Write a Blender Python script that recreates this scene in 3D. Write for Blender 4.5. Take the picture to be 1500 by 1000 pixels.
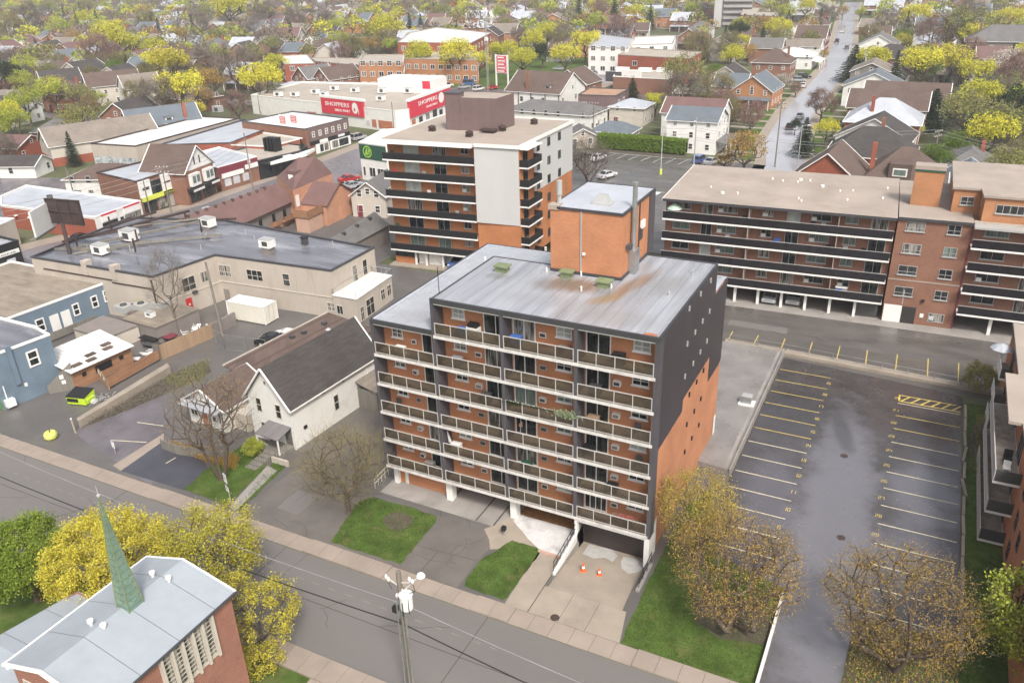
import bpy, math, random, numpy as np
from mathutils import Matrix, Vector
for o in list(bpy.data.objects): bpy.data.objects.remove(o)
scene=bpy.context.scene; col=scene.collection
R=math.radians
# ---------- camera ----------
cam=bpy.data.cameras.new('camera'); co=bpy.data.objects.new('camera',cam); col.objects.link(co)
co.matrix_world=Matrix(((0.893773,-0.169257,0.415356,37.298941),(0.447587,0.396232,-0.801665,-47.981820),(-0.028890,0.902415,0.429899,42.155086),(0,0,0,1)))
cam.sensor_width=36; cam.lens=29.1125; cam.clip_end=6000; cam.clip_start=.5
scene.camera=co
scene.render.resolution_x=1024; scene.render.resolution_y=682
# ---------- sky, sun ----------
w=bpy.data.worlds.new('World'); scene.world=w; w.use_nodes=True
nt=w.node_tree; bg=nt.nodes['Background']
sky=nt.nodes.new('ShaderNodeTexSky'); sky.sky_type='NISHITA'; sky.sun_disc=False
SUN_EL,SUN_AZ=50,136   # azimuth clockwise from +Y
sky.sun_elevation=R(SUN_EL); sky.sun_rotation=R(SUN_AZ); sky.air_density=1.0; sky.dust_density=6; sky.ozone_density=1.0
hs=nt.nodes.new('ShaderNodeHueSaturation'); hs.inputs['Saturation'].default_value=.45
nt.links.new(sky.outputs[0],hs.inputs['Color']); nt.links.new(hs.outputs[0],bg.inputs[0]); bg.inputs[1].default_value=.132
sl=bpy.data.lights.new('sun','SUN'); sl.energy=2.0; sl.angle=R(10); sl.color=(1,.95,.88)
so=bpy.data.objects.new('sun',sl); col.objects.link(so)
d=Vector((math.sin(R(SUN_AZ))*math.cos(R(SUN_EL)),math.cos(R(SUN_AZ))*math.cos(R(SUN_EL)),math.sin(R(SUN_EL))))
so.rotation_euler=d.to_track_quat('Z','Y').to_euler(); so.location=(0,-50,120)
scene.view_settings.view_transform='Standard'; scene.view_settings.look='None'; scene.view_settings.exposure=.72; scene.view_settings.gamma=1
# ---------- materials ----------
MATS={}
def newmat(n):
    m=bpy.data.materials.new(n); m.use_nodes=True; t=m.node_tree; MATS[n]=m
    return m,t,t.nodes['Principled BSDF']
def nd(t,ty,**k):
    n=t.nodes.new(ty)
    for a,b in k.items(): setattr(n,a,b)
    return n
def ramp(t,src,p0,p1,c0=(0,0,0,1),c1=(1,1,1,1)):
    r=nd(t,'ShaderNodeValToRGB'); e=r.color_ramp.elements; e[0].position=p0; e[1].position=p1; e[0].color=c0; e[1].color=c1
    t.links.new(src,r.inputs[0]); return r.outputs[0]
def mixc(t,fac,a,b,mode='MIX'):
    m=nd(t,'ShaderNodeMix',data_type='RGBA',blend_type=mode)
    for s,v in ((m.inputs[0],fac),(m.inputs[6],a),(m.inputs[7],b)):
        if hasattr(v,'links'): t.links.new(v,s)
        else: s.default_value=v if not isinstance(v,tuple) or len(v)==4 else (*v,1)
    return m.outputs[2]
def coords(t,scale=(1,1,1),geo=False):
    c=nd(t,'ShaderNodeTexCoord') if not geo else nd(t,'ShaderNodeNewGeometry')
    mp=nd(t,'ShaderNodeMapping'); mp.inputs['Scale'].default_value=scale
    t.links.new(c.outputs['Position' if geo else 'Object'],mp.inputs[0]); return mp.outputs[0]
def noise(t,vec,scale,detail=4,rough=.6):
    n=nd(t,'ShaderNodeTexNoise'); n.inputs['Scale'].default_value=scale; n.inputs['Detail'].default_value=detail; n.inputs['Roughness'].default_value=rough
    t.links.new(vec,n.inputs['Vector']); return n.outputs['Fac']
def sc(c,k): return tuple(min(1,x*k) for x in c)
def mat(n,c,rough=.7,var=.18,scale=.6,fine=.1,fscale=9,metal=0,stretch=(1,1,1),rvar=0,spec=.5,bump=0,stain=None,stainamt=.5,geo=False,rnd=0):
    """painted or mineral surface: broad blotches plus fine grain; rvar = wetness variation of the gloss; stain = second colour in patches"""
    m,t,b=newmat(n); v=coords(t,stretch,geo)
    n1=noise(t,v,scale); cc=mixc(t,ramp(t,n1,.3,.7),sc(c,1-var),sc(c,1+var))
    if fine:
        n2=noise(t,v,fscale,3); cc=mixc(t,1.0,cc,ramp(t,n2,.25,.75,(1-fine,)*3+(1,),(1,1,1,1)),'MULTIPLY')
    if stain:
        n3=noise(t,v,scale*.7+.013,6,.7); cc=mixc(t,ramp(t,n3,.52,.72,(0,0,0,1),(stainamt,)*3+(1,)),cc,stain)
    if rnd:
        oi=nd(t,'ShaderNodeObjectInfo'); cc=mixc(t,1.0,cc,ramp(t,oi.outputs['Random'],0,1,(1-rnd,)*3+(1,),(1,1,1,1)),'MULTIPLY')
    t.links.new(cc,b.inputs['Base Color'])
    if rvar:
        n4=noise(t,v,scale*.8,5); t.links.new(ramp(t,n4,.35,.65,(max(.03,rough-rvar),)*3+(1,),(rough,)*3+(1,)),b.inputs['Roughness'])
    else: b.inputs['Roughness'].default_value=rough
    b.inputs['Metallic'].default_value=metal; b.inputs['Specular IOR Level'].default_value=spec
    if bump:
        bp=nd(t,'ShaderNodeBump'); bp.inputs['Strength'].default_value=bump; bp.inputs['Distance'].default_value=.05
        t.links.new(noise(t,v,fscale,4),bp.inputs['Height']); t.links.new(bp.outputs[0],b.inputs['Normal'])
    return m
def brick(n,c,c2,mortar,var=.15,bw=.3,rh=.085,ms=.008,mortarmix=1,rough=.85,stain=None,stainamt=.4):
    m,t,b=newmat(n); tc=nd(t,'ShaderNodeTexCoord'); s=nd(t,'ShaderNodeSeparateXYZ'); t.links.new(tc.outputs['Object'],s.inputs[0])
    a=nd(t,'ShaderNodeMath',operation='ADD'); t.links.new(s.outputs[0],a.inputs[0]); t.links.new(s.outputs[1],a.inputs[1])
    k=nd(t,'ShaderNodeCombineXYZ'); t.links.new(a.outputs[0],k.inputs[0]); t.links.new(s.outputs[2],k.inputs[1])
    br=nd(t,'ShaderNodeTexBrick'); br.inputs['Scale'].default_value=1; br.inputs['Brick Width'].default_value=bw; br.inputs['Row Height'].default_value=rh
    br.inputs['Mortar Size'].default_value=ms; br.inputs['Color1'].default_value=(*c,1); br.inputs['Color2'].default_value=(*c2,1); br.inputs['Mortar'].default_value=(*mortar,1)
    t.links.new(k.outputs[0],br.inputs['Vector']); v=coords(t)
    n1=noise(t,v,.35,5); cc=mixc(t,1.0,br.outputs[0],ramp(t,n1,.3,.7,(1-var*1.6,)*3+(1,),(1,1,1,1)),'MULTIPLY')
    if stain: cc=mixc(t,ramp(t,noise(t,coords(t,(.9,.9,.25)),.8,6,.7),.5,.75,(0,0,0,1),(stainamt,)*3+(1,)),cc,stain)
    t.links.new(cc,b.inputs['Base Color']); b.inputs['Roughness'].default_value=rough; b.inputs['Specular IOR Level'].default_value=.25
    return m
def rows(n,c,dark,axis,pitch,width=.06,rough=.6,var=.12,rvar=0,stain=None,stainamt=.5,bump=True,streak=None):
    """seamed or boarded surface: thin darker lines every pitch metres along an axis"""
    m,t,b=newmat(n); tc=nd(t,'ShaderNodeTexCoord'); s=nd(t,'ShaderNodeSeparateXYZ'); t.links.new(tc.outputs['Object'],s.inputs[0])
    md=nd(t,'ShaderNodeMath',operation='DIVIDE'); md.inputs[1].default_value=pitch
    if axis=='XY':
        a=nd(t,'ShaderNodeMath',operation='ADD'); t.links.new(s.outputs[0],a.inputs[0]); t.links.new(s.outputs[1],a.inputs[1]); src=a.outputs[0]
    else: src=s.outputs['XYZ'.index(axis)]
    t.links.new(src,md.inputs[0]); fr=nd(t,'ShaderNodeMath',operation='FRACT'); t.links.new(md.outputs[0],fr.inputs[0])
    lt=nd(t,'ShaderNodeMath',operation='LESS_THAN'); lt.inputs[1].default_value=width/pitch; t.links.new(fr.outputs[0],lt.inputs[0])
    fl=nd(t,'ShaderNodeMath',operation='FLOOR'); t.links.new(md.outputs[0],fl.inputs[0]); wn=nd(t,'ShaderNodeTexWhiteNoise',noise_dimensions='1D'); t.links.new(fl.outputs[0],wn.inputs['W'])
    st=streak or (1,1,1); v=coords(t,st)
    cc=mixc(t,ramp(t,noise(t,v,.7,6,.65),.3,.7),sc(c,1-var),sc(c,1+var))
    cc=mixc(t,1.0,cc,ramp(t,wn.outputs[0],0,1,(1-var*.7,)*3+(1,),(1,1,1,1)),'MULTIPLY')
    if stain: cc=mixc(t,ramp(t,noise(t,v,.45,6,.7),.52,.75,(0,0,0,1),(stainamt,)*3+(1,)),cc,stain)
    cc=mixc(t,lt.outputs[0],cc,dark); t.links.new(cc,b.inputs['Base Color'])
    b.inputs['Roughness'].default_value=rough
    if rvar: t.links.new(ramp(t,noise(t,v,.5,5),.35,.65,(max(.05,rough-rvar),)*3+(1,),(rough,)*3+(1,)),b.inputs['Roughness'])
    if bump:
        bp=nd(t,'ShaderNodeBump'); bp.inputs['Strength'].default_value=.4; bp.inputs['Distance'].default_value=.04; t.links.new(lt.outputs[0],bp.inputs['Height']); t.links.new(bp.outputs[0],b.inputs['Normal'])
    return m
def spots(n,c,places,rough=.4,rvar=.25,seam=None,streak=(1,1,1),var=.12,nscale=1.1):
    """flat surface with local patches: places = (x,y,rx,ry,colour,strength,angle) in object metres"""
    m=mat(n,c,rough,var,.5,.06,7,rvar=rvar,stretch=streak); t=m.node_tree; b=t.nodes['Principled BSDF']
    src=b.inputs['Base Color'].links[0].from_socket; tc=nd(t,'ShaderNodeTexCoord'); nf=nd(t,'ShaderNodeTexNoise'); nf.inputs['Scale'].default_value=nscale; nf.inputs['Detail'].default_value=7; nf.inputs['Roughness'].default_value=.7
    mp0=nd(t,'ShaderNodeMapping'); mp0.inputs['Scale'].default_value=streak; t.links.new(tc.outputs['Object'],mp0.inputs[0]); t.links.new(mp0.outputs[0],nf.inputs['Vector'])
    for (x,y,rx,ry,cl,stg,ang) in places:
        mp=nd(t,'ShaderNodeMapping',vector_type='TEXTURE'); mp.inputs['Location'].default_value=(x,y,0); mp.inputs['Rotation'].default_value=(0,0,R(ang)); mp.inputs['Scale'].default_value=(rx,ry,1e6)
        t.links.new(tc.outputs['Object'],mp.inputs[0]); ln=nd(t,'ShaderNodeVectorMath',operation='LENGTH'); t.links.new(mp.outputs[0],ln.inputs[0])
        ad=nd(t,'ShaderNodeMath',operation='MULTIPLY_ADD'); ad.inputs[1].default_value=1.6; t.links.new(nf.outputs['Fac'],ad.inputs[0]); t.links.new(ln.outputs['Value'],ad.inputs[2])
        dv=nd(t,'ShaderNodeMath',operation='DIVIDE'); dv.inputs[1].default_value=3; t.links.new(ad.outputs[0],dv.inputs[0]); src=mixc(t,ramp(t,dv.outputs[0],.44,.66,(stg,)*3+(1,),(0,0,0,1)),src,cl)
    if seam:
        s=nd(t,'ShaderNodeSeparateXYZ'); t.links.new(tc.outputs['Object'],s.inputs[0])
        for ax,pitch,wd,dk in seam:
            md=nd(t,'ShaderNodeMath',operation='DIVIDE'); md.inputs[1].default_value=pitch; t.links.new(s.outputs['XY'.index(ax)],md.inputs[0])
            fr=nd(t,'ShaderNodeMath',operation='FRACT'); t.links.new(md.outputs[0],fr.inputs[0]); lt=nd(t,'ShaderNodeMath',operation='LESS_THAN'); lt.inputs[1].default_value=wd/pitch; t.links.new(fr.outputs[0],lt.inputs[0])
            mu=nd(t,'ShaderNodeMath',operation='MULTIPLY'); mu.inputs[1].default_value=dk; t.links.new(lt.outputs[0],mu.inputs[0]); src=mixc(t,mu.outputs[0],src,(.08,.08,.08))
    t.links.new(src,b.inputs['Base Color']); return m
def leafmat(n,c,c2,tr=.3,rnd=.25):
    m,t,b=newmat(n); t.nodes.remove(b); out=t.nodes['Material Output']
    g=nd(t,'ShaderNodeNewGeometry'); oi=nd(t,'ShaderNodeObjectInfo')
    cc=mixc(t,g.outputs['Random Per Island'],c,c2); cc=mixc(t,1.0,cc,ramp(t,oi.outputs['Random'],0,1,(1-rnd,1-rnd*.8,1-rnd,1),(1,1,1,1)),'MULTIPLY')
    d=nd(t,'ShaderNodeBsdfDiffuse'); tl=nd(t,'ShaderNodeBsdfTranslucent'); mx=nd(t,'ShaderNodeMixShader'); mx.inputs[0].default_value=tr
    t.links.new(cc,d.inputs[0]); t.links.new(cc,tl.inputs[0]); t.links.new(d.outputs[0],mx.inputs[1]); t.links.new(tl.outputs[0],mx.inputs[2]); t.links.new(mx.outputs[0],out.inputs[0]); return m
def glass(n,c,alpha=.5,rough=.08):
    m,t,b=newmat(n); out=t.nodes['Material Output']; v=coords(t); b.inputs['Roughness'].default_value=rough
    t.links.new(mixc(t,ramp(t,noise(t,v,1.2),.35,.65),sc(c,.7),sc(c,1.4)),b.inputs['Base Color'])
    tr=nd(t,'ShaderNodeBsdfTransparent'); tr.inputs[0].default_value=(.75,.68,.58,1); mx=nd(t,'ShaderNodeMixShader'); mx.inputs[0].default_value=alpha
    t.links.new(tr.outputs[0],mx.inputs[1]); t.links.new(b.outputs[0],mx.inputs[2]); t.links.new(mx.outputs[0],out.inputs[0]); return m
def pane(n,c,c2,rough=.06,vert=3):
    """window glass with whatever hangs behind it"""
    m,t,b=newmat(n); v=coords(t,(vert,vert,.35)); t.links.new(mixc(t,ramp(t,noise(t,v,1.3,3),.42,.58),c,c2),b.inputs['Base Color']); b.inputs['Roughness'].default_value=rough; b.inputs['Specular IOR Level'].default_value=.6; return m
M={}
def reg(k,m): M[k]=m; return m
reg('orange_brick',brick('orange_brick',(.47,.20,.10),(.53,.238,.122),(.44,.225,.135),stain=(.30,.12,.065),stainamt=.3))
reg('brown_brick',brick('brown_brick',(.235,.115,.078),(.28,.142,.095),(.22,.125,.09)))
reg('tan_brick',brick('tan_brick',(.40,.19,.09),(.45,.22,.11),(.36,.18,.10)))
reg('church_brick',brick('church_brick',(.27,.085,.05),(.35,.12,.07),(.36,.25,.2),ms=.014))
reg('red_brick',brick('red_brick',(.30,.08,.05),(.36,.11,.06),(.28,.12,.09)))
reg('dark_clad',rows('dark_cladding',(.045,.039,.044),(.026,.022,.026),'XY',1.2,.03,.45,.12,streak=(1,1,.2)))
reg('fin',mat('dark_fin',(.075,.07,.08),.5,.12))
reg('roof_metal',spots('wet_grey_roof',(.295,.305,.33),[(14.6,6.7,2.6,1.5,(.15,.095,.05),.8,0),(12.6,6.2,1.6,1.6,(.16,.14,.12),.7,0),(18.6,8.4,.8,4.0,(.20,.11,.045),.65,-14),(17.6,5.0,.7,1.6,(.24,.17,.08),.6,-40),(21.2,9.4,1.6,2.4,(.2,.19,.18),.6,0),(8,6.2,.9,.8,(.17,.17,.18),.7,0),(13.5,3.0,4,1.3,(.24,.24,.25),.5,0),(19.5,2.2,3,1.4,(.23,.23,.23),.5,0)],.38,.22,[('X',.92,.05,.5)],(2.2,.16,1),.26))
reg('roof_low',spots('grey_membrane_roof',(.34,.355,.38),[(3,2,2,2,(.27,.27,.28),.6,0)],.4,.2))
reg('roof_edge',mat('dark_roof_edge',(.05,.05,.055),.5))
reg('white',mat('white_paint',(.72,.71,.68),.6,.05,.8,.05,stain=(.5,.46,.4),stainamt=.25))
reg('slab_white',mat('worn_white_slab',(.60,.585,.56),.75,.1,1.5,.1,stain=(.28,.26,.24),stainamt=.7))
reg('slab_floor',mat('balcony_floor',(.33,.29,.24),.8,.3,1.2,.1,stain=(.16,.12,.09),stainamt=.6))
reg('railing_white',mat('pale_railing_metal',(.47,.455,.435),.45,.05))
reg('smoked',glass('smoked_glass',(.085,.072,.058),.5))
reg('dark_rail',mat('black_balcony_panel',(.018,.017,.02),.25,.3,1.2))
reg('frame_white',mat('window_frame_white',(.68,.67,.65),.5,.04))
reg('frame_dark',mat('window_frame_dark',(.06,.06,.06),.5,.04))
reg('frame_alu',mat('window_frame_grey',(.35,.35,.34),.4,.05))
reg('pane0',pane('dark_glass',(.012,.014,.016),(.035,.04,.04)))
reg('pane1',pane('curtained_glass',(.05,.05,.045),(.30,.28,.25),.15))
reg('pane2',pane('pale_blind',(.33,.35,.33),(.45,.46,.43),.2,1))
reg('pane3',pane('green_curtain',(.10,.13,.11),(.17,.21,.19),.15))
reg('asphalt',mat('asphalt',(.118,.109,.103),.62,.16,.16,.16,14,rvar=.3,stain=(.07,.068,.07),stainamt=.6,geo=True,stretch=(1,1,1)))
reg('asphalt_road',mat('road_asphalt',(.162,.149,.14),.6,.09,.09,.12,12,rvar=.2,geo=True,stain=(.14,.125,.118),stainamt=.4,stretch=(.35,1.6,1)))
reg('asphalt_wet_sheen',spots('wet_dark_asphalt',(.058,.052,.052),[(35.4,6,3.6,22,(.15,.147,.162),1,3),(35.2,16,2.6,13,(.135,.132,.147),.9,3),(29.5,28,3,5,(.045,.042,.045),.7,0),(41.2,29,3.0,2.6,(.03,.028,.03),.8,0),(41.3,18,3.2,5,(.125,.122,.138),.9,0),(40.8,9,3,5,(.115,.112,.128),.8,0),(29.8,12,2.8,8,(.11,.107,.125),.7,0),(34.2,25,.9,4,(.05,.047,.048),.7,14)],.32,.25,None,(1,1,1),.2,.3))  # pale lavender patches: sky reflection on the wet lot, painted into the colour
M['asphalt_wet_sheen'].node_tree.nodes['Principled BSDF'].inputs['Specular IOR Level'].default_value=.85
reg('asphalt_purple',mat('damp_purple_asphalt',(.125,.112,.12),.5,.25,.3,.12,12,rvar=.25,geo=True,stain=(.2,.17,.165),stainamt=.6))
reg('asphalt_dark',mat('new_dark_asphalt',(.06,.06,.072),.5,.15,.4,.12,12,rvar=.2,geo=True))
reg('asphalt_lane',mat('lane_asphalt',(.112,.103,.095),.5,.22,.22,.14,12,rvar=.28,geo=True,stretch=(.5,1.6,1),stain=(.06,.058,.056),stainamt=.75))
reg('asphalt_drive',mat('old_drive_asphalt',(.135,.12,.108),.7,.14,.5,.18,12,geo=True,stain=(.085,.08,.075),stainamt=.55))
reg('concrete',mat('concrete_paving',(.30,.255,.205),.8,.12,.5,.15,16,geo=True,stain=(.2,.165,.13),stainamt=.6))
reg('concrete_light',mat('worn_marble_paving',(.55,.54,.53),.5,.15,.9,.1,geo=True,stain=(.22,.21,.19),stainamt=.75))
reg('concrete_grey',mat('grey_concrete',(.27,.25,.23),.75,.15,.5,.12,geo=True,stain=(.14,.13,.12),stainamt=.5))
reg('podium',mat('wet_grey_slab',(.22,.205,.195),.5,.18,.35,.12,rvar=.3,geo=True,stain=(.12,.11,.10),stainamt=.7))
reg('sidewalk',mat('sidewalk_concrete',(.285,.235,.195),.8,.1,.4,.12,14,geo=True,stain=(.2,.165,.14),stainamt=.5))
reg('kerb',mat('kerb_concrete',(.3,.25,.21),.8,.1))
reg('joint',mat('joint_dirt',(.07,.06,.05),.9))
reg('grass',mat('lawn_grass',(.082,.128,.03),.95,.35,.7,.4,22,geo=True,stain=(.16,.14,.06),stainamt=.75,bump=.8,spec=.1))
reg('ground',mat('suburb_ground',(.105,.115,.06),.95,.35,.05,.3,.9,geo=True,stain=(.14,.12,.095),stainamt=.8,spec=.1))
reg('dirt',mat('bare_soil',(.095,.078,.055),.95,.3,.8,.3,12,geo=True,bump=.5))
reg('mulch',mat('brown_mat',(.24,.12,.045),.95,.3,2.5,.3,9))
reg('yellow',mat('yellow_line_paint',(.62,.47,.12),.7,.15,1.5,.3,8,geo=True))
reg('pale_line',mat('worn_pale_line_paint',(.66,.60,.42),.7,.15,1.5,.3,8,geo=True))
reg('white_line',mat('white_line_paint',(.62,.62,.6),.7,.15,1.5,.3,8,geo=True))
reg('tan_roof',mat('tan_gravel_roof',(.325,.275,.235),.9,.13,.25,.12,14,stain=(.2,.155,.12),stainamt=.5))
reg('tan_roof2',mat('beige_gravel_roof',(.335,.285,.24),.9,.1,.25,.12,14,stain=(.27,.22,.18),stainamt=.4))
reg('gravel_roof',mat('weathered_gravel_roof',(.25,.21,.165),.9,.25,.6,.2,9,stretch=(.6,1.8,1),stain=(.13,.1,.08),stainamt=.6))
reg('wet_roof',mat('wet_purple_membrane_roof',(.15,.15,.17),.34,.3,.35,.1,6,rvar=.25,stretch=(.3,1.4,1),stain=(.38,.38,.41),stainamt=.8))  # pale second colour paints reflection streaks onto the wet membrane
reg('pale_roof',mat('pale_membrane_roof',(.40,.42,.46),.45,.12,.3,.06,rvar=.15,stain=(.3,.31,.33),stainamt=.5))
reg('white_roof',mat('white_membrane_roof',(.66,.66,.63),.5,.1,.3,.06,stain=(.42,.42,.38),stainamt=.6,rvar=.2))
reg('beige_roof',mat('beige_flat_roof',(.36,.32,.27),.85,.12,.3,.1,stain=(.25,.22,.2),stainamt=.5))
reg('church_roof',rows('grey_church_roof',(.30,.33,.36),(.16,.17,.18),'Y',2.6,.05,.45,.07,rvar=.15))
reg('copper',rows('green_copper',(.165,.255,.20),(.09,.14,.11),'Z',.45,.06,.55,.25,stain=(.10,.15,.12),stainamt=.7))
reg('stucco',mat('beige_stucco',(.42,.37,.315),.85,.07,.5,.06,stretch=(1,1,.3),stain=(.29,.25,.21),stainamt=.6))
reg('stucco_dark',mat('grey_brown_wall',(.2,.175,.16),.85,.1,.6))
reg('taupe',rows('taupe_metal_cladding',(.155,.105,.10),(.10,.07,.068),'XY',1.1,.04,.55,.08))
reg('grey_clad',mat('pale_grey_cladding',(.48,.48,.465),.6,.04,.3,.04,stretch=(1,1,.3)))
reg('blue_wall',mat('slate_blue_wall',(.135,.185,.235),.8,.12,.5,.08,stain=(.085,.12,.16),stainamt=.5))
reg('white_wall',mat('white_painted_wall',(.66,.65,.61),.8,.05,.6,.06,stain=(.42,.39,.35),stainamt=.5))
reg('cream_wall',mat('cream_siding',(.50,.455,.39),.8,.06,.6,.06,stain=(.4,.36,.3),stainamt=.4))
reg('shingle_dark',brick('dark_shingle',(.062,.056,.054),(.082,.074,.07),(.045,.04,.04),bw=.9,rh=.16,ms=.012,rough=.9))
reg('shingle_brown',brick('brown_shingle',(.115,.082,.068),(.14,.10,.085),(.09,.065,.055),bw=.9,rh=.16,ms=.012,rough=.9))
reg('shingle_grey',brick('grey_shingle',(.145,.14,.135),(.175,.17,.165),(.115,.11,.108),bw=.9,rh=.16,ms=.012,rough=.85))
reg('shingle_tan',brick('tan_shingle',(.21,.18,.155),(.25,.215,.18),(.18,.15,.13),bw=.9,rh=.16,ms=.012,rough=.9))
reg('shingle_red',mat('maroon_shingle',(.145,.082,.075),.85,.12,.5,.1))
reg('shingle_slate',mat('blue_grey_shingle',(.115,.135,.155),.8,.12,.5,.1))
reg('orange_wall',mat('orange_stucco',(.46,.24,.15),.85,.1,.6,.05))
reg('pink_wall',mat('pale_terracotta_wall',(.45,.29,.22),.85,.08,.6,.05))
reg('wood_grey',rows('weathered_boards',(.19,.175,.15),(.09,.08,.07),'XY',.3,.04,.85,.2,streak=(1,1,.2)))
reg('wood',rows('cedar_boards',(.33,.225,.14),(.17,.11,.07),'XY',.18,.025,.85,.2,streak=(1,1,.2)))
reg('wood_h',rows('stained_boards',(.31,.165,.09),(.13,.06,.03),'Z',.2,.03,.85,.2))
reg('deck',rows('grey_porch_boards',(.17,.16,.16),(.09,.085,.085),'X',.3,.03,.8,.15))
reg('pole_wood',mat('weathered_pole_wood',(.19,.165,.14),.9,.2,1,.2,stretch=(6,6,.5)))
reg('bark',mat('bark',(.105,.078,.058),.95,.25,2,.3,stretch=(4,4,.6)))
reg('bark_grey',mat('grey_bark',(.16,.135,.11),.95,.25,2,.3,stretch=(4,4,.6)))
reg('galv',mat('galvanised_metal',(.36,.37,.37),.35,.15,1.5,.05,metal=.6))
reg('steel_grey',mat('grey_steel',(.42,.42,.41),.45,.06,metal=.2))
reg('rust_black',mat('dark_rusty_steel',(.05,.032,.028),.7,.3,1))
reg('green_vent',mat('faded_green_metal',(.17,.21,.11),.6,.2,2))
reg('black',mat('black_paint',(.014,.014,.015),.5,.2))
reg('rubber',mat('tyre_rubber',(.015,.015,.015),.8))
reg('red',mat('sign_red',(.56,.035,.06),.5,.05))
reg('maroon',mat('maroon_wall',(.17,.03,.045),.7,.1))
reg('door_red',mat('door_red',(.52,.03,.03),.5,.05))
reg('green_dark',mat('dark_green_sign',(.02,.075,.045),.5,.05))
reg('green_lime',mat('lime_green_paint',(.50,.68,.04),.45,.08,1.5,.06,stain=(.35,.5,.03),stainamt=.4))
reg('emblem_green',mat('light_green_emblem',(.30,.52,.06),.5,.03))
reg('planter',mat('yellow_green_planter',(.55,.58,.14),.6,.1))
reg('signyellow',mat('sign_yellow_green',(.62,.68,.10),.5,.04))
reg('cone',mat('cone_orange',(.80,.13,.03),.5,.04))
reg('garage_dark',rows('dark_garage_door',(.042,.03,.028),(.02,.015,.014),'Z',.35,.04,.5,.1))
reg('black_trim',mat('black_shopfront',(.02,.02,.022),.4,.2))
reg('screen',mat('pale_screen',(.5,.5,.52),.5))
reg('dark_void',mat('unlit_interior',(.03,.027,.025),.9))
reg('wire',mat('cable_black',(.03,.03,.03),.6))
reg('wire_pale',mat('cable_pale',(.28,.28,.28),.5))
reg('graffiti',mat('graffiti_wall',(.42,.45,.46),.7,.6,1.4,.3,3,stain=(.03,.04,.07),stainamt=.95))
reg('mural',mat('mural_paint',(.12,.25,.10),.7,.5,.8,.2,3,stain=(.45,.5,.1),stainamt=.8))
reg('cloth_blue',mat('blue_cloth',(.05,.13,.4),.8)); reg('cloth_grey',mat('grey_cloth',(.25,.25,.27),.8)); reg('canvas',mat('pale_canvas',(.6,.6,.58),.8,.06))
reg('terracotta',mat('terracotta',(.4,.15,.08),.8))
for k,c,c2 in (('leaf_yellow',(.53,.50,.05),(.74,.68,.10)),('leaf_lime',(.36,.40,.06),(.53,.55,.11)),('leaf_olive',(.23,.235,.085),(.38,.36,.13)),('leaf_orange',(.33,.20,.055),(.55,.37,.11)),
               ('leaf_green',(.12,.19,.03),(.22,.30,.05)),('leaf_dark',(.022,.04,.018),(.05,.07,.03)),('leaf_conifer',(.025,.042,.025),(.06,.085,.045)),('leaf_white',(.45,.38,.34),(.62,.55,.50)),
               ('leaf_pink',(.24,.145,.125),(.36,.235,.20)),('twig',(.16,.13,.108),(.31,.26,.22)),('twig_yellow',(.19,.16,.08),(.33,.28,.13)),('leaf_gold',(.50,.43,.045),(.70,.61,.11))):
    reg(k,leafmat(k,c,c2))
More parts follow.
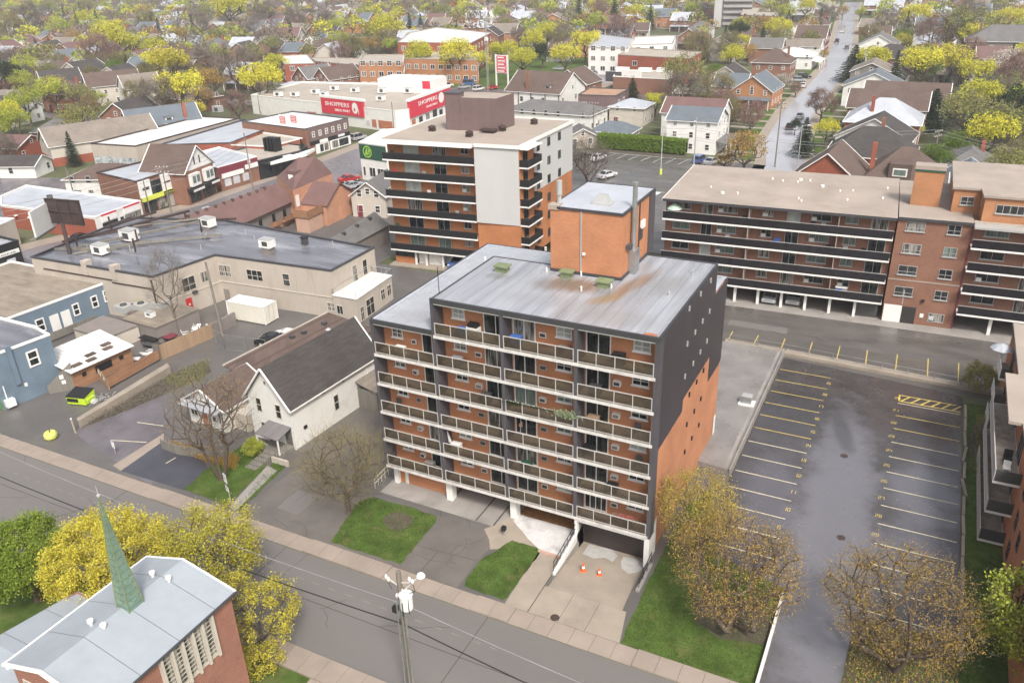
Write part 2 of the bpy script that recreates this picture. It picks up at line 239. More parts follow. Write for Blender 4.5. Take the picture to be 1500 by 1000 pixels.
# ---------- mesh helpers ----------
class MB:
    def __init__(s,o=(0,0,0),F=None): s.v=[]; s.f=[]; s.mi=[]; s.k=0; s.o=Vector(o); s.F=F
    def add(s,vs,fs):
        n=len(s.v)
        for p in vs:
            p=Vector(p)
            if s.F is not None: p=s.F@p
            s.v.append(tuple(p-s.o))
        for f in fs: s.f.append([i+n for i in f]); s.mi.append(s.k)
        return s
    def box(s,x0,x1,y0,y1,z0,z1):
        return s.add([(x0,y0,z0),(x1,y0,z0),(x1,y1,z0),(x0,y1,z0),(x0,y0,z1),(x1,y0,z1),(x1,y1,z1),(x0,y1,z1)],[(0,3,2,1),(4,5,6,7),(0,1,5,4),(1,2,6,5),(2,3,7,6),(3,0,4,7)])
    def prism(s,poly,z0,z1,top=True,bot=True):
        n=len(poly); vs=[(x,y,z0) for x,y in poly]+[(x,y,z1) for x,y in poly]; fs=[(i,(i+1)%n,n+(i+1)%n,n+i) for i in range(n)]
        if top: fs.append(tuple(range(n,2*n)))
        if bot: fs.append(tuple(reversed(range(n))))
        return s.add(vs,fs)
    def xprism(s,prof,x0,x1):   # profile in (y,z) swept along x
        n=len(prof); vs=[(x0,y,z) for y,z in prof]+[(x1,y,z) for y,z in prof]
        return s.add(vs,[(i,(i+1)%n,n+(i+1)%n,n+i) for i in range(n)]+[tuple(range(n)),tuple(reversed(range(n,2*n)))])
    def sheet(s,poly,z): return s.add([(x,y,z) for x,y in poly],[tuple(range(len(poly)))])
    def quad(s,a,b,c,d): return s.add([a,b,c,d],[(0,1,2,3)])
    def tube(s,p,q,r,r2=None,n=8,cap=True):
        p=Vector(p); q=Vector(q); r2=r if r2 is None else r2; d=(q-p)
        if d.length<1e-6: return s
        d.normalize(); a=d.orthogonal().normalized(); b=d.cross(a); vs=[]
        for c,rr in ((p,r),(q,r2)):
            for i in range(n): t=2*math.pi*i/n; vs.append(c+a*math.cos(t)*rr+b*math.sin(t)*rr)
        fs=[(i,(i+1)%n,n+(i+1)%n,n+i) for i in range(n)]
        if cap: fs+=[tuple(reversed(range(n))),tuple(range(n,2*n))]
        return s.add(vs,fs)
    def lathe(s,prof,c=(0,0,0),n=14):
        vs=[];fs=[]
        for r,z in prof:
            for i in range(n): t=2*math.pi*i/n; vs.append((c[0]+r*math.cos(t),c[1]+r*math.sin(t),c[2]+z))
        for j in range(len(prof)-1):
            for i in range(n): fs.append((j*n+i,j*n+(i+1)%n,(j+1)*n+(i+1)%n,(j+1)*n+i))
        fs.append(tuple(range((len(prof)-1)*n,len(prof)*n))); fs.append(tuple(reversed(range(n))))
        return s.add(vs,fs)
    def build(s,name,m,par=None,smooth=False):
        me=bpy.data.meshes.new(name); me.from_pydata(s.v,[],s.f)
        for x in (m if isinstance(m,(list,tuple)) else [m]): me.materials.append(M[x] if isinstance(x,str) else x)
        if s.k or any(s.mi): me.polygons.foreach_set('material_index',s.mi)
        if smooth: me.polygons.foreach_set('use_smooth',[True]*len(me.polygons))
        me.update(); o=bpy.data.objects.new(name,me); col.objects.link(o)
        if par: o.parent=par
        else: o.location=s.o
        return o
def tag(o,label=None,cat=None,group=None,kind=None):
    for k,v in (('label',label),('category',cat),('group',group),('kind',kind)):
        if v: o[k]=v
    return o
def T(name,label,cat,loc=(0,0,0),rz=0,group=None):
    o=bpy.data.objects.new(name,None); col.objects.link(o); o.location=loc; o.rotation_euler.z=rz; o.empty_display_size=.2
    return tag(o,label,cat,group)
def OF(par): # offset of a thing's base, for parts described in world metres
    while par.parent: par=par.parent
    return par.location
def WB(par,F=None): return MB(OF(par),F)
def structure(mb,name,m): return tag(mb.build(name,m),kind='structure')
def copy_tree(o,par=None):
    c=o.copy(); col.objects.link(c); c.parent=par
    for ch in o.children: copy_tree(ch,c)
    return c
def wallF(a,b,z=0):  # frame on a wall from a to b: x along, y outward (to the right of a->b), z up
    a=Vector((a[0],a[1],z)); d=Vector((b[0]-a[0],b[1]-a[1],0)).normalized(); n=Vector((d.y,-d.x,0)); Fm=Matrix.Identity(4)
    for i in range(3): Fm[i][0]=d[i]; Fm[i][1]=n[i]; Fm[i][2]=(0,0,1)[i]; Fm[i][3]=a[i]
    return Fm
rng=random.Random(7)
def win(par,F,s0,s1,z0,z1,mull=1,hbar=None,frame='frame_white',pn=None,t=.07,dep=.06,sill=None,name='window',base=0):
    b=WB(par,F); b.box(s0,s1,base,dep,z0,z0+t); b.box(s0,s1,base,dep,z1-t,z1); b.box(s0,s0+t,base,dep,z0+t,z1-t); b.box(s1-t,s1,base,dep,z0+t,z1-t)
    for i in range(mull): x=s0+(s1-s0)*(i+1)/(mull+1); b.box(x-t*.4,x+t*.4,base,dep-.004,z0+t,z1-t)
    if hbar: z=z0+(z1-z0)*hbar; b.box(s0+t,s1-t,base,dep-.008,z-t*.4,z+t*.4)
    if sill: b.box(s0-.08,s1+.08,base,dep+.08,z0-.09,z0-.002)
    w_=b.build(name,frame,par); p_=WB(par,F); p_.box(s0+t*.5,s1-t*.5,base,base+.025,z0+t*.5,z1-t*.5)
    p_.build('pane',pn or rng.choice(['pane0','pane0','pane1','pane3']),w_); return w_
def text(par,F,s,z,h,string,m,d=.03,name='lettering',wid=None,yo=.02):
    cu=bpy.data.curves.new('t','FONT'); cu.body=string; cu.size=h; cu.extrude=d/2; cu.resolution_u=2; o=bpy.data.objects.new('t',cu); col.objects.link(o)
    dg=bpy.context.evaluated_depsgraph_get(); me=bpy.data.meshes.new_from_object(o.evaluated_get(dg)); bpy.data.objects.remove(o)
    xs=[v.co.x for v in me.vertices] or [0,1]; k=wid/(max(xs)-min(xs)) if wid else 1
    b=WB(par,F); b.add([(s+v.co.x*k,yo+v.co.z+d/2,z+v.co.y) for v in me.vertices],[tuple(p.vertices) for p in me.polygons]); bpy.data.meshes.remove(me)
    return b.build(name,m,par)
def ccw(poly):
    a=sum(poly[i][0]*poly[(i+1)%len(poly)][1]-poly[(i+1)%len(poly)][0]*poly[i][1] for i in range(len(poly))); return poly if a>0 else poly[::-1]
def inset(poly,d):
    c=Vector((sum(p[0] for p in poly)/len(poly),sum(p[1] for p in poly)/len(poly))); out=[]
    n=len(poly)
    for i in range(n):
        a,b,e=Vector(poly[i-1]),Vector(poly[i]),Vector(poly[(i+1)%n]); d1=(b-a).normalized(); d2=(e-b).normalized(); n1=Vector((-d1.y,d1.x)); n2=Vector((-d2.y,d2.x)); k=(n1+n2); k=k/max(.3,k.dot(n1)); out.append(tuple(b+k*d))
    return out
def flat(name,label,cat,poly,H,wall,roof,edge='roof_edge',par=.3,z0=0,group=None,wallname='wall'):
    """flat-roofed block: walls, roof deck, parapet cap"""
    poly=ccw(poly); t=T(name,label,cat,(poly[0][0],poly[0][1],z0),group=group); n=len(poly)
    b=WB(t); b.prism(poly,z0,H,top=False,bot=False); b.build(wallname,wall,t)
    r=WB(t); r.sheet(inset(poly,.12),H-par+.05); r.build('roof',roof,t)
    e=WB(t); ins=inset(poly,.22); out=inset(poly,-.06)
    for i in range(n):
        j=(i+1)%n
        e.add([(*out[i],H-.16),(*out[j],H-.16),(*out[j],H+.06),(*out[i],H+.06),(*ins[i],H-par),(*ins[j],H-par),(*ins[j],H+.06),(*ins[i],H+.06)],[(0,1,2,3),(3,2,6,7),(7,6,5,4),(0,4,5,1)])
    e.build('roof_edge',edge,t)
    return t,[wallF(poly[i],poly[(i+1)%n]) for i in range(n)],[ (Vector(poly[(i+1)%n])-Vector(poly[i])).length for i in range(n)],poly
def facing(Fs,Ls,want):   # index of the wall whose outward normal is closest to a direction (longest wins ties)
    w2=Vector(want).normalized(); best=max(range(len(Fs)),key=lambda i:(round(Vector((Fs[i][0][1],Fs[i][1][1])).dot(w2),1),Ls[i])); return best
# ---------- ground, roads ----------
def ring(mb,x0,y0,x1,y1,hx0,hy0,hx1,hy1,z):
    mb.sheet([(x0,y0),(x1,y0),(x1,hy0),(x0,hy0)],z); mb.sheet([(x0,hy1),(x1,hy1),(x1,y1),(x0,y1)],z); mb.sheet([(x0,hy0),(hx0,hy0),(hx0,hy1),(x0,hy1)],z); mb.sheet([(hx1,hy0),(x1,hy0),(x1,hy1),(hx1,hy1)],z)
g=MB(); ring(g,-4000,-600,3000,6000,17.6,-5.5,23.3,3,0); structure(g,'ground','ground')
g=MB(); ring(g,-46,-8.4,26.2,47,17.6,-5.5,23.3,3,.004); structure(g,'yard_asphalt','asphalt')
structure(MB().sheet([(-400,-17.8),(400,-17.8),(400,-10),(-400,-10)],.004),'road','asphalt_road')
b=MB()
for x in range(-75,60,9):  # saw-cut joints across the road
    if x%2: b.sheet([(x,-17.8),(x+.06,-17.8),(x+.06,-10),(x,-10)],.008)
b.sheet([(-90,-14.02),(90,-14.02),(90,-13.96),(-90,-13.96)],.008); structure(b,'road_joints','joint')
b=MB()
for i in range(-60,60):
    b.sheet([(i*1.5,-12.40),(i*1.5+.7,-12.40),(i*1.5+.7,-12.35),(i*1.5,-12.35)],.012)
structure(b,'road_dashes','asphalt_dash' if 'asphalt_dash' in M else reg('asphalt_dash',mat('faded_dash_paint',(.29,.27,.24),.7,.2,2,.3,8,geo=True)).name and 'asphalt_dash')
# pavements with kerbs (slabs laid with open joints)
def paving(name,y0,y1,x0,x1,step=1.5,h=.12,m='sidewalk',gaps=()):
    b=MB(); x=x0
    while x<x1:
        hh=h
        for a,c in gaps:
            if a<=x<c: hh=.03
        b.box(x+.012,x+step-.012,y0,y1,.0,hh); x+=step
    structure(b,name,m); structure(MB().box(x0,x1,y0+.02,y1-.02,0,.015),name+'_bed','joint')
DR=[(-40.5,-18),(-9,-1.5),(6,12.1),(16.3,24.3),(33,37.6)]
paving('sidewalk',-9.95,-8.45,-150,120,1.5,gaps=DR)
paving('sidewalk_far_side',-19.6,-17.85,-150,120,1.5)
def rough(poly,amp=.09,step=.5,seed=1):
    r_=random.Random(seed); out=[]
    for p,q in zip(poly,poly[1:]+poly[:1]):
        p=Vector(p);q=Vector(q);n=max(1,int((q-p).length/step))
        for k in range(n): c=p.lerp(q,k/n); out.append((c.x+(r_.uniform(-amp,amp) if k else 0),c.y+(r_.uniform(-amp,amp) if k else 0)))
    return out
def area(name,m,poly,z):
    if m in('grass','dirt','asphalt_drive','asphalt_purple','concrete_light'): poly=rough(poly,seed=len(poly),amp=.09 if m!='concrete_light' else .05)
    return structure(MB().sheet(poly,z),name,m)
# church lawn, street side
area('church_lawn','grass',[(-90,-60),(60,-60),(60,-19.65),(-90,-19.65)],.006)
area('church_path','sidewalk',[(7.2,-30),(9.6,-30),(9.6,-19.6),(7.2,-19.6)],.012)
area('blue_yard_asphalt','asphalt',[(-150,-8.4),(-34.6,-8.4),(-34.6,18),(-150,18)],.008)
area('purple_lot','asphalt_purple',[(-34.4, -5.2),(-19.5, -8.6),(-24.7, -2.0),(-33.7, 6.3),(-33.8, 1.3)],.010)
area('dark_parking_pad','asphalt_dark',[(-24.0, -8.0),(-16.3, -7.8),(-16.6, -4.7),(-19.1, -2.8),(-24.5, -3.0)],.012)
area('pale_strip','sidewalk',[(-25.5, -7.7),(-24.1, -8.0),(-24.5, -2.6),(-25.6, -1.6)],.014)
b=MB()
for p,q in (((-29.8, -1.2),(-26.7, -0.6)),((-29.4, -4.7),(-25.8, -3.5)),((-21.2, -5.4),(-21.1, -4.3))):
    d=(Vector(q)-Vector(p)).normalized(); n=Vector((-d.y,d.x))*.05; p=Vector(p);q=Vector(q); b.sheet([p-n,q-n,q+n,p+n],.016)
structure(b,'faded_parking_lines','pale_line')
G1=[(-0.6, -1.8),(3.1, -1.6),(5.9, -1.8),(6.2, -2.6),(6.4, -8.0),(-0.1, -8.1),(-0.4, -6.8),(-1.3, -3.0)]
G2=[(11.8, -4.6),(12.4, -3.4),(12.9, -1.9),(15.4, -1.9),(15.5, -2.5),(15.4, -7.8),(15.2, -8.1),(12.0, -8.0),(11.7, -7.1)]
G3=[(24.2,-8.35),(33,-8.35),(33,1.4),(28,3),(25.2,11),(24.1,8),(24.0,-2)]
G4=[(-16.5, -7.7),(-11.2, -8.0),(-12.0, -2.7),(-13.5, 0.4),(-16.7, 0.2),(-17.1, -3.1)]
G5=[(-10.3, -8.1),(-9.7, -8.0),(-10.6, -1.1),(-12.2, -0.6)]
GR=[(44.35,-8.3),(48.2,-8.3),(47.3,14),(47.1,35.8),(44.35,35.6)]
for i,(gp,z) in enumerate(((G1,.03),(G2,.03),(G3,.03),(G4,.05),(G5,.03),(GR,.03))): area('lawn','grass',gp,z)
area('driveway_asphalt','asphalt_drive',[(-9.6,-8.4),(-1.9,-8.4),(-1.6,1),(-2.5,12),(-9.6,12)],.010)
area('forecourt_asphalt','asphalt_drive',[(-1.9,-2.0),(12.2,-1.5),(11.6,-4.6),(11.6,-8.4),(-1.9,-8.4)],.016)
area('entrance_slab','concrete_grey',[(-.4,-.9),(11.9,-1.0),(11.9,14),(5.9,14),(5.9,1.2),(-.4,1.2)],.022)
area('entrance_walk','concrete',[(11.7,.9),(14.1,-1.2),(15.4,-1.6),(11.8,-3.6),(11.2,-2.6),(10.2,-1.6)],.026)
area('marble_entrance','concrete_light',[(11.75,1.3),(11.9,.3),(13.9,-1.2),(15.2,-2.0),(17.3,-2.2),(17.3,1.3)],.034)
area('entrance_mat','mulch',[(12.0,1.3),(17.2,1.3),(17.2,7),(12.0,7)],.036)
area('front_path','concrete',[(15.5,-8.42),(17.35,-8.42),(17.35,-2.25),(15.35,-2.05)],.030)
structure(MB().box(15.3,17.3,-2.35,-2.15,.0,.16),'entrance_step','pink_wall')
area('concrete_apron','concrete',[(17.35,-8.42),(24.15,-8.42),(23.6,-5.5),(17.35,-5.5)],.028)
b=MB().quad((17.6,-5.5,.02),(23.3,-5.5,.02),(23.3,3,-1.17),(17.6,3,-1.17)); structure(b,'garage_ramp','concrete')
b=MB(); b.quad((17.6,-5.5,0),(17.6,-5.5,.02),(17.6,3,.02),(17.6,3,-1.18)); b.quad((23.3,-5.5,0),(23.3,-5.5,.02),(23.3,3,.02),(23.3,3,-1.18)); structure(b,'ramp_sides','concrete_grey')
b=MB()
for x in (19.6,21.6): b.sheet([(x,-8.4),(x+.03,-8.4),(x+.03,-5.5),(x,-5.5)],.033)
for p,q in (((1.5,-8.4),(6.2,-2.2)),((3.6,-8.4),(8.3,-3))):
    d=(Vector(q)-Vector(p)).normalized(); n=Vector((-d.y,d.x))*.03; p=Vector(p);q=Vector(q)
b.sheet([(17.3,-8.4),(17.37,-8.4),(17.37,-2.3),(17.3,-2.3)],.036)
for x in (9.0,10.6): b.sheet([(x,-.9),(x+.14,-.9),(x+.14,9),(x,9)],.026)
b.sheet([(6.2,-5.6),(11.5,-5.2),(11.5,-5.15),(6.2,-5.55)],.020); b.sheet([(8.2,-8.4),(8.26,-8.4),(8.26,-5.5),(8.2,-5.5)],.020)
structure(b,'paving_joints','joint')
b=MB().sheet([(20.0,2.8),(18.1,2.6),(18.2,1.1),(19.2,.9),(19.9,1.5),(20.6,1.2),(20.7,2.2)],0).sheet([(21.1,2.3),(22.2,2.5),(23.1,1.9),(22.8,.9),(22.2,.3),(21.5,.8),(21.2,1.5)],0)
b.v=[(x,y-1.4,.035-1.19*(y-1.4+5.5)/8.5) for x,y,z in b.v]; structure(b,'ramp_salt_patches',reg('salt',mat('salt_stained_concrete',(.43,.42,.40),.6,.15,2,.15,geo=True)))
rp=random.Random(12); b=MB(); b2=MB(); b3=MB()
for (x,y,w_,d_,k) in ((-30,-15.6,3.2,1.8,0),(-9,-11.6,5,1.2,1),(5,-15.2,2.6,2.0,0),(20,-12.0,6,1.3,1),(29,-16,3,1.6,0),(-48,-12.2,7,1.5,1),(-6,-5,2.2,2.8,0),(-5.5,3,2.6,3.6,1),(-20,20,4,2.4,0),(-27,14,3,2.5,1),(22,46,7,1.6,0),(38,45,9,1.8,1),(5,-3.2,3,1.1,1),(4.5,-6.6,2.2,1.4,0),(-33,27,3,2,1)):
    (b if k and y>-8 else b2).sheet(rough([(x-w_/2,y-d_/2),(x+w_/2,y-d_/2),(x+w_/2,y+d_/2),(x-w_/2,y+d_/2)],.12,.5,int(x*7+99)),.0185 if y<0 or y>5 else .0182)
structure(b,'asphalt_patches','asphalt'); structure(b2,'pale_asphalt_patches','asphalt_road')
for i in range(46):
    x,y=(rp.uniform(-60,40),rp.uniform(-17.5,-10.3)) if i<22 else (rp.uniform(-9,11),rp.uniform(-8,-1.5)) if i<34 else (rp.uniform(-30,-3),rp.uniform(2,30)) if i<40 else (rp.uniform(15,45),rp.uniform(42,51)); a=rp.choice([0,math.pi/2])+rp.gauss(0,.35); z_=.0215
    for k in range(rp.randint(4,11)):
        a+=rp.gauss(0,.35); nx,ny=x+math.cos(a)*.5,y+math.sin(a)*.5; w_=.018; sx_,sy_=-math.sin(a)*w_,math.cos(a)*w_
        if not(17.2<nx<23.6 and -5.6<ny<3): b3.sheet([(x-sx_,y-sy_),(nx-sx_,ny-sy_),(nx+sx_,ny+sy_),(x+sx_,y+sy_)],z_)
        x,y=nx,ny
structure(b3,'asphalt_cracks','joint')
b=MB()
for x,y in ((-17.5,-13.2),(9.8,-12.9),(26.5,-14.8),(19.3,-8.1),(34.8,21),(36,9)): b.sheet([(x+.33*math.cos(k*.45),y+.33*math.sin(k*.45)) for k in range(14)],.034 if y>-9 else .022)
structure(b,'manhole_covers','rust_black')
# soil patches in the lawns
def blob(cx,cy,rx,ry,n=18,seed=1,irr=.25):
    r_=random.Random(seed); return [(cx+rx*math.cos(2*math.pi*i/n)*(1-irr/2+irr*r_.random()),cy+ry*math.sin(2*math.pi*i/n)*(1-irr/2+irr*r_.random())) for i in range(n)]
area('bare_patch','dirt',blob(3.3,-3.6,1.3,1.1,seed=3),.04)
area('bare_patch','dirt',blob(30.5,-3.0,2.8,2.2,seed=4),.04); area('bare_patch','dirt',blob(40.8,-2.6,2.6,2.0,seed=5),.045)
area('bare_patch','dirt',blob(46.0,28,1.2,5,seed=6),.04)
area('planting_bed','dirt',[(37.9,-8.3),(44.3,-8.3),(44.3,1.3),(37.9,.2)],.034)
area('weedy_bank','dirt',[(-34.1, -4.2),(-34.9, 7.9),(-33.9, 12.0),(-31.0, 10.2),(-31.5, 5.2),(-32.6, 0.3)],.022)
# parking lot
LOT=[(26.3,1.2),(33.1,1.2),(33.2,-8.4),(37.7,-8.4),(37.9,.2),(44.2,.2),(44.2,36.2),(43.6,38.3),(26.3,39.3)]
area('parking_lot','asphalt_wet_sheen',LOT,.012)
b=MB(); yl=MB()
ys=[35.8,30.7,26.9,23.4,20.2,17.0,14.2,11.4,8.6,5.8,3.0]
ys=[35.8-2.62*i for i in range(13)]
for i,y in enumerate(ys): (yl if i<6 else b).sheet([(26.5,y-.05),(31.7,y-.05),(31.7,y+.05),(26.5,y+.05)],.020)
yr=[33.0-2.62*i for i in range(13)]
for i,y in enumerate(yr): (yl if 0<i<3 else b).sheet([(38.4,y-.05),(44.0,y-.05),(44.0,y+.05),(38.4,y+.05)],.020)
structure(b,'parking_lines','pale_line')
# hatched bay
x0,x1,y0,y1=38.4,44.0,33.4,34.7
for q in ([(x0,y0),(x1,y0),(x1,y0+.14),(x0,y0+.14)],[(x0,y1),(x1-.4,y1),(x1-.4,y1+.14),(x0,y1+.14)],[(x0,y0),(x0+.14,y0),(x0+.14,y1),(x0,y1)]): yl.sheet(q,.021)
for i in range(6): x=x0+.2+i*.92; yl.sheet([(x,y0+.14),(x+.18,y0+.14),(x+.9,y1),(x+.72,y1)],.0215)
structure(yl,'yellow_parking_lines','yellow')
E7={'0':'abcdef','1':'bc','2':'abged','3':'abgcd','4':'fgbc','5':'afgcd','6':'afgedc','7':'abc','8':'abcdefg','9':'abcdfg'}
SEG={'a':(0,.9,.5,1),'g':(0,.45,.5,.55),'d':(0,0,.5,.1),'f':(0,.5,.1,1),'e':(0,0,.1,.5),'b':(.4,.5,.5,1),'c':(.4,0,.5,.5)}
def number(b,x,y,s,n,z):
    for ch in n:
        for k in E7[ch]: a,c,e,f=SEG[k]; b.sheet([(x+a*s,y+c*s),(x+e*s,y+c*s),(x+e*s,y+f*s),(x+a*s,y+f*s)],z+.0003*'abcdefg'.index(k))
        x+=s*.65
b=MB()
for i,y in enumerate(ys[:11]): number(b,31.3,y-1.5,.48,str(19-i),.020)
for i,y in enumerate(yr[:10]): number(b,38.1,y+.85,.42,str(20+i),.020)
structure(b,'stall_numbers','yellow')
# upper lane and rear kerb strip
area('upper_lane','asphalt_lane',[(10,40.3),(75,34.2),(75,55),(10,54)],.014)
structure(MB().prism([(19.5,39.4),(26.3,39.35),(43.8,38.4),(60,37.6),(60,38.6),(43.8,39.5),(26.3,40.5),(19.5,40.6)],0,.35),'lane_kerb_strip','concrete')
b=MB()
for i in range(9):
    u0,v0=[(1073,485),(1111,491),(1150,495),(1190,501),(1230,507),(1271,513),(1314,519),(1359,525),(1404,531)][i]
LN=[((19.6, 43.5),(19.7, 39.5)),((22.6, 43.6),(22.6, 39.4)),((25.6, 43.8),(25.7, 39.6)),((28.6, 44.1),(28.7, 39.9)),((31.6, 44.2),(31.7, 40.1)),((34.5, 44.3),(34.7, 40.0)),((37.6, 44.5),(37.7, 39.9)),((40.7, 44.7),(40.8, 40.1)),((43.7, 44.8),(43.7, 40.0))]
for p,q in LN: b.sheet([(p[0]-.05,p[1]),(q[0]-.05,q[1]),(q[0]+.05,q[1]),(p[0]+.05,p[1])],.022)
structure(b,'lane_stall_lines','yellow')
# curb along the right side of the lot: separate timbers, some knocked askew
rk=random.Random(4)
for i in range(13):
    y=33.6-2.75*i; t=tag(MB((44.4,y,0)).box(44.3,44.52,y-1.3,y+1.3,0,.22).build('wheel_stop','concrete'),'pale wheel stop on the wet lot right edge, %s from the far end'%['first','second','third','fourth','fifth','sixth','seventh','eighth','ninth','tenth','eleventh','twelfth','thirteenth'][i],'wheel stop','wheel stops along the right side of the lot')
    t.rotation_euler.z=[.02,0,.03,-.1,-.02,.12,0,.03,0,.02,0,0,0][i]
# raised slab between the building and the lot
structure(MB().prism([(19.3,14.6),(26.15,13.8),(26.15,39.3),(19.3,39.3)],0,.55),'raised_slab','podium')
t=tag(MB((26,14,0)).box(26.16,26.32,13.7,39.3,0,.75).build('low_parapet_wall','concrete_grey'),'long low concrete parapet between the raised grey slab and the wet parking lot','low wall')
area('slab_edge_kerb','concrete_grey',[(25.6,14),(25.9,14),(25.9,39),(25.6,39)],.56)
t=T('roof_duct','small grey ventilation box on a white plinth on the raised slab','vent',(25.0,26.0,.55)); MB().box(-.75,.75,-.6,.6,0,.12).build('plinth','white',t); MB().box(-.45,.45,-.35,.35,.12,.85).build('housing','galv',t); MB().box(-.5,.5,-.4,.4,.85,.93).build('lid','steel_grey',t)
t=tag(MB((33.1,-6,0)).box(33.02,33.2,-8.4,.5,0,.45).build('driveway_kerb_wall','white_wall'),'low white kerb wall along the lawn at the mouth of the lot driveway','low wall')
# wire fence above the kerb strip
def wirefence(name,label,pts,h,post='galv',step=2.4,rails=(1,),cat='fence',net=False):
    t=T(name,label,cat,(pts[0][0],pts[0][1],0)); b=WB(t)
    rl=WB(t)
    for i in range(len(pts)-1):
        p,q=Vector(pts[i]),Vector(pts[i+1]); L=(q-p).length; n=max(1,int(L/step))
        for k in range(n+1):
            c=p.lerp(q,k/n); b.tube((c.x,c.y,0),(c.x,c.y,h),.035,n=6)
        for r_ in rails: rl.tube((p.x,p.y,h*r_-.03),(q.x,q.y,h*r_-.03),.022,n=5)
        if net:
            for k in range(int(L/.35)):
                a=p+(q-p)*(k*.35/L); rl.tube((a.x,a.y,.05),(a.x+(q-p).x/L*.0,a.y,h),.006,n=3,cap=False)
    b.build('post',post,t); rl.build('rail',post,t); return t
wirefence('wire_fence','low galvanised post and rail fence between the upper lane and the wet lot',[(20,40.1),(26.3,40.0),(43.9,39.0),(50,38.7)],1.1,rails=(1,.5))
# ---------- main apartment building ----------
h=2.65; z1=2.5; ZR=18.660; XS=[0,5.752,11.60,17.417,23.34]; W4=XS[4]; YW=1.35; D1=10.15; D1b=15.26; D2=19.5; ZL=ZR-h
A=T('apartment_building','orange brick apartment block with white-edged glazed balconies and a wet grey metal roof','apartment building',(0,0,0))
# walls: lower L plus upper block
b=MB(); b.k=0
b.box(5.95,W4-.02,YW,D1,z1-.1,ZL-.3); b.box(.05,5.95,YW,D2,z1-.1,ZL-.3); b.box(5.95,W4-.02,D1,D2,z1-.1,ZL-.3)
b.box(5.85,W4-.02,YW,D1,ZL-.3,ZR-.35); b.box(11.7,W4-.02,D1,D1b,ZL-.3,ZR-.35)
b.box(0.05,5.6,1.2,D2,0,z1-.1)                       # brick ground floor, left bay
b.box(5.6,W4-.4,11,D2,0,z1-.1)                       # back of the covered drive
b.box(17.0,17.5,1.2,11,0,z1-.1); b.build('brick_wall','orange_brick',A)
b=MB(); b.box(12.0,17.0,7.0,7.1,0,z1-.1); b.build('entrance_screen','frame_dark',A)
b=MB(); b.sheet([(5.95,.1),(W4-.1,.1),(W4-.1,D1),(17.5,D1),(17.5,D1b),(W4-.1,D1b),(W4-.1,D1b),(W4-.1,.1)],0)
b=MB(); b.sheet([(5.8,.02),(W4-.05,.02),(W4-.05,D1b),(11.7,D1b),(11.7,D1),(5.8,D1)],ZR-.02); b.build('upper_roof','roof_metal',A)
b=MB(); b.sheet([(0.1,.02),(5.8,.02),(5.8,D1),(11.7,D1),(11.7,D1b),(W4-.05,D1b),(W4-.05,D2),(.1,D2)],ZL-.02); b.build('lower_roof','roof_low',A)
b=MB()
# dark metal edge: front, right, left and rear kerbs
b.box(5.65,W4+.06,-.08,.10,ZR-.30,ZR+.08); b.box(W4-.06,W4+.08,.10,D1b,ZR-.3,ZR+.10); b.box(5.65,5.8,.10,D1,ZR-.3,ZR+.02); b.box(5.8,11.7,D1-.06,D1+.06,ZR-.3,ZR+.02); b.box(11.7,W4,D1b-.06,D1b+.06,ZR-.3,ZR+.06)
b.box(-.08,5.65,-.08,.08,ZL-.30,ZL+.06); b.box(-.08,.1,.08,D2,ZL-.3,ZL+.12); b.box(.1,W4,D2-.1,D2+.06,ZL-.3,ZL+.12); b.build('roof_edge','roof_edge',A)
b=MB(); b.box(.1,W4,D2-.35,D2-.1,ZL-.02,ZL+.10); b.box(.1,.34,.1,D2-.35,ZL-.02,ZL+.10); b.box(W4-.4,W4-.06,D1b+.1,D2-.35,ZL-.02,ZL+.10); b.build('roof_kerb','pale_roof',A)
# soffit trim under roof front
b=MB()
for i in range(1,4): b.box(XS[i]+.16,XS[i+1]-.16,.0,YW,ZR-.42,ZR-.31)
b.box(.16,XS[1]-.12,.0,YW,ZL-.42,ZL-.31); b.build('roof_soffit','white',A)
# side cladding (right face)
SP=[(0,ZR-.3),(15.26,ZR-.3),(15.26,15.9),(19.5,15.9),(19.5,8.2),(18.9,8.0),(15.1,8.07),(15.1,10.5),(14.64,10.5),(6.93,10.56),(6.98,9.45),(.32,9.56),(0,9.56)]
SP=[(0,ZR-.3),(15.26,ZR-.3),(15.26,15.9),(19.5,15.9),(19.5,8.2),(18.9,8.0),(15.1,8.07),(15.1,10.5),(7.0,10.5),(6.98,9.45),(0,9.5)]
b=MB(); n=len(SP); b.add([(W4-.01,y,z) for y,z in SP]+[(W4+.07,y,z) for y,z in SP],[tuple(range(n,2*n)),tuple(reversed(range(n)))]+[(i,(i+1)%n,n+(i+1)%n,n+i) for i in range(n)]); b.build('side_cladding','dark_clad',A)
b=MB(); b.box(W4-.6,W4-.03,1.65,D2,0.02,z1); b.build('side_base','orange_brick',A)
b=MB(); b.box(W4-.02,W4+.02,0.1,D2,z1-.1,10.4); b.build('side_brick','orange_brick',A)
b=MB(); b.box(W4-.35,W4+.05,-.02,1.6,-.5,2.45); b.add([(W4+.045,0,2.45),(W4+.045,1.6,2.45),(W4+.045,1.6,3.3)],[(0,1,2)]); b.build('corner_pier','white',A)
b=MB(); b.box(W4+.02,W4+.06,18.9,19.5,0,2.4); b.build('rear_corner_pier','white',A)
for y,z in [(6.92,18.12),(13.42,15.31),(11.3,15.31),(9.18,15.27),(7.02,15.24),(13.34,12.7),(11.3,12.62),(9.25,12.56),(6.99,12.52),(10.0,18.1),(13,18.1)]:
    MB().box(W4+.07,W4+.16,y-.07,y+.07,z-.22,z+.18).build('wall_vent','steel_grey',A)
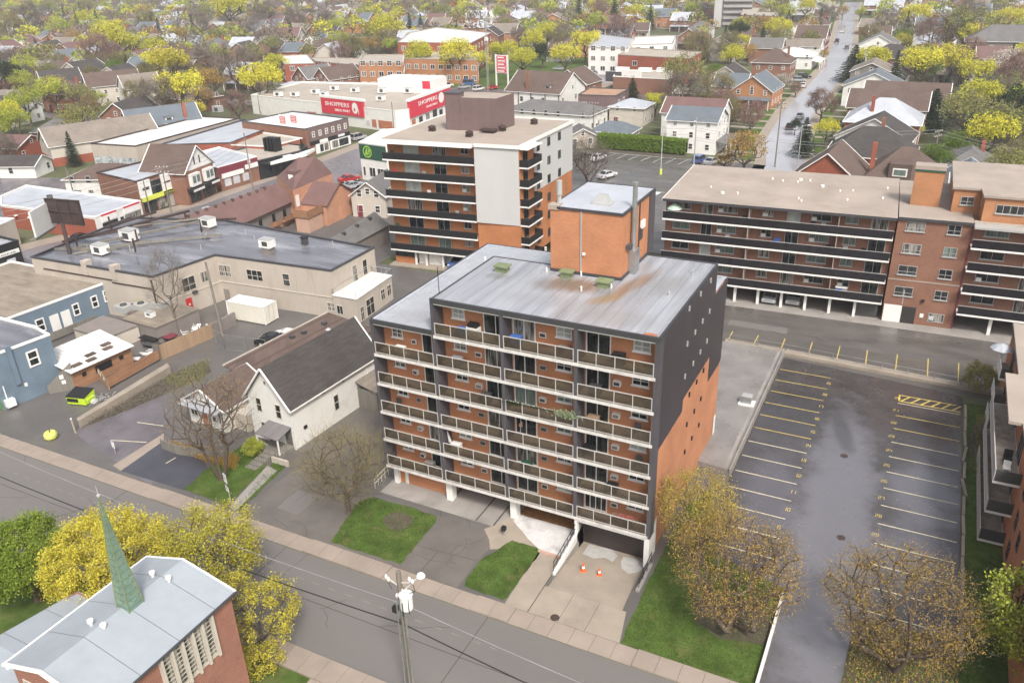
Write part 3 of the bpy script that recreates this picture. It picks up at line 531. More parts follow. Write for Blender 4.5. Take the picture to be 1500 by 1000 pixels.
for y,z in [(13.08,10.16),(11.0,10.1),(8.9,10.03),(12.95,7.55),(10.92,7.41),(8.76,7.36),(12.96,4.97),(10.8,4.9),(8.7,4.8)]:
    MB().box(W4+.02,W4+.12,y-.1,y+.1,z-.25,z+.12).build('wall_vent','black',A)
# fins
for i,x in enumerate(XS):
    top=ZL+.0 if i==0 else ZR-.3; wd=.13; lo=z1-.25
    if i==4: b=MB().box(x-.24,x+.075,-.05,.9,lo,top); 
    else: b=MB().box(x-wd,x+wd,-.05,YW,lo,top)
    b.build('fin','fin',A)
b=MB().box(W4-.27,W4-.243,-.03,.4,9.9,13.1); b.build('fin_brick_strip','orange_brick',A)
# storeys
rb=random.Random(11)
PZ=['pane0','pane1','pane2','pane3','pane0','pane0']
Fw=wallF((0,YW),(W4,YW))
for bay in range(4):
    xa,xb=XS[bay]+.14,XS[bay+1]-.14
    if bay==3: xb=XS[4]-.25
    for k in range(1,7):
        if bay==0 and k==6: continue
        zs=z1+(k-1)*h
        s=MB().box(xa-.14,xb+.14,-.1,YW,zs-.26,zs-.02); s_=s.build('balcony_slab','slab_white',A)
        MB().sheet([(xa,-.08),(xb,-.08),(xb,YW),(xa,YW)],zs-.012).build('balcony_floor','slab_floor',s_)
        r=MB(); zt=zs+1.02; npan=4
        r.box(xa,xb,-.06,.0,zt-.05,zt); r.box(xa,xb,-.055,-.005,zs+.08,zs+.13)
        for j in range(npan+1): x=xa+.03+(xb-xa-.06)*j/npan; r.box(x-.03,x+.03,-.065,.005,zs-.02,zt-.01)
        r.build('railing','railing_white',s_)
        if not (bay==1 and False): MB().box(xa+.03,xb-.03,-.035,-.02,zs+.13,zt-.05).build('railing_glass','smoked',s_)
        # door, window, air conditioner
        if bay in (0,1):
            ws,we=(.95,1.95) if bay==0 else (XS[1]+.95,XS[1]+2.05); ds,de=(3.75,5.6) if bay==0 else (XS[1]+3.65,XS[2]-.14); ac=(2.75,3.2) if bay==0 else (XS[1]+2.8,XS[1]+3.35)
        else:
            o_=XS[bay]; ds,de=o_+.25,o_+2.1; ws,we=o_+3.75,o_+4.98; ac=(o_+2.4,o_+2.95)
        win(A,Fw,ws,we,zs+1.05,zs+2.0,1,.42,pn='pane2' if k==6 and bay in(1,3) else rb.choice(PZ),sill=True)
        d_=win(A,Fw,ds,de,zs+.06,zs+2.15,1 if bay!=3 or k!=1 else 3,pn=rb.choice(['pane0','pane1','pane3','pane0']),name='balcony_door',t=.08)
        if not((bay==3 and k==6) or (bay==1 and k==6)):
            q=rb.random(); m_='white' if q<.6 else 'steel_grey'
            a_=MB(F=Fw).box(ac[0],ac[1],0,.28 if q<.5 else .08,zs+.75,zs+1.15).build('air_conditioner',m_,A); MB(F=Fw).box(ac[0]+.06,ac[1]-.06,(.28 if q<.5 else .08),(.3 if q<.5 else .1),zs+.82,zs+1.08).build('grille','frame_dark' if q>.3 else 'stucco_dark',a_)
# underside supports and ground floor
for x,y in ((5.75,.9),(11.75,.95)): MB().box(x-.28,x+.28,y-.35,y+.35,0,z1-.26).build('pillar','white',A)
MB().box(.0,.42,.85,1.19,0,z1-.26).build('pillar','white',A)
MB().box(.95,1.25,1.14,1.21,0.05,z1-.3).build('wall_strip','white',A)
MB().box(5.0,5.3,1.15,1.2,1.5,1.62).build('wall_lamp','black',A)
MB().box(17.35,17.6,.05,.4,-.1,z1-.26).build('garage_jamb','white',A); MB().box(17.62,W4-.36,.02,.3,2.0,z1-.27).build('garage_header','white',A)
MB().box(17.62,W4-.36,1.42,1.5,-1.1,z1-.12).build('garage_door','garage_dark',A)
MB().box(17.5,17.6,.4,1.4,-1.17,z1-.1).build('garage_side_wall','concrete_grey',A)
# penthouse
px0,px1,py0,py1,pz=11.5,17.4,9.0,15.5,23.9
P=MB(); P.prism([(px0,py0),(px1,py0),(px1,py1),(px0,py1)],ZR-.02,pz,top=False,bot=False); P=P.build('penthouse','orange_brick',A)
MB().sheet([(px0+.05,py0+.05),(px1-.05,py0+.05),(px1-.05,py1+1.2),(px0+.05,py1+1.2)],pz+.02).build('penthouse_roof','pale_roof',P)
b=MB(); b.box(px0+.6,px1+.1,py0-.1,py0+.05,pz-.12,pz+.06); b.box(px1-.02,px1+.12,py0+.05,py1+1.3,pz-.12,pz+.06); b.box(px0-.08,px0+.05,py0,py1+1.3,pz-.1,pz+.05); b.box(px0,px1,py1+1.2,py1+1.32,pz-.1,pz+.06); b.build('penthouse_roof_edge','roof_edge',P)
MB().box(px0,px1+.02,py1,py1+1.25,ZR,pz-.02).build('penthouse_rear_cladding','dark_clad',P)
MB().box(px1+.02,px1+.1,py1-.1,py1+1.3,ZR,pz-.1).build('penthouse_side_strip','fin',P)
MB().box(px0-.02,px1+.1,py0-.14,py0-.02,ZR,ZR+.2).box(px1+.0,px1+.14,py0,py1,ZR,ZR+.2).build('penthouse_flashing','roof_edge',P)
MB().box(px0-.15,px0+.75,py0-.1,py0+.7,pz-.2,pz+.16).build('corner_coping','tan_roof2',P)
MB().box(14.05,14.15,py0-.08,py0,ZR+.2,pz).build('downpipe','frame_alu',P)
b=MB(); b.tube((17.7,10.9,ZR+1.1),(17.7,10.9,pz+1.9),.19,n=14); b.tube((17.7,10.9,pz+1.8),(17.7,10.9,pz+2.0),.24,n=14); c=b.build('flue_pipe','galv',A,smooth=False)
MB().box(17.42,18.0,10.6,11.6,ZR,ZR+1.9).build('flue_base','galv',A); MB().box(17.42,17.75,9.9,10.6,ZR+2.2,ZR+2.5).build('flue_bracket','fin',A)
b=MB(); b.tube((11.95,9.7,pz),(11.95,9.7,pz+.9),.17,n=12); b.tube((11.95,9.7,pz+.8),(11.95,9.7,pz+1.9),.24,n=12); b.build('chimney_pipe','steel_grey',A)
b=MB(); b.box(14.2,15.8,10.6,11.7,pz+.02,pz+.12); vs=[(14.35,10.7,pz+.12),(15.65,10.7,pz+.12),(15.65,11.6,pz+.12),(14.35,11.6,pz+.12),(14.65,10.9,pz+.75),(15.35,10.9,pz+.75),(15.35,11.4,pz+.75),(14.65,11.4,pz+.75)]
b.add(vs,[(0,1,5,4),(1,2,6,5),(2,3,7,6),(3,0,4,7),(4,5,6,7)]); b.build('roof_vent','steel_grey',P)
MB().box(17.42,17.5,13.2,13.8,20.6,21.6).build('hatch','frame_dark',P); MB().box(17.42,17.6,13.3,14.1,21.5,22.1).build('junction_box','white',P); MB().box(17.41,17.5,12.9,13.0,19.6,pz-.1).build('conduit','roof_edge',P)
MB().box(14.25,14.45,py0-.15,py0,20.3,20.5).build('wall_lamp','white',P)
for (x,y,s) in ((8.0,7.3,.62),(13.3,8.1,.55),(16.7,7.3,.6)):
    b=MB(); b.box(x-s*.75,x+s*.75,y-s*.6,y+s*.6,ZR-.02,ZR+.42); b.box(x-s,x+s,y-s*.8,y+s*.8,ZR+.42,ZR+.52); b.build('roof_exhaust','green_vent',A)
for (x,y) in ((22.1,12.4),(21.7,7.5),(15.4,5.9),(11.3,8.6),(17.3,7.2),(14.2,8.8),(5.5,9)):
    MB().tube((x,y,ZR-.3),(x,y,ZR+.32),.07,n=8).build('vent_pipe','white' if x<21 else 'steel_grey',A)
MB().tube((5.75,1.2,ZR),(5.75,1.2,ZR+2.1),.03,n=6).build('mast','black',A)
MB().sheet(blob(22.6,.45,.5,.25,10,9),ZR-.01).build('roof_patch','terracotta',A)
# things on the balconies
def onb(name,bay,k,fx,label,cat,fn):
    zs=z1+(k-1)*h; x=XS[bay]+fx; t=T(name,label,cat,(x,.75,zs-.01)); fn(t); return t
def bbq(t): MB().box(-.45,.45,-.25,.25,.55,.95).build('lid','black',t); MB().box(-.35,.35,-.2,.2,0,.55).build('cart','frame_dark',t); MB().box(-.7,-.45,-.2,.2,.6,.64).box(.45,.7,-.2,.2,.6,.64).build('side_shelf','frame_dark',t)
onb('barbecue',3,6,2.9,'black covered barbecue on the top right balcony','barbecue',bbq)
onb('barbecue',1,6,3.1,'barbecue with white front and black lid on the top balcony beside the lower roof','barbecue',lambda t:(MB().box(-.5,.5,-.28,.28,0,.9).build('cabinet','white',t),MB().box(-.4,.4,-.25,.25,.9,1.2).build('lid','black',t)))
onb('folded_tarp',1,6,2.2,'blue folded tarp behind the glass of the top balcony beside the lower roof','tarp',lambda t:(MB().box(-.6,.5,-.2,.2,0,.55).build('fold','cloth_blue',t),MB().box(-.45,.3,-.15,.15,.55,.7).build('top_fold','cloth_blue',t)))
def chair_parts(t,m='frame_dark',s=1.0):
    MB().box(-.25*s,.25*s,-.25*s,.25*s,.40*s,.45*s).build('seat',m,t); MB().box(-.25*s,.25*s,.2*s,.25*s,.45*s,.9*s).build('backrest',m,t)
    for x in (-.22,.22):
        for y in (-.22,.22): MB().box((x-.02)*s,(x+.02)*s,(y-.02)*s,(y+.02)*s,0,.40*s).build('leg',m,t)
onb('balcony_chair',3,3,4.6,'dark chair at the right end of a right-hand balcony, third from the bottom','chair',chair_parts)
onb('balcony_chair',3,4,4.4,'dark chair at the right end of the right-hand balcony, fourth from the bottom','chair',chair_parts)
onb('balcony_chair',0,3,1.2,'dark chair on the left-hand balcony, third from the bottom','chair',chair_parts)
onb('parasol',2,3,.9,'closed pale pink parasol at the left end of the plant-hung balcony','parasol',lambda t:(MB().tube((0,0,0),(.1,0,1.9),.03).build('pole','frame_alu',t),MB().tube((.07,0,1.2),(.3,-.3,1.75),.16,.05).build('canopy','pink_wall',t)))
onb('parasol',1,2,.4,'closed white parasol leaning on the railing of the second balcony column','parasol',lambda t:(MB().tube((0,0,0),(-.1,-.3,1.9),.03).build('pole','frame_alu',t),MB().tube((-.02,-.1,.8),(-.1,-.3,1.85),.14,.04).build('canopy','canvas',t)))
def leaves(mb,cx,cy,cz,rx,ry,rz,n,s,r_):
    for i in range(n):
        a=Vector((r_.gauss(0,.5)*rx+cx,r_.gauss(0,.5)*ry+cy,r_.gauss(0,.5)*rz+cz)); u=Vector((r_.uniform(-1,1),r_.uniform(-1,1),r_.uniform(-1,1))).normalized()*s; v=u.orthogonal().normalized()*s*.6
        mb.add([a-u,a+v,a+u,a-v],[(0,1,2,3)])
t=T('balcony_garland','dark green leafy garland hung along the middle right balcony railing','garland',(XS[2]+2.9,-.1,z1+3*h+1.0)); r_=random.Random(3)
for i in range(2): 
    b=MB(); leaves(b,-2.0+i*4.2,0,-.05,.9 if not i else 1.1,.12,.12 if not i else .35,170 if not i else 420,.07,r_); b.build('foliage','leaf_dark' if not i else 'green_vent',t)
b=MB(); leaves(b,0,0,0,2.0,.05,.05,200,.05,r_); b.build('string','leaf_dark',t)
t=T('flower_box','pots of red flowers on the lowest right balcony','flower pots',(XS[3]+3.9,.3,z1-.01)); b=MB(); leaves(b,-.5,0,.8,.5,.2,.3,160,.06,r_); leaves(b,.3,0,.8,.5,.2,.3,160,.06,r_); b.build('foliage','leaf_pink',t); b=MB(); leaves(b,0,0,.95,.7,.2,.2,70,.05,r_); b.build('blooms','red',t); MB().box(-1.0,-.5,-.15,.2,0,.5).box(.1,.6,-.15,.2,0,.5).build('pot','terracotta',t)
rq=random.Random(21)
for n_,(bay,k,fx,m_) in enumerate([(0,5,2.0,'white'),(1,5,1.5,'cloth_grey'),(2,6,.8,'cloth_blue'),(2,6,4.6,'stucco_dark'),(3,5,1.2,'frame_dark'),(3,3,.8,'black'),(2,2,1.4,'green_dark'),(1,2,.9,'white'),(0,1,3.9,'stucco_dark'),(3,2,2.7,'black'),(1,4,3.9,'frame_dark'),(3,4,1.1,'wood')]):
    bl=['leftmost','second','third','rightmost'][bay]; fl=['lowest','second lowest','third','fourth','fifth','top'][k-1]
    mn={'white':'white','cloth_grey':'grey','cloth_blue':'blue','stucco_dark':'brown','frame_dark':'charcoal','black':'black','green_dark':'dark green','wood':'wooden'}[m_]
    onb('storage_box',bay,k,fx,f'{mn} storage box on the {fl} balcony of the {bl} column','box',lambda t:(MB().box(-.4,.4,-.25,.25,0,.55+.1*(n_%3)).build('body',m_,t),MB().box(-.43,.43,-.28,.28,.55+.1*(n_%3),.62+.1*(n_%3)).build('lid',m_,t)))
# railings, cones, low walls in front
t=T('ramp_wall','low white retaining wall with dark handrail between the entrance and the garage ramp','wall',(17.45,-3.9,0)); b=WB(t)
b.add([(17.38,-4.2,0),(17.6,-4.2,0),(17.6,1.3,0),(17.38,1.3,0),(17.38,-4.2,.25),(17.6,-4.2,.25),(17.6,1.3,.95),(17.38,1.3,.95)],[(0,1,5,4),(1,2,6,5),(2,3,7,6),(3,0,4,7),(4,5,6,7)]); b.build('parapet','white_wall',t)
b=WB(t)
for zo in (.45,.9): b.tube((17.42,-4.1,.25+zo),(17.42,1.2,.9+zo),.03,n=6)
for i in range(9): y=-4.1+i*.66; b.tube((17.42,y,.25+(y+4.1)*.12),(17.42,y,1.15+(y+4.1)*.122),.022,n=5)
b.build('handrail','black',t)
t=T('ramp_railing','short dark railing on the right side of the garage ramp','railing',(23.6,-2,0)); b=WB(t)
for zo in (.5,.95): b.tube((23.65,-3,zo),(23.65,-.1,zo+.25),.03,n=6)
for i in range(4): y=-3+i*.95; b.tube((23.65,y,0),(23.65,y,1+(y+3)*.08),.025,n=5)
b.build('rail','black',t); WB(t).box(23.5,23.8,-3.3,-.1,0,.2).build('kerb','concrete_grey',t)
t=T('entry_railing','short white metal railing at the left corner of the apartment block','railing',(-1.2,-.5,0)); b=WB(t)
for zo in (.5,.95): b.tube((-1.1,-.6,zo),(-1.25,1.6,zo),.03,n=6)
for i in range(5): y=-.6+i*.55; b.tube((-1.1-.03*i,y,0),(-1.1-.03*i,y,.95),.022,n=5)
b.build('rail','white',t)
def cone(x,y,z,label,s=1):
    t=T('traffic_cone',label,'traffic cone',(x,y,z),group='traffic cones on the garage ramp'); MB().box(-.19*s,.19*s,-.19*s,.19*s,0,.04).build('base','cone',t)
    MB().lathe([(.15*s,.04),(.035*s,.72*s)]).build('body','cone',t); MB().lathe([(.118*s,.27*s),(.085*s,.44*s)]).build('band','white',t); return t
zr=lambda y: .02-1.19*(y+5.5)/8.5
cone(19.1,-2.4,zr(-2.4),'taller orange traffic cone left on the garage ramp',1.12); cone(20.35,-2.3,zr(-2.3),'smaller orange and white traffic cone right on the garage ramp',.95)
t=T('bollard_light','small black bollard lamp on the walk by the marble entrance','lamp',(12.0,-1.6,0)); MB().box(-.16,.16,-.16,.16,.5,.85).build('lamp_head','black',t); MB().tube((0,0,0),(0,0,.5),.08).build('post','concrete_grey',t)
# ---------- long five-storey building behind ----------
def sh(F,y): return F@Matrix.Translation((0,y,0))
def balc(A,F,s0,s1,k0,n,rec,pat,rail='dark_rail',zb=2.5,h=2.65,div=()):
    for k in range(k0,k0+n):
        zs=zb+k*h
        s=MB(OF(A),F).box(s0,s1,-rec,0,zs-.2,zs).build('balcony_slab','white',A)
        MB(OF(A),F).box(s0+.05,s1-.05,-.09,-.04,zs+.03,zs+.92).build('balcony_panel',rail,s)
        b=MB(OF(A),F).box(s0,s1,-.1,-.02,zs+.97,zs+1.02); 
        m=int((s1-s0)/1.5)
        for i in range(m+1): x=s0+.03+(s1-s0-.06)*i/m; b.F=F; b.box(x-.02,x+.02,-.08,-.05,zs+.9,zs+.99)
        b.build('balcony_rail','steel_grey' if rail=='dark_rail' else 'frame_dark',s)
        for x in div: MB(OF(A),F).box(x-.04,x+.04,-rec,-.1,zs,zs+2.3).build('divider','tan_roof2',A)
        for i,(ty,a,c) in enumerate(pat):
            f2=sh(F,-rec)
            if ty=='w': win(A,f2,a,c,zs+1.0,zs+1.95,1,None,'frame_alu',rq.choice(['pane0','pane1','pane3','pane3','pane0']),sill=True)
            else: win(A,f2,a,c,zs+.05,zs+2.1,1,None,'frame_alu',rq.choice(['pane0','pane0','pane3','pane1','pane2']),name='balcony_door')
            if ty=='w' and rq.random()<.3: MB(OF(A),f2).box(a+.1,a+.65,0,.3,zs+1.05,zs+1.45).build('air_conditioner','white',A)
def fixo(b,A):
    b.o=Vector(OF(A)); return b
_box=MB.box
B=T('long_apartment_building','long brown brick apartment building with dark balcony bands and a tan gravel roof','apartment building',(8.0,51.3,0))
F1=wallF((8.0,51.3),(34.9,52.75)); L1=26.94; F2=wallF((35.1,53.6),(42.75,54.05)); F3=wallF((42.9,52.85),(62,53.6))
HB=13.0
def lb(F,*a): return fixo(MB(F=F),B).box(*a)
lb(F1,0,L1+.1,-18.5,-1.6,2.3,HB-.25).build('brick_wall','brown_brick',B)
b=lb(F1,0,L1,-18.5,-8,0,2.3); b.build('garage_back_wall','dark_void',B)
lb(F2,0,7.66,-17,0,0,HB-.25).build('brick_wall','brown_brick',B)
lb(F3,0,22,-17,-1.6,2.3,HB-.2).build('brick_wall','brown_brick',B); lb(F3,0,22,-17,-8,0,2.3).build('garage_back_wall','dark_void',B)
lb(F1,-.1,L1+.12,-18.6,.05,HB-.25,HB).build('roof','tan_roof',B); lb(F2,0,7.72,-17,.25,HB-.245,HB+.005).build('roof','tan_roof',B)
lb(F1,-.14,L1+.12,.05,.09,HB-.3,HB+.03).build('roof_edge','roof_edge',B); lb(F1,-.17,-.1,-18.6,.09,HB-.3,HB+.06).build('roof_edge_trim','white',B); lb(F2,0,7.76,.25,.29,HB-.3,HB+.03).build('roof_edge','roof_edge',B)
P1=[]
for a in (0,6.75,13.5,20.2):
    P1+=[('w',a+1.0,a+2.6),('d',a+3.7,a+5.5)] if a in(0,13.5) else [('w',a+.8,a+2.0),('d',a+4.0,a+5.9)]
P1+=[('w',6.0,6.6),('w',13.2,14.0) ]
P1=[('w',1.0,3.2),('d',4.6,6.0),('w',6.6,9.0),('w',12.0,13.3),('d',14.9,16.5),('w',17.7,20.0),('w',21.6,23.0),('d',24.4,26.3)]
balc(B,F1,-.05,L1,0,4,1.6,P1,div=(10.6,20.9))
for i in range(8):
    x=L1-2.9-2.87*i if i else L1-2.9
    if x>0: lb(F1,x-.16,x+.16,-1.2,-.8,0,2.3).build('garage_pillar','white',B)
structure(MB().sheet([(10.8, 52.7),(16.9, 51.0),(35.3, 51.7),(42.6, 51.9),(47.5, 52.0),(62,52),(62,60),(8,60),(5,50)],.030),'garage_apron','concrete_grey')
lb(F1,L1-2.7,L1-.3,-1.4,-1.3,0,2.2).build('garage_grille','frame_dark',B)
for z,k in ((10.45,3),(7.8,2),(5.15,1),(2.5,0)):
    pn=rq.choice
    win(B,F2,.9,2.9,z+.95,z+2.1,1,.35,'frame_alu',pn(['pane1','pane0','pane3']),sill=True,t=.06); 
    if k!=0 or True: win(B,F2,5.2,6.6,z+.95,z+2.1,1,.4,'frame_alu',pn(['pane2','pane0','pane3']),sill=True,t=.06)
lb(F2,0,7.6,0,.04,5.35,5.5).build('string_course','tan_roof2',B)
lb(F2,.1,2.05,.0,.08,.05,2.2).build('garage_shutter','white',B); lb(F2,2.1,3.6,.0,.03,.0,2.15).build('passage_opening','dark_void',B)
win(B,F2,5.0,6.7,.6,1.7,2,None,'frame_alu','pane1'); lb(F2,4.1,4.5,0,.04,1.0,1.5).build('notice','white',B); lb(F2,5.1,5.6,.06,.09,.85,1.35).build('window_sticker','screen',B); lb(F2,4.0,4.3,0,.25,3.0,3.3).build('wall_lamp','black',B); lb(F2,1.95,2.05,0,.05,2.4,4.2).build('conduit','steel_grey',B)
lb(F2,7.55,7.7,-1.5,.03,0,HB-.3).build('downpipe','maroon',B)
balc(B,F3,0,20,0,4,1.6,[('w',1.2,3.6),('d',5.6,7.4),('w',9,11)],div=())
for i in range(6): x=3.7+3.6*i; lb(F3,x-.17,x+.17,-1.2,-.8,0,2.3).build('garage_pillar','white',B)
lb(F3,-.05,20,-1.7,.1,HB-.35,HB-.15).build('roof_edge','steel_grey',B)
# roof extras: chimney, upper storey on the wing
b=fixo(MB(),B); b.box(35.9,39.0,59.0,60.7,HB-.02,HB+4.3); b.build('chimney_stack','tan_brick',B); fixo(MB(),B).box(35.8,39.1,58.9,60.8,HB+4.3,HB+4.75).build('chimney_cap','tan_roof2',B); fixo(MB(),B).box(35.82,39.08,58.92,60.78,HB+4.05,HB+4.3).build('chimney_band','green_dark',B)
U=[(40.3,57.6),(43.2,57.9),(43.4,55.0),(62,55.8),(62,72),(40,70.5)]
fixo(MB(),B).prism(U,HB-.3,HB+2.7,top=False,bot=False).build('upper_storey','tan_brick',B); Ui=inset(ccw(U),-.25); fixo(MB(),B).prism(Ui,HB+2.7,HB+2.95).build('upper_roof','tan_roof',B)
Fu=wallF((40.3,57.6),(43.2,57.9)); win(B,Fu,.8,2.2,HB+.9,HB+1.9,1,.4,'frame_alu','pane0',sill=True); Fu=wallF((43.4,55.0),(62,55.8)); win(B,Fu,1.2,4.0,HB+1.0,HB+2.0,3,None,'frame_alu','pane0',sill=True); win(B,Fu,5.8,8.2,HB+1.0,HB+2.0,3,None,'frame_alu','pane0',sill=True)
fixo(MB(),B).add([(43.2,57.6,HB+.9),(43.6,57.3,HB+.9),(43.6,57.3,HB+2.0),(43.2,57.6,HB+2.3)],[(0,1,2,3)]).build('roof_flashing','white',B)
lb(F3,0,20,-2.4,-1.55,HB-.16,HB-.05).build('wing_roof_strip','beige_roof',B)
rr=random.Random(2)
for i in range(16): x=rr.uniform(10,34); y=rr.uniform(54,66); s=rr.choice([.12,.12,.25]); fixo(MB(),B).tube((x,y,HB-.05),(x,y,HB+.25),s,n=8).build('roof_vent','white',B)
def onlb(name,s,k,label,cat,fn,F=F1):
    p=F@Vector((s,-.8,2.5+2.65*k)); t=T(name,label,cat,p); fn(t)
onlb('patio_umbrella',1.3,3,'pale green tilted patio umbrella on the top left balcony of the long building','umbrella',lambda t:(MB().tube((0,0,0),(0,0,1.4),.03).build('pole','white',t),MB().lathe([(1.0,1.2),(.7,1.5),(.05,1.95)],n=8).build('canopy','leaf_white' if 0 else 'green_pale',t))) if 0 else None
reg('green_pale',mat('pale_green_cloth',(.42,.55,.45),.8))
onlb('patio_umbrella',1.3,3,'pale green patio umbrella on the top left balcony of the long building','umbrella',lambda t:(MB().tube((0,0,0),(0,0,1.4),.03).build('pole','white',t),MB().lathe([(1.0,1.15),(.7,1.45),(.05,1.85)],n=8).build('canopy','green_pale',t)))
onlb('balcony_chair',14.1,2,'blue folding chair on a middle balcony of the long building','chair',lambda t:chair_parts(t,'cloth_blue',1.3))
for i,(s,m_,nm) in enumerate(((21.9,'cloth_blue','blue'),(22.6,'cloth_grey','grey'))): onlb('storage_bin',s,0,nm+' storage bin on the lowest balcony of the long building','bin',lambda t:(MB().box(-.3,.3,-.25,.25,0,1.1).build('body',m_,t),MB().box(-.33,.33,-.28,.28,1.1,1.2).build('lid','white',t)))
for i,(s,k) in enumerate(((18.0,3),(19.2,3),(20.1,2),(22.0,2),(24.0,2),(8.1,2),(10,3))):
    onlb('balcony_chair',s,k,f"dark chair on the {['lowest','second','third','top'][k]} long balcony, {['a little left of centre','right of centre','near the middle divider','right of the middle divider','near the brick stair bay','in the left part','left of the first divider'][i]}",'chair',lambda t:chair_parts(t,'frame_alu' if i%2 else 'black',1.1))
# ---------- seven-storey building ----------
C=T('tower_apartment_block','seven-storey orange brick block with pale grey cladding and a brown rooftop box','apartment building',(-31.7,47.4,0))
Fa=wallF((-31.7,47.4),(-11.35,49.45)); La=20.45; Fb=wallF((-11.35,49.45),(-11.5,68)); Lb=18.55; HC=18.5
def cb(F,*a): return fixo(MB(F=F),C).box(*a)
b=fixo(MB(),C); b.prism([(-31.8,48.9),(-17.8,50.3),(-17.7,49.0),(-11.35,49.47),(-11.5,68),(-32.6,66.5)],2.3,HC-.1,top=False,bot=False); b.build('brick_wall','orange_brick2' if 0 else 'tower_brick' if 'tower_brick' in M else reg('tower_brick',brick('tower_brick',(.43,.17,.07),(.48,.20,.085),(.38,.17,.09))) and 'tower_brick',C)
b=fixo(MB(),C); b.prism([(-30.5,50.2),(-20,51.2),(-20,66),(-31,66)],0,2.3,top=False,bot=False); b.build('ground_floor_wall','white',C)
b=fixo(MB(),C); b.prism([(-32.1,46.9),(-17.6,48.25),(-17.6,48.6),(-11.2,49.2),(-11.3,68.1),(-32.8,66.7)],HC-.12,HC); b.build('roof','tan_roof2',C)
b=fixo(MB(),C)
for p,q in (((-32.1,46.9),(-17.6,48.25)),((-17.6,48.6),(-11.2,49.2)),((-11.2,49.2),(-11.3,68.1)),((-32.8,66.7),(-32.1,46.9)),((-11.3,68.1),(-32.8,66.7))):
    f=wallF(p,q); Lx=(Vector(q)-Vector(p)).length; b.F=f; b.box(0,Lx,-.12,.06,HC-.3,HC+.14)
b.build('roof_edge','white',C)
cb(Fa,14.1,La+.02,-.6,.06,7.7,HC-.3).build('cladding_panel','grey_clad',C)
cb(Fb,0.0,Lb,-.3,.05,11.2,HC-.3).build('cladding_panel','grey_clad',C)
balc(C,Fa,-.05,14.0,0,6,1.5,[('w',11.4,12.6),('d',7.2,9.2),('d',2.6,5.0)],rail='black')
cb(Fa,-.1,14.0,-.2,.75,HC-.42,HC-.3).build('canopy','white',C)
for k in range(6):
    zs=2.5+2.65*k; s=cb(Fb,.1,4.6,-.1,1.35,zs-.2,zs).build('balcony_slab','white',C)
    b=cb(Fb,.15,4.55,1.25,1.3,zs+.02,zs+.95); b.F=Fb; b.box(.12,.17,0,1.3,zs+.02,zs+.95); b.box(4.52,4.57,0,1.3,zs+.02,zs+.95); b.build('balcony_panel','black',s)
    cb(Fb,.0,4.7,.02,.06,zs,zs+2.4).build('brick_recess','tower_brick',C); win(C,Fb,1.2,2.6,zs+.1,zs+2.1,1,None,'frame_dark','pane0',name='balcony_door',base=.065,dep=.1)
    for a in (5.6,9.2,13.0):
        win(C,Fb,a,a+1.0,zs+.9,zs+2.1,0,None,'frame_dark','pane0',t=.06,base=.05,dep=.1)
cb(Fb,0,4.7,-.05,1.4,HC-.42,HC-.3).build('canopy','white',C)
# ground floor of the tower: carport posts
for i,x in enumerate((3.6,5.3,8.0,11.3,13.8)): cb(Fa,x-.12,x+.12,-1.0,-.7,0,2.3).build('carport_post','white' if i!=3 else 'signyellow',C)
cb(Fa,.1,3.2,-1.2,-1.0,0,1.1).build('low_brick_wall','tower_brick',C); cb(Fa,3.7,5.2,-1.6,-1.5,0,2.3).build('storage_door','white',C); cb(Fa,5.4,7.9,-1.5,-1.4,0,2.3).build('storage_wall','white',C)
cb(Fa,.1,3.2,-1.15,-1.1,1.1,2.3).build('shopfront_glass','pane0',C); cb(Fa,-.3,14.2,-1.5,.4,0,.12).build('plinth','concrete',C)
for y in (1,4.2,7.5,11): cb(Fb,y,y+.25,.2,.45,0,2.3).build('carport_post','white',C)
b=fixo(MB(),C); b.prism([(-25.6,56.3),(-18.4,57.0),(-18.2,62.2),(-26,61.6)],HC-.02,HC+4.6,top=False,bot=False); pb=b.build('rooftop_box','taupe',C)
fixo(MB(),C).prism([(-25.5,56.4),(-18.5,57.1),(-18.3,62.1),(-25.9,61.5)],HC+4.5,HC+4.55).build('rooftop_box_roof','tan_roof2',pb)
b=fixo(MB(),C); b.prism([(-26.2,56.1),(-23.9,56.3),(-24.1,58),(-26.4,57.8)],HC-.02,HC+5.1); b.build('rooftop_stack','taupe',pb); fixo(MB(),C).prism([(-26.3,56.0),(-23.8,56.2),(-24.0,58.1),(-26.5,57.9)],HC+5.1,HC+5.25).build('stack_cap','fin',pb)
for x,y in ((-27.7,54.6),(-20.6,52.9),(-18.0,57.9),(-15.8,63.8),(-26.6,58.8)):
    b=fixo(MB(),C); b.box(x-.4,x+.4,y-.4,y+.4,HC,HC+.35); b.lathe([(.3,.3),(.55,.45),(.55,.7),(.2,.85)],(x,y,HC),10); b.build('roof_exhaust','rust_black',C)
fixo(MB(),C).box(-20.5,-18.2,55.6,56.8,HC+.3,HC+.5).build('roof_platform','rust_black',C)
for i,(s,k,m_) in enumerate(((1.0,5,'green_dark'),(1.2,4,'red'),(6.4,3,'white'),(8.6,2,'black'),(5.8,4,'frame_alu'),(7.5,5,'cloth_grey'),(10.6,2,'frame_alu'),(.9,1,'green_dark'))):
    p=Fa@Vector((s,-.75,2.5+2.65*k)); cn={'green_dark':'dark green','red':'red','white':'white','black':'black','frame_alu':'grey','cloth_grey':'pale grey'}[m_]
    chair_parts(T('balcony_chair',f"{cn} chair on the {['lowest','second','third','fourth','fifth','top'][k]} front balcony of the seven-storey block",'chair',p),m_,1.15)
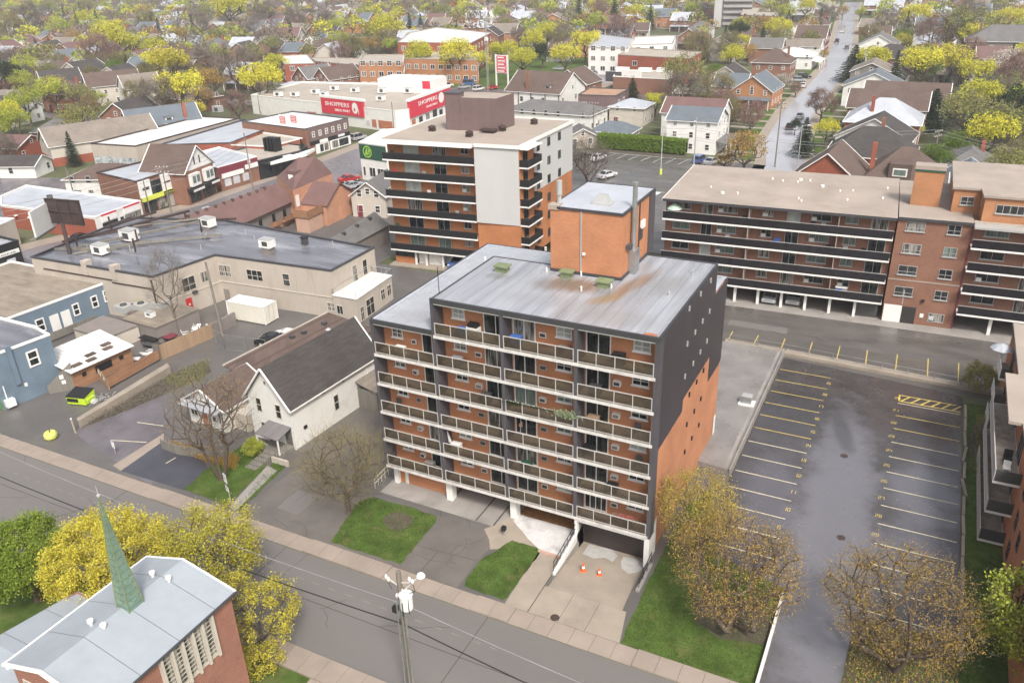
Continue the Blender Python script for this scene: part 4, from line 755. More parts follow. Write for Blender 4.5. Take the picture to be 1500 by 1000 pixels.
# ---------- brick building at the right edge ----------
D=T('brick_apartment_block','orange brick apartment block with white-railed balconies at the right edge of the photo','apartment building',(47.1,-5,0)); HD=8.3
def db(*a): return fixo(MB(),D).box(*a)
db(47.1,60,-6,37.6,0,HD-.2).build('brick_wall','orange_brick',D); db(46.95,60,-6,37.75,HD-.2,HD).build('roof','tan_roof2',D); db(46.0,46.95,17.5,26.2,HD-.25,HD+.01).build('balcony_roof','tan_roof2',D); db(46.9,46.96,26.2,37.7,HD-.3,HD+.06).build('roof_edge','roof_edge',D)
for k,z in enumerate((.35,3.0,5.65)):
    for (y0,y1,xo) in ((12.8,25.5,45.35),(30.6,34.2,46.1)):
        if y0>30 and k==2: pass
        s=db(xo,47.1,y0,y1,z-.22,z).build('balcony_slab','white',D); db(xo,xo+.06,y0,y1,z,z+.95).build('balcony_screen','railing_white' if y0<20 else 'white',s); db(xo+.06,47.1,y0,y0+.06,z,z+.95).build('balcony_panel','frame_dark',s); db(xo+.02,47.05,y0+.1,y1-.1,z+.005,z+.02).build('balcony_floor','slab_floor',s)
Fd=wallF((47.1,37.6),(47.1,-6))
for z in (.9,3.6,6.2):
    for s in (9.5,26.8,29.4,33,36): win(D,Fd,s,s+.9,z,z+1.3,0,.5,'frame_dark','pane0')
    win(D,Fd,14,16,z-.6,z+1.4,1,None,'frame_dark','pane1',name='balcony_door'); win(D,Fd,20,22,z-.6,z+1.4,1,None,'frame_dark','pane0',name='balcony_door'); win(D,Fd,4.5,6,z-.6,z+1.4,1,None,'frame_dark','pane0',name='balcony_door')
chair_parts(T('balcony_chair','white chair on the top balcony of the right-edge brick block','chair',(46.2,14.2,5.68)),'white'); chair_parts(T('balcony_chair','black chair on the top balcony of the right-edge brick block','chair',(46.3,15.6,5.68)),'black',1.2)
t=T('patio_umbrella','pale lavender umbrella on the far small balcony of the right-edge block','umbrella',(46.3,33.4,5.65)); MB().tube((0,0,0),(-.2,0,2.0),.03).build('pole','white',t); MB().lathe([(1.0,1.7),(.6,2.0),(.05,2.2)],(-.2,0,0),8).build('canopy','pale_roof',t)
# ---------- church ----------
E=T('church','red brick church with grey low-pitched roof, tall mullioned windows and a green copper spire','church',(5,-24,0)); Z=9.0
# ridge rises gently along the middle; corners traced: street-side right eave, left eave, rear
cr=(5.0, -22.9); cR=(1.5, -22.6); cl=(-1.2, -23.8) ; 
def eb(F=None): return fixo(MB(F=F),E)
x0,x1,y0,y1=-1.6,5.2,-31.5,-22.6; xm=(1.5, -22.6)[0]
xm=(x0+x1)/2-.3
wy0=y0; 
b=eb(); b.add([(x0,y0,0),(x1,y0,0),(x1,y1,0),(x0,y1,0),(x0,y0,Z-.1),(x1,y0,Z-.1),(x1,y1,Z-.1),(x0,y1,Z-.1),(xm,y0,Z+.75),(xm,y1,Z+.75)],[(0,1,5,8,4),(1,2,6,5),(2,3,7,9,6),(3,0,4,7)]); b.build('brick_wall','church_brick',E)
ox=.25; b=eb(); b.add([(x0-ox,y0-ox,Z-.12),(xm,y0-ox,Z+.85),(x1+ox,y0-ox,Z-.12),(x0-ox,y1+ox,Z-.12),(xm,y1+ox,Z+.85),(x1+ox,y1+ox,Z-.12)],[(0,1,4,3),(1,2,5,4)]); b.build('roof','church_roof',E)
b=eb(); b.tube((x1+ox,y0-ox,Z-.18),(x1+ox,y1+ox,Z-.18),.09,n=6); b.build('gutter','roof_edge',E)
b=eb(); b.tube((x0-ox,y1+ox,Z-.12),(xm,y1+ox,Z+.85),.06,n=5); b.tube((xm,y1+ox,Z+.85),(x1+ox,y1+ox,Z-.12),.06,n=5); b.tube((x0-ox,y0-ox,Z-.12),(xm,y0-ox,Z+.85),.12,n=5); b.tube((xm,y0-ox,Z+.85),(x1+ox,y0-ox,Z-.12),.12,n=5); b.tube((x0-ox,y0-ox,Z-.12),(x0-ox,y1+ox,Z-.12),.06,n=5); b.build('barge_board','white',E)
Fe=wallF((x1,y0),(x1,y1)); Ff=wallF((x0,y0),(x1,y0))
w_=eb(Fe); 
s0,s1=3.6,7.2
w_.box(s0,s1,0,.06,Z-3.3,Z-3.15); w_.box(s0,s1,0,.1,Z-.42,Z-.3)
for i in range(6): x=s0+(s1-s0)*i/5; w_.box(x-.07,x+.07,0,.28,Z-3.3,Z-.3)
w_=w_.build('tall_window','cream_wall',E); eb(Fe).box(s0,s1,.0,.04,Z-3.15,Z-.42).build('pane','pane1',w_)
b=eb(Fe)
for i in range(5):
    for j in range(9): x=s0+(s1-s0)*i/5; b.box(x+.1,x+.62,.04,.06,Z-3.1+j*.3,Z-3.05+j*.3)
b.build('glazing_bars','cream_wall',w_)
win(E,Ff,.6,2.2,Z-3.6,Z-1.0,2,None,'cream_wall','pane1',name='tall_window')
# lower nave behind
b=eb(); b.prism([(-6.4,-36),(x0,-36),(x0,-24.6),(-6.4,-24.6)],0,6.2,top=False,bot=False); b.build('nave_wall','church_brick',E)
b=eb(); b.add([(-6.6,-24.4,6.0),(x0,-24.4,6.0),(x0,-30,6.9),(-6.6,-30,6.9),(x0,-36.2,6.0),(-6.6,-36.2,6.0)],[(0,1,2,3),(3,2,4,5)]); b.build('nave_roof','church_roof',E)
sx,sy=(1.6, -26.3); sz=Z+.55
b=eb(); r=.5; hh=7.69
b.add([(sx-r,sy-r,sz),(sx+r,sy-r,sz),(sx+r,sy+r,sz),(sx-r,sy+r,sz),(sx,sy,sz+hh)],[(0,1,4),(1,2,4),(2,3,4),(3,0,4)]); sp=b.build('spire','copper',E)
b=eb()
for a,c in ((-1,-1),(1,-1),(1,1),(-1,1)): b.tube((sx+a*r,sy+c*r,sz),(sx,sy,sz+hh),.05,.015,n=5)
for (ax,ay),(bx,by) in (((-1,-1),(1,-1)),((1,-1),(1,1)),((1,1),(-1,1)),((-1,1),(-1,-1))):   # chevron seams on each face
    for j in range(1,13):
        t0=j/15; m=((ax+bx)/2,(ay+by)/2); k0=1-t0; k1=1-t0-.07; lift=1.02
        for e in ((ax,ay),(bx,by)): b.tube((sx+m[0]*r*k0*lift,sy+m[1]*r*k0*lift,sz+hh*t0),(sx+e[0]*r*k1,sy+e[1]*r*k1,sz+hh*(t0+.07)),.022,n=4,cap=False)
b.build('seam','green_vent',sp); b=eb(); b.box(sx-r-.06,sx+r+.06,sy-r-.06,sy+r+.06,sz-.35,sz+.05); b.build('spire_base','green_dark',sp)
b=eb(); b.tube((sx,sy,sz+hh-.3),(sx,sy,sz+hh+.45),.035,.01,n=6); b.lathe([(.09,-.05),(.09,.05)],(sx,sy,sz+hh-.15),8); b.build('finial','railing_white',sp)
for (u,v,z) in ((0,0,0),): pass
for (x,y) in ((0.9, -24.1),(2.1, -24.0),(0.9, -28.3),(1.8, -28.2)):
    b=eb(); b.tube((x,y,Z+.2),(x,y,Z+.95),.09,n=8); b.tube((x,y,Z+.9),(x,y,Z+1.05),.17,n=10); b.build('roof_vent_pipe','white',E)
x,y=(-3.8, -30.8); b=eb(); b.tube((x,y,6.2),(x,y,7.2),.1,n=8); b.build('roof_vent_pipe','white',E)
# ---------- grey commercial building ----------
t,Fs,Ls,pl=flat('commercial_building','beige stucco L-shaped commercial building with a wet purple-grey roof','commercial building',[(-68.5, 16.7),(-46.72, 17.66),(-45.36, 26.9),(-27.08, 28.01),(-27.22, 37.41),(-55.68, 39.44),(-70.92, 35.01)],6.5,'stucco','wet_roof',par=.25)
G=t; 
def gw(i): return Fs[i],Ls[i]
Fr,Fbk,Fe2=Fs[1],Fs[2],Fs[3]
win(G,Fr,3.7,5.7,3.0,4.9,1,.4,'cream_wall','pane0',t=.08); win(G,Fr,6.5,7.7,3.4,4.9,1,None,'cream_wall','pane1',t=.08)
MB(OF(G),Fr).box(3.75,4.65,0,.06,0,2.1).build('door','door_red',G); MB(OF(G),Fr).box(4.1,4.3,.06,.08,1.1,1.4).build('door_notice','white',G)
MB(OF(G),Fr).box(4.9,5.6,0,.3,2.5,2.8).build('wall_lamp','frame_dark',G)
win(G,Fbk,.15,2.2,3.6,5.2,1,.4,'cream_wall','pane1',t=.08); win(G,Fbk,4.8,7.4,3.6,5.1,2,.45,'cream_wall','pane0',t=.08); win(G,Fbk,10.6,11.7,3.5,5.2,0,.5,'cream_wall','pane0',t=.08)
win(G,Fbk,17.0,18.2,.9,2.1,1,.5,'cream_wall','pane1',t=.1)
MB(OF(G),Fbk).box(.35,1.25,0,.05,0,1.7).build('door','stucco_dark',G)
b=MB(OF(G),Fbk); b.box(0,18.3,0,.08,2.75,2.85); b.F=Fr; b.box(0,9.3,0,.08,2.65,2.75); b.build('wall_pipe','cream_wall',G)
b=MB(OF(G),Fbk)
for s in (2.9,8.4,12.6,15.4): b.box(s,s+.12,0,.06,0,6.2)
b.build('downpipe','stucco',G)
b=fixo(MB(F=Fs[0]),G); b.box(14.5,21.6,0,.1,4.7,4.85); b.box(21.4,21.6,0,.1,1.0,6.0); b.box(2,14.5,0,.1,5.0,5.15); b.build('downpipe','rust_black',G)
for s in (9.5,14.6): fixo(MB(F=Fs[0]),G).box(s,s+.9,-.9,.12,5.2,7.1).build('chimney_stack','stucco',G)
win(G,Fe2,4.1,5.2,3.0,5.6,0,.5,'cream_wall','pane1'); win(G,Fe2,6.4,7.4,3.5,5.6,0,.5,'cream_wall','pane0')
# low wing with deck roof
W_=[(-27.0,27.6),(-23.4,27.6),(-24.0,36.2),(-27.1,36.2)]
b=fixo(MB(),G); b.prism(W_,0,3.3,top=False,bot=False); b.build('wing_wall','stucco',G); fixo(MB(),G).prism(inset(W_,-.1),3.3,3.42).build('wing_roof','white_roof',G)
b=fixo(MB(),G)
for i in range(4):
    p,q=W_[i],W_[(i+1)%4]
    b.tube((*p,4.3),(*q,4.3),.025,n=5)
    for k in range(5): f=k/4; x=p[0]+(q[0]-p[0])*f; y=p[1]+(q[1]-p[1])*f; b.tube((x,y,3.4),(x,y,4.3),.02,n=4)
b.build('deck_railing','steel_grey',G)
Fw1=wallF(W_[0],W_[1]); Fw2=wallF(W_[1],W_[2])
win(G,Fw1,.4,1.4,.9,2.1,1,None,'cream_wall','pane0')
for a,c,z0,z1_ in ((.6,1.4,.1,2.0),(2.0,3.9,.1,2.4),(5.6,6.6,.9,2.4),(7.2,8.2,.9,2.4)): win(G,Fw2,a,c,z0,z1_,1,.6,'cream_wall','pane0')
def rtu(x,y,z,name,label,s=1.0,base='stucco_dark',m='white',bh=.8):
    t=T(name,label,'air conditioner',(x,y,z)); MB().box(-.7*s,.7*s,-.55*s,.55*s,0,bh).build('kerb',base,t); MB().box(-.9*s,.9*s,-.65*s,.65*s,bh,bh+1.1*s).build('cabinet',m,t); MB().box(-.92*s,.92*s,-.67*s,.67*s,bh+1.1*s,bh+1.16*s).build('top_cover','steel_grey',t); MB().box(-.3*s,.6*s,-.68*s,-.65*s,bh+.3,bh+.9*s).build('grille','frame_dark',t); return t
rtu(-39.3,30.4,6.25,'rooftop_unit','pale rooftop air handler on a tall dark kerb near the middle of the wet roof',1,bh=1.0)
rtu(-55,35.4,6.25,'rooftop_unit','dirty white rooftop air handler at the back edge of the wet roof',1.1,bh=.6)
rtu(-61.7,27.2,6.25,'rooftop_unit','boxy white rooftop unit among the timber frames on the wet roof',1.25,'rust_black',bh=.3)
rtu(-60.5,21.4,6.25,'rooftop_unit','white rooftop unit beside the chimney stack at the front left of the wet roof',1.1,'rust_black',bh=.3)
t=T('roof_turbine','dark square exhaust stack near the right part of the wet roof','vent',(-37.1,35.2,6.25)); MB().box(-.35,.35,-.35,.35,0,1.1).build('stack','frame_dark',t); MB().box(-.45,.45,-.45,.45,1.1,1.2).build('cap','black',t)
for i,(x,y) in enumerate(((-49,28),(-52,32),(-33,36),(-58,24),(-64,22),(-45,34),(-48.5,36))): MB().tube((0,0,0),(0,0,.9),.07,n=6).build('vent_pipe','steel_grey',G).location=Vector((x,y,6.2))-OF(G)
# timber hoarding frames on the roof (old billboard supports)
t=T('roof_timbers','dark timber frames and beams lying over the left part of the wet roof','frame',(-60,30,6.3)); 
rf=random.Random(5)
for i,(x0_,y0_,x1_,y1_,z0_,z1_) in enumerate(((-66,22,-55,34,.2,1.6),(-69,25,-60,37,.2,1.8),(-64,20,-57,26,.2,.9),(-70,30,-66,36,.1,1.3),(-68,20,-58,22,.3,.9),(-66,33,-52,38,.3,1.2),(-62,24,-50,33,.15,.5),(-69,22,-60,30,.6,1.7),(-64,30,-56,37,1.0,1.3))):
    d=Vector((x1_-x0_,y1_-y0_,z1_-z0_)); MB(OF(t)).tube((x0_,y0_,6.3+z0_),(x1_,y1_,6.3+z1_),.2,n=4).build('beam','rust_black' if i%2 else 'wood_grey',t)
for i,(x,y) in enumerate(((-66,22),(-60,27),(-55,34),(-69,30),(-60,36),(-57,24))): MB(OF(t)).tube((x,y,6.3),(x,y,8.2),.12,n=4).build('upright','rust_black',t)
# billboard
bx,by=-64.9,19.9
t=T('billboard','rusty brown backed billboard on a single bent post above the wet roof','billboard',(bx,by,6.2))
MB().tube((0,0,0),(-.8,.6,4.2),.28,.24,n=10).build('post','rust_black',t)
b=MB(); b.F=Matrix.Translation((-.8,.8,4.0))@Matrix.Rotation(R(8),4,'Z'); b.box(-2.2,3.4,0,.3,0,3.4); bp_=b.build('rear_panel','rust_black',t)
b=MB(F=Matrix.Translation((-.8,.8,4.0))@Matrix.Rotation(R(8),4,'Z')); 
for z in (.0,1.65,3.35): b.box(-2.25,3.45,-.12,0,z,z+.1)
for x in (-2.2,-.3,1.6,3.35): b.box(x,x+.09,-.12,0,0,3.4)
b.build('stiffener','rust_black',bp_)
b=MB(F=Matrix.Translation((-3.0,.6,3.4))@Matrix.Rotation(R(-62),4,'Z')); b.box(-1.0,4.6,-.15,.1,0,3.4); fp=b.build('poster_panel','canvas',t)
b=MB(F=Matrix.Translation((-3.0,.6,3.4))@Matrix.Rotation(R(-62),4,'Z')); b.box(-.6,1.4,-.2,-.16,.8,2.6); b.box(2.6,3.5,-.2,-.16,1.0,2.4); b.build('poster_block','maroon',fp)
b=MB(F=Matrix.Translation((-3.0,.6,3.4))@Matrix.Rotation(R(-62),4,'Z')); b.box(1.6,2.4,-.2,-.16,.6,2.8); b.box(-.8,4.2,-.19,-.15,.3,.5); b.build('poster_figure','black',fp)
b=MB(F=Matrix.Translation((-3.0,.6,3.0))@Matrix.Rotation(R(-62),4,'Z')); b.box(-1.0,4.6,-1.0,-.1,0,.1); b.build('catwalk','wood_grey',t)
# ---------- blue buildings ----------
t,Fs,Ls,pl=flat('blue_flat_building','slate blue walled building with weathered gravel roof and white sash windows','commercial building',[(-76,2),(-57.2,2.2),(-55.9,18.4),(-76,18.4)],4.3,'blue_wall','gravel_roof','white',par=.2); H1=t
i=facing(Fs,Ls,(1,0)); F=Fs[i]
for a,c,z0,z1_ in ((3.1,4.2,1.2,2.9),(5.5,6.6,1.5,3.0),(10.4,11.3,1.8,3.2),(13.0,13.9,1.9,3.3),(14.8,15.6,2.1,3.5)): win(H1,F,a,c,z0-.3,z1_-.1,0,.5,'white','pane0',t=.14,dep=.1)
for a in (7.3,8.8): MB(OF(H1),F).box(a,a+1.15,0,.08,.5,2.7).build('door','white',H1)
MB(OF(H1),F).box(.5,12.5,.1,1.3,.15,.3).build('walkway','wood_grey',H1); MB(OF(H1),F).box(.5,12.5,1.22,1.3,.3,1.15).build('walkway_fence','wood_grey',H1)
for i_,(x,y) in enumerate(((-66,9),(-62,7),(-69,12))): fixo(MB(),H1).box(x-1.2,x+1.2,y-.4,y+.4,4.08,4.14).build('roof_patch',['beige_roof','pale_roof','stucco_dark'][i_],H1)
fixo(MB(),H1).tube((-65,8,4.1),(-65,8,5),.08,n=6).build('vent_pipe','frame_dark',H1); fixo(MB(),H1).tube((-68,11,4.1),(-68,11,4.9),.08,n=6).build('vent_pipe','frame_dark',H1)
t,Fs,Ls,pl=flat('blue_gable_building','taller slate blue building with dark wet roof and painted mural corner','commercial building',[(-70,-5.2),(-44.8,-5.2),(-43.9,1.2),(-47.5,2.0),(-70,2.0)],6.2,'blue_wall','wet_roof','white',par=.2); H2=t
i=facing(Fs,Ls,(1,0)); F=Fs[i]
win(H2,F,3.6,4.8,3.4,5.2,0,.5,'white','pane0',t=.16,dep=.1)
MB(OF(H2),F).box(1.8,2.3,0,.25,2.2,6.1).build('chimney_breast','blue_wall',H2); MB(OF(H2),F).box(1.8,2.3,0,.3,6.1,6.6).build('chimney_cap','blue_wall',H2)
MB(OF(H2),F).box(.2,1.1,0,.6,.3,1.1).build('air_conditioner','white',H2); MB(OF(H2),F).box(2.6,2.9,0,.03,1.6,2.0).build('notice','white',H2); MB(OF(H2),F).box(.5,.6,0,.08,1.1,2.6).build('pipe','white',H2)
i=facing(Fs,Ls,(0,-1)); F=Fs[i]; L_=Ls[i]; MB(OF(H2),F).box(L_-9,L_-.02,0,.02,0.05,1.9).build('mural','mural',H2); MB(OF(H2),F).box(L_-5,L_-3.6,0,.06,2.1,4.0).build('door','white',H2)
# yard things
t=T('canopy_shed','brick bar shed under a white ribbed metal canopy with brown panels','shed',(-44.6,2.6,0)); 
P0=(-39.6, -1.2); S=[(-39.7, -0.9),(-40.8, 6.2)]
Fsd=wallF((-41.6,1.0),(-41.0,8.2)); 
b=MB(OF(t),Fsd); b.box(0,7.2,-2.6,0,0,2.1); b.build('wall','wood_h',t)
b=MB(OF(t),Fsd); b.box(2.6,4.6,0,.06,.9,1.7); b.build('serving_hatch','black',t)
for s in (1.0,5.6): MB(OF(t),Fsd).box(s,s+.45,0,.1,1.2,1.6).build('vent','black',t)
b=MB(OF(t),Fsd); b.add([(-.4,-5.6,3.0),(7.4,-5.6,3.0),(7.4,.5,2.25),(-.4,.5,2.25),(-.4,-5.6,3.08),(7.4,-5.6,3.08),(7.4,.5,2.33),(-.4,.5,2.33)],[(0,1,2,3),(7,6,5,4),(0,4,5,1),(1,5,6,2),(2,6,7,3),(3,7,4,0)]); c_=b.build('canopy_sheet','canopy_white' if 0 else reg('canopy_white',rows('ribbed_white_sheet',(.66,.65,.62),(.4,.39,.37),'Y',.55,.06,.5,.05)).name and 'canopy_white',t)
for s,y in ((.4,-.4),(2.6,-1.2),(2.0,-.2),(4.6,-1.0),(5.0,-1.9)): MB(OF(t),Fsd).box(s,s+1.1,y-.35,y+.25,2.43-.123*(y-.5)+.0,2.50-.123*(y-.5)).build('panel','terracotta' if 0 else 'shingle_brown',c_)
t=T('timber_screen','grey triangular board screen against the blue wall with white notices','fence',(-43.4,.4,0)); f=wallF((-43.6,-.9),(-41.8,1.2)); b=MB(OF(t),f); b.add([(0,0,0),(2.8,0,0),(2.8,0,3.2),(0,0,.9),(0,-.1,0),(2.8,-.1,0),(2.8,-.1,3.2),(0,-.1,.9)],[(0,1,2,3),(7,6,5,4),(0,3,7,4),(3,2,6,7),(1,5,6,2)]); b.build('boards','wood_grey',t); MB(OF(t),f).box(1.4,1.8,0,.04,1.5,1.95).build('notice','white',t); MB(OF(t),f).box(1.5,1.9,0,.04,.9,1.3).build('notice','white',t)
def boardfence(name,label,pts,h,m,t_=.08,z=0,cap=None):
    t=T(name,label,'fence',(*pts[0],z)); 
    for p,q in zip(pts,pts[1:]):
        f=wallF(p,q); L=(Vector(q)-Vector(p)).length; MB(OF(t),f).box(0,L,-t_/2,t_/2,z+.03,z+h).build('boards',m,t)
        b=MB(OF(t),f); n=max(1,round(L/2.4))
        for k in range(n+1): x=L*k/n; b.box(x-.05,x+.05,-t_/2-.08,-t_/2,z,z+h+.05)
        b.build('post',m,t)
    return t
boardfence('board_fence','tall light cedar board fence along the back yard of the bar',[(-38.6,10.2),(-37.6,17.3)],1.9,'wood')
boardfence('board_fence','dark board fence panel turned square at the end of the cedar fence',[(-38.7,10.1),(-39.6,10.1)],1.9,'wood_grey')
boardfence('board_fence','low reddish slatted fence above the retaining wall',[(-38.2,2.4),(-38.6,9.8)],1.2,'wood_h',z=.3)
t=boardfence('board_fence','short tan board fence with three white plates beside the lime dumpster',[(-42.2,4.2),(-38.2,2.4)],1.4,'wood')
for s in (1.2,2.0,3.4): MB(OF(t),wallF((-42.2,4.2),(-38.2,2.4))).box(s,s+.28,.06,.1,.95,1.25).build('plate','white',t)
t=tag(MB((-36,-3,0)).prism([(-34.9, -4.0),(-34.2, -4.4),(-35.1, 8.2),(-36.1, 8.7)],0,.8).build('retaining_wall','concrete'),'sloping pale concrete retaining wall between the bar yard and the purple lot','low wall')
wirefence('chain_link_fence','tall chain link fence behind the parked cars at the grey building',[(-37.8, 16.6),(-33.8, 15.2),(-28.1, 16.1)],2.0,step=2,net=True,rails=(1,.05))
tag(MB((-37,17,0)).box(-38.2,-37.9,17.3,21.5,0,1.6).build('grey_panel_wall','stucco_dark'),'low dark grey wall behind the white plastic chairs','wall')
t=T('annex','low dark grey annex with a mossy flat roof behind the bar yard','building',(-47,13,0)); fixo(MB(),t).prism([(-48.5,13.5),(-42.5,13.2),(-42,19.5),(-46.6,19.8),(-48.5,19)],0,2.1,top=False,bot=False).build('wall','stucco_dark',t); fixo(MB(),t).prism([(-48.6,13.4),(-42.4,13.1),(-41.9,19.6),(-46.6,19.9),(-48.6,19.1)],2.1,2.2).build('roof','gravel_roof',t)
t=T('annex_store','low tan store with open front between the canopy and the dark annex','building',(-47,9,0)); fixo(MB(),t).prism([(-52,9.2),(-46,9.0),(-45.6,13.2),(-52,13.4)],0,1.9,top=False,bot=False).build('wall','cream_wall',t); fixo(MB(),t).prism([(-52.1,9.1),(-45.9,8.9),(-45.5,13.1),(-52.1,13.5)],1.9,2.02).build('roof','stucco_dark',t)
for i,(x,y,z) in enumerate(((-50.5,15.5,2.2),(-48.9,16.8,2.2),(-47.2,18.2,2.2))):
    t=T('duct_unit',f"grey ribbed duct section on the low roof beside the blue wall, {['nearest the canopy','in the middle','nearest the beige wall'][i]}",'duct',(x,y,z)); MB().box(-1.0,1.0,-.8,.8,0,.7).build('casing','steel_grey',t); MB().lathe([(.45,.7),(.4,.85)],n=10).build('fan_cowl','frame_dark',t)
rtu(-45.5,15.2,2.2,'ac_unit','small white air conditioner on the mossy annex roof',.6,bh=.1)
# white plastic chairs and yard clutter
def plastic_chair(t,m='white',s=1.0):
    MB().add([(-.27*s,-.25*s,.42*s),(.27*s,-.25*s,.42*s),(.24*s,.25*s,.4*s),(-.24*s,.25*s,.4*s),(-.27*s,-.25*s,.45*s),(.27*s,-.25*s,.45*s),(.24*s,.25*s,.43*s),(-.24*s,.25*s,.43*s)],[(0,3,2,1),(4,5,6,7),(0,1,5,4),(1,2,6,5),(2,3,7,6),(3,0,4,7)]).build('seat',m,t)
    MB().add([(-.25*s,.25*s,.42*s),(.25*s,.25*s,.42*s),(.2*s,.4*s,.95*s),(-.2*s,.4*s,.95*s),(-.25*s,.29*s,.42*s),(.25*s,.29*s,.42*s),(.2*s,.44*s,.95*s),(-.2*s,.44*s,.95*s)],[(0,1,2,3),(7,6,5,4),(0,4,5,1),(1,5,6,2),(2,6,7,3),(3,7,4,0)]).build('backrest',m,t)
    for x in (-.25,.25): MB().box((x-.03)*s,(x+.03)*s,-.25*s,.28*s,.62*s,.66*s).build('armrest',m,t)
    for x in (-.24,.24):
        for y in (-.22,.22): MB().tube((x*s,y*s,.42*s),(x*1.15*s,y*1.2*s,0),.03*s,n=5).build('leg',m,t)
pc=[(-40.7,17.3,20,0,'nearest the grey wall, tipped back'),(-40.2,16.7,-50,0,'in the middle of the heap'),(-40.5,15.7,140,0,'at the front of the heap by the cedar fence'),(-39.6,16.6,70,0,'second from the right of the heap'),(-39.1,17.5,10,0,'rightmost and upright')]
for x,y,a,_,lb_ in pc:
    t=T('plastic_chair','white plastic garden chair '+lb_,'chair',(x,y,0),R(a),group='white plastic chairs heaped by the cedar fence'); plastic_chair(t,'white',1.25)
    if 'tipped' in lb_: t.rotation_euler=(R(-50),0,R(20)); t.location.z=.35
for i,(x,y,nm,m_,sx_,sy_,sz_) in enumerate(((-43.7,13.2,'black patio table by the dark annex','black',1.3,.8,.75),(-42.6,12.2,'low dark table beside the yard clutter','frame_dark',1.0,.6,.5),(-42.2,14.4,'reddish brown table near the white chairs','maroon',1.0,.7,.7))):
    t=T('patio_table',nm,'table',(x,y,0)); MB().box(-sx_/1,sx_/1,-sy_/1,sy_/1,sz_-.08,sz_).build('tabletop',m_,t)
    for a in (-1,1):
        for c in (-1,1): MB().tube((a*sx_*.85,c*sy_*.8,0),(a*sx_*.85,c*sy_*.8,sz_-.08),.05,n=5).build('leg',m_,t)
tag(MB((-41.5,9.6,0)).add([(-42.5,8.6,.1),(-41.2,9.3,.1),(-41.0,8.9,.12),(-42.3,8.2,.12),(-42.5,8.6,.35),(-41.2,9.3,.3),(-41.0,8.9,.3),(-42.3,8.2,.35)],[(0,3,2,1),(4,5,6,7),(0,1,5,4),(1,2,6,5),(2,3,7,6),(3,0,4,7)]).build('door_panel','white'),'white door panel lying on the yard beside the brick shed','panel')
t=T('scrap_heap','heap of white and grey scrap on the yard asphalt','scrap',(-41.2,10.6,0)); rs=random.Random(8)
for i in range(7): MB(F=Matrix.Translation((rs.uniform(-.8,.8),rs.uniform(-.7,.7),.15))@Matrix.Rotation(rs.uniform(0,3),4,'Z')@Matrix.Rotation(rs.uniform(-.5,.5),4,'X')).box(-.35,.35,-.2,.2,-.1,.15).build('scrap_piece',rs.choice(['steel_grey','white','stucco_dark']),t)
# dumpster
t=T('dumpster','lime green dumpster with sloping black lid on the yard asphalt','dumpster',(-38.7,-.6,0),R(15))
b=MB(); b.xprism([(-.75,.12),(.75,.12),(.85,1.25),(-.85,.95)],-1.1,1.1); b.build('body','green_lime',t); b=MB(); b.xprism([(-.87,.96),(.87,1.26),(.87,1.33),(-.87,1.03)],-1.12,1.12); b.build('lid','black',t)
MB().box(-1.0,.3,-.87,-.83,.45,.85).build('number_plate','black',t); text(t,wallF((-1.0,-.87),(1,-.87)),.1,.52,.26,'16-2510','green_lime',.01,'lettering',1.0,.0) if 0 else None
for x in (-1.16,1.16): MB().box(x-.06,x+.06,-.5,.5,.5,.68).build('lift_pocket','green_lime',t)
for x in (-.9,.9):
    for y in (-.6,.6): MB().tube((x-.05,y,.08),(x+.05,y,.08),.09,n=8).build('castor','rubber',t)
t=T('planter','round yellow-green planter with a bare stem at the edge of the pavement','planter',(-35.1,-6.9,0)); MB().lathe([(.42,0),(.62,.25),(.62,.55),(.5,.75)]).build('pot','planter',t); MB().tube((0,0,.6),(.05,0,1.15),.05,n=5).build('stem','bark',t)
t=T('bollard','short pale leaning bollard at the low end of the retaining wall','bollard',(-33.8,-5.2,0)); MB().tube((0,0,0),(-.25,.1,1.5),.09,n=8).build('post','terracotta' if 0 else 'concrete',t); MB().lathe([(.1,0),(.09,.06)],(-.25,.1,1.5),8).build('cap','white',t)
t=T('rubbish_pile','tangle of grey metal scrap beside the lime dumpster','scrap',(-36.9,.7,0)); rs=random.Random(9); b=MB()
for i in range(40): a=Vector((rs.gauss(0,.5),rs.gauss(0,.5),rs.uniform(0,.6))); c=a+Vector((rs.uniform(-.5,.5),rs.uniform(-.5,.5),rs.uniform(-.2,.3))); b.tube(a,c,.03,n=4)
b.build('metal_rods','steel_grey',t); MB().box(-.9,-.3,-1.1,-.5,0,.25).build('torn_sheet','white',t)
# shipping container
t=T('storage_container','cream white storage container against the beige building','container',(-37.0,23.6,0),R(2.4)); 
b=MB(); b.box(-3.0,3.0,-1.2,1.2,.15,2.5); b.build('body','container_white' if 0 else reg('container_white',rows('ribbed_container',(.66,.63,.54),(.5,.47,.4),'X',.3,.05,.55,.05)).name and 'container_white',t)
b=MB(); 
for x in (-3.02,2.9): b.box(x,x+.12,-1.24,-1.1,.1,2.54); b.box(x,x+.12,1.1,1.24,.1,2.54)
b.box(-3.02,3.02,-1.24,-1.14,2.44,2.55); b.box(2.92,3.04,-1.14,1.14,2.44,2.55); b.build('corner_frame','white',t); MB().box(-2.95,2.95,-1.15,1.15,2.5,2.53).build('roof','white',t)
for y in (-.4,.4): MB().tube((3.04,y,.3),(3.04,y,2.35),.025,n=5).build('lock_bar','steel_grey',t)
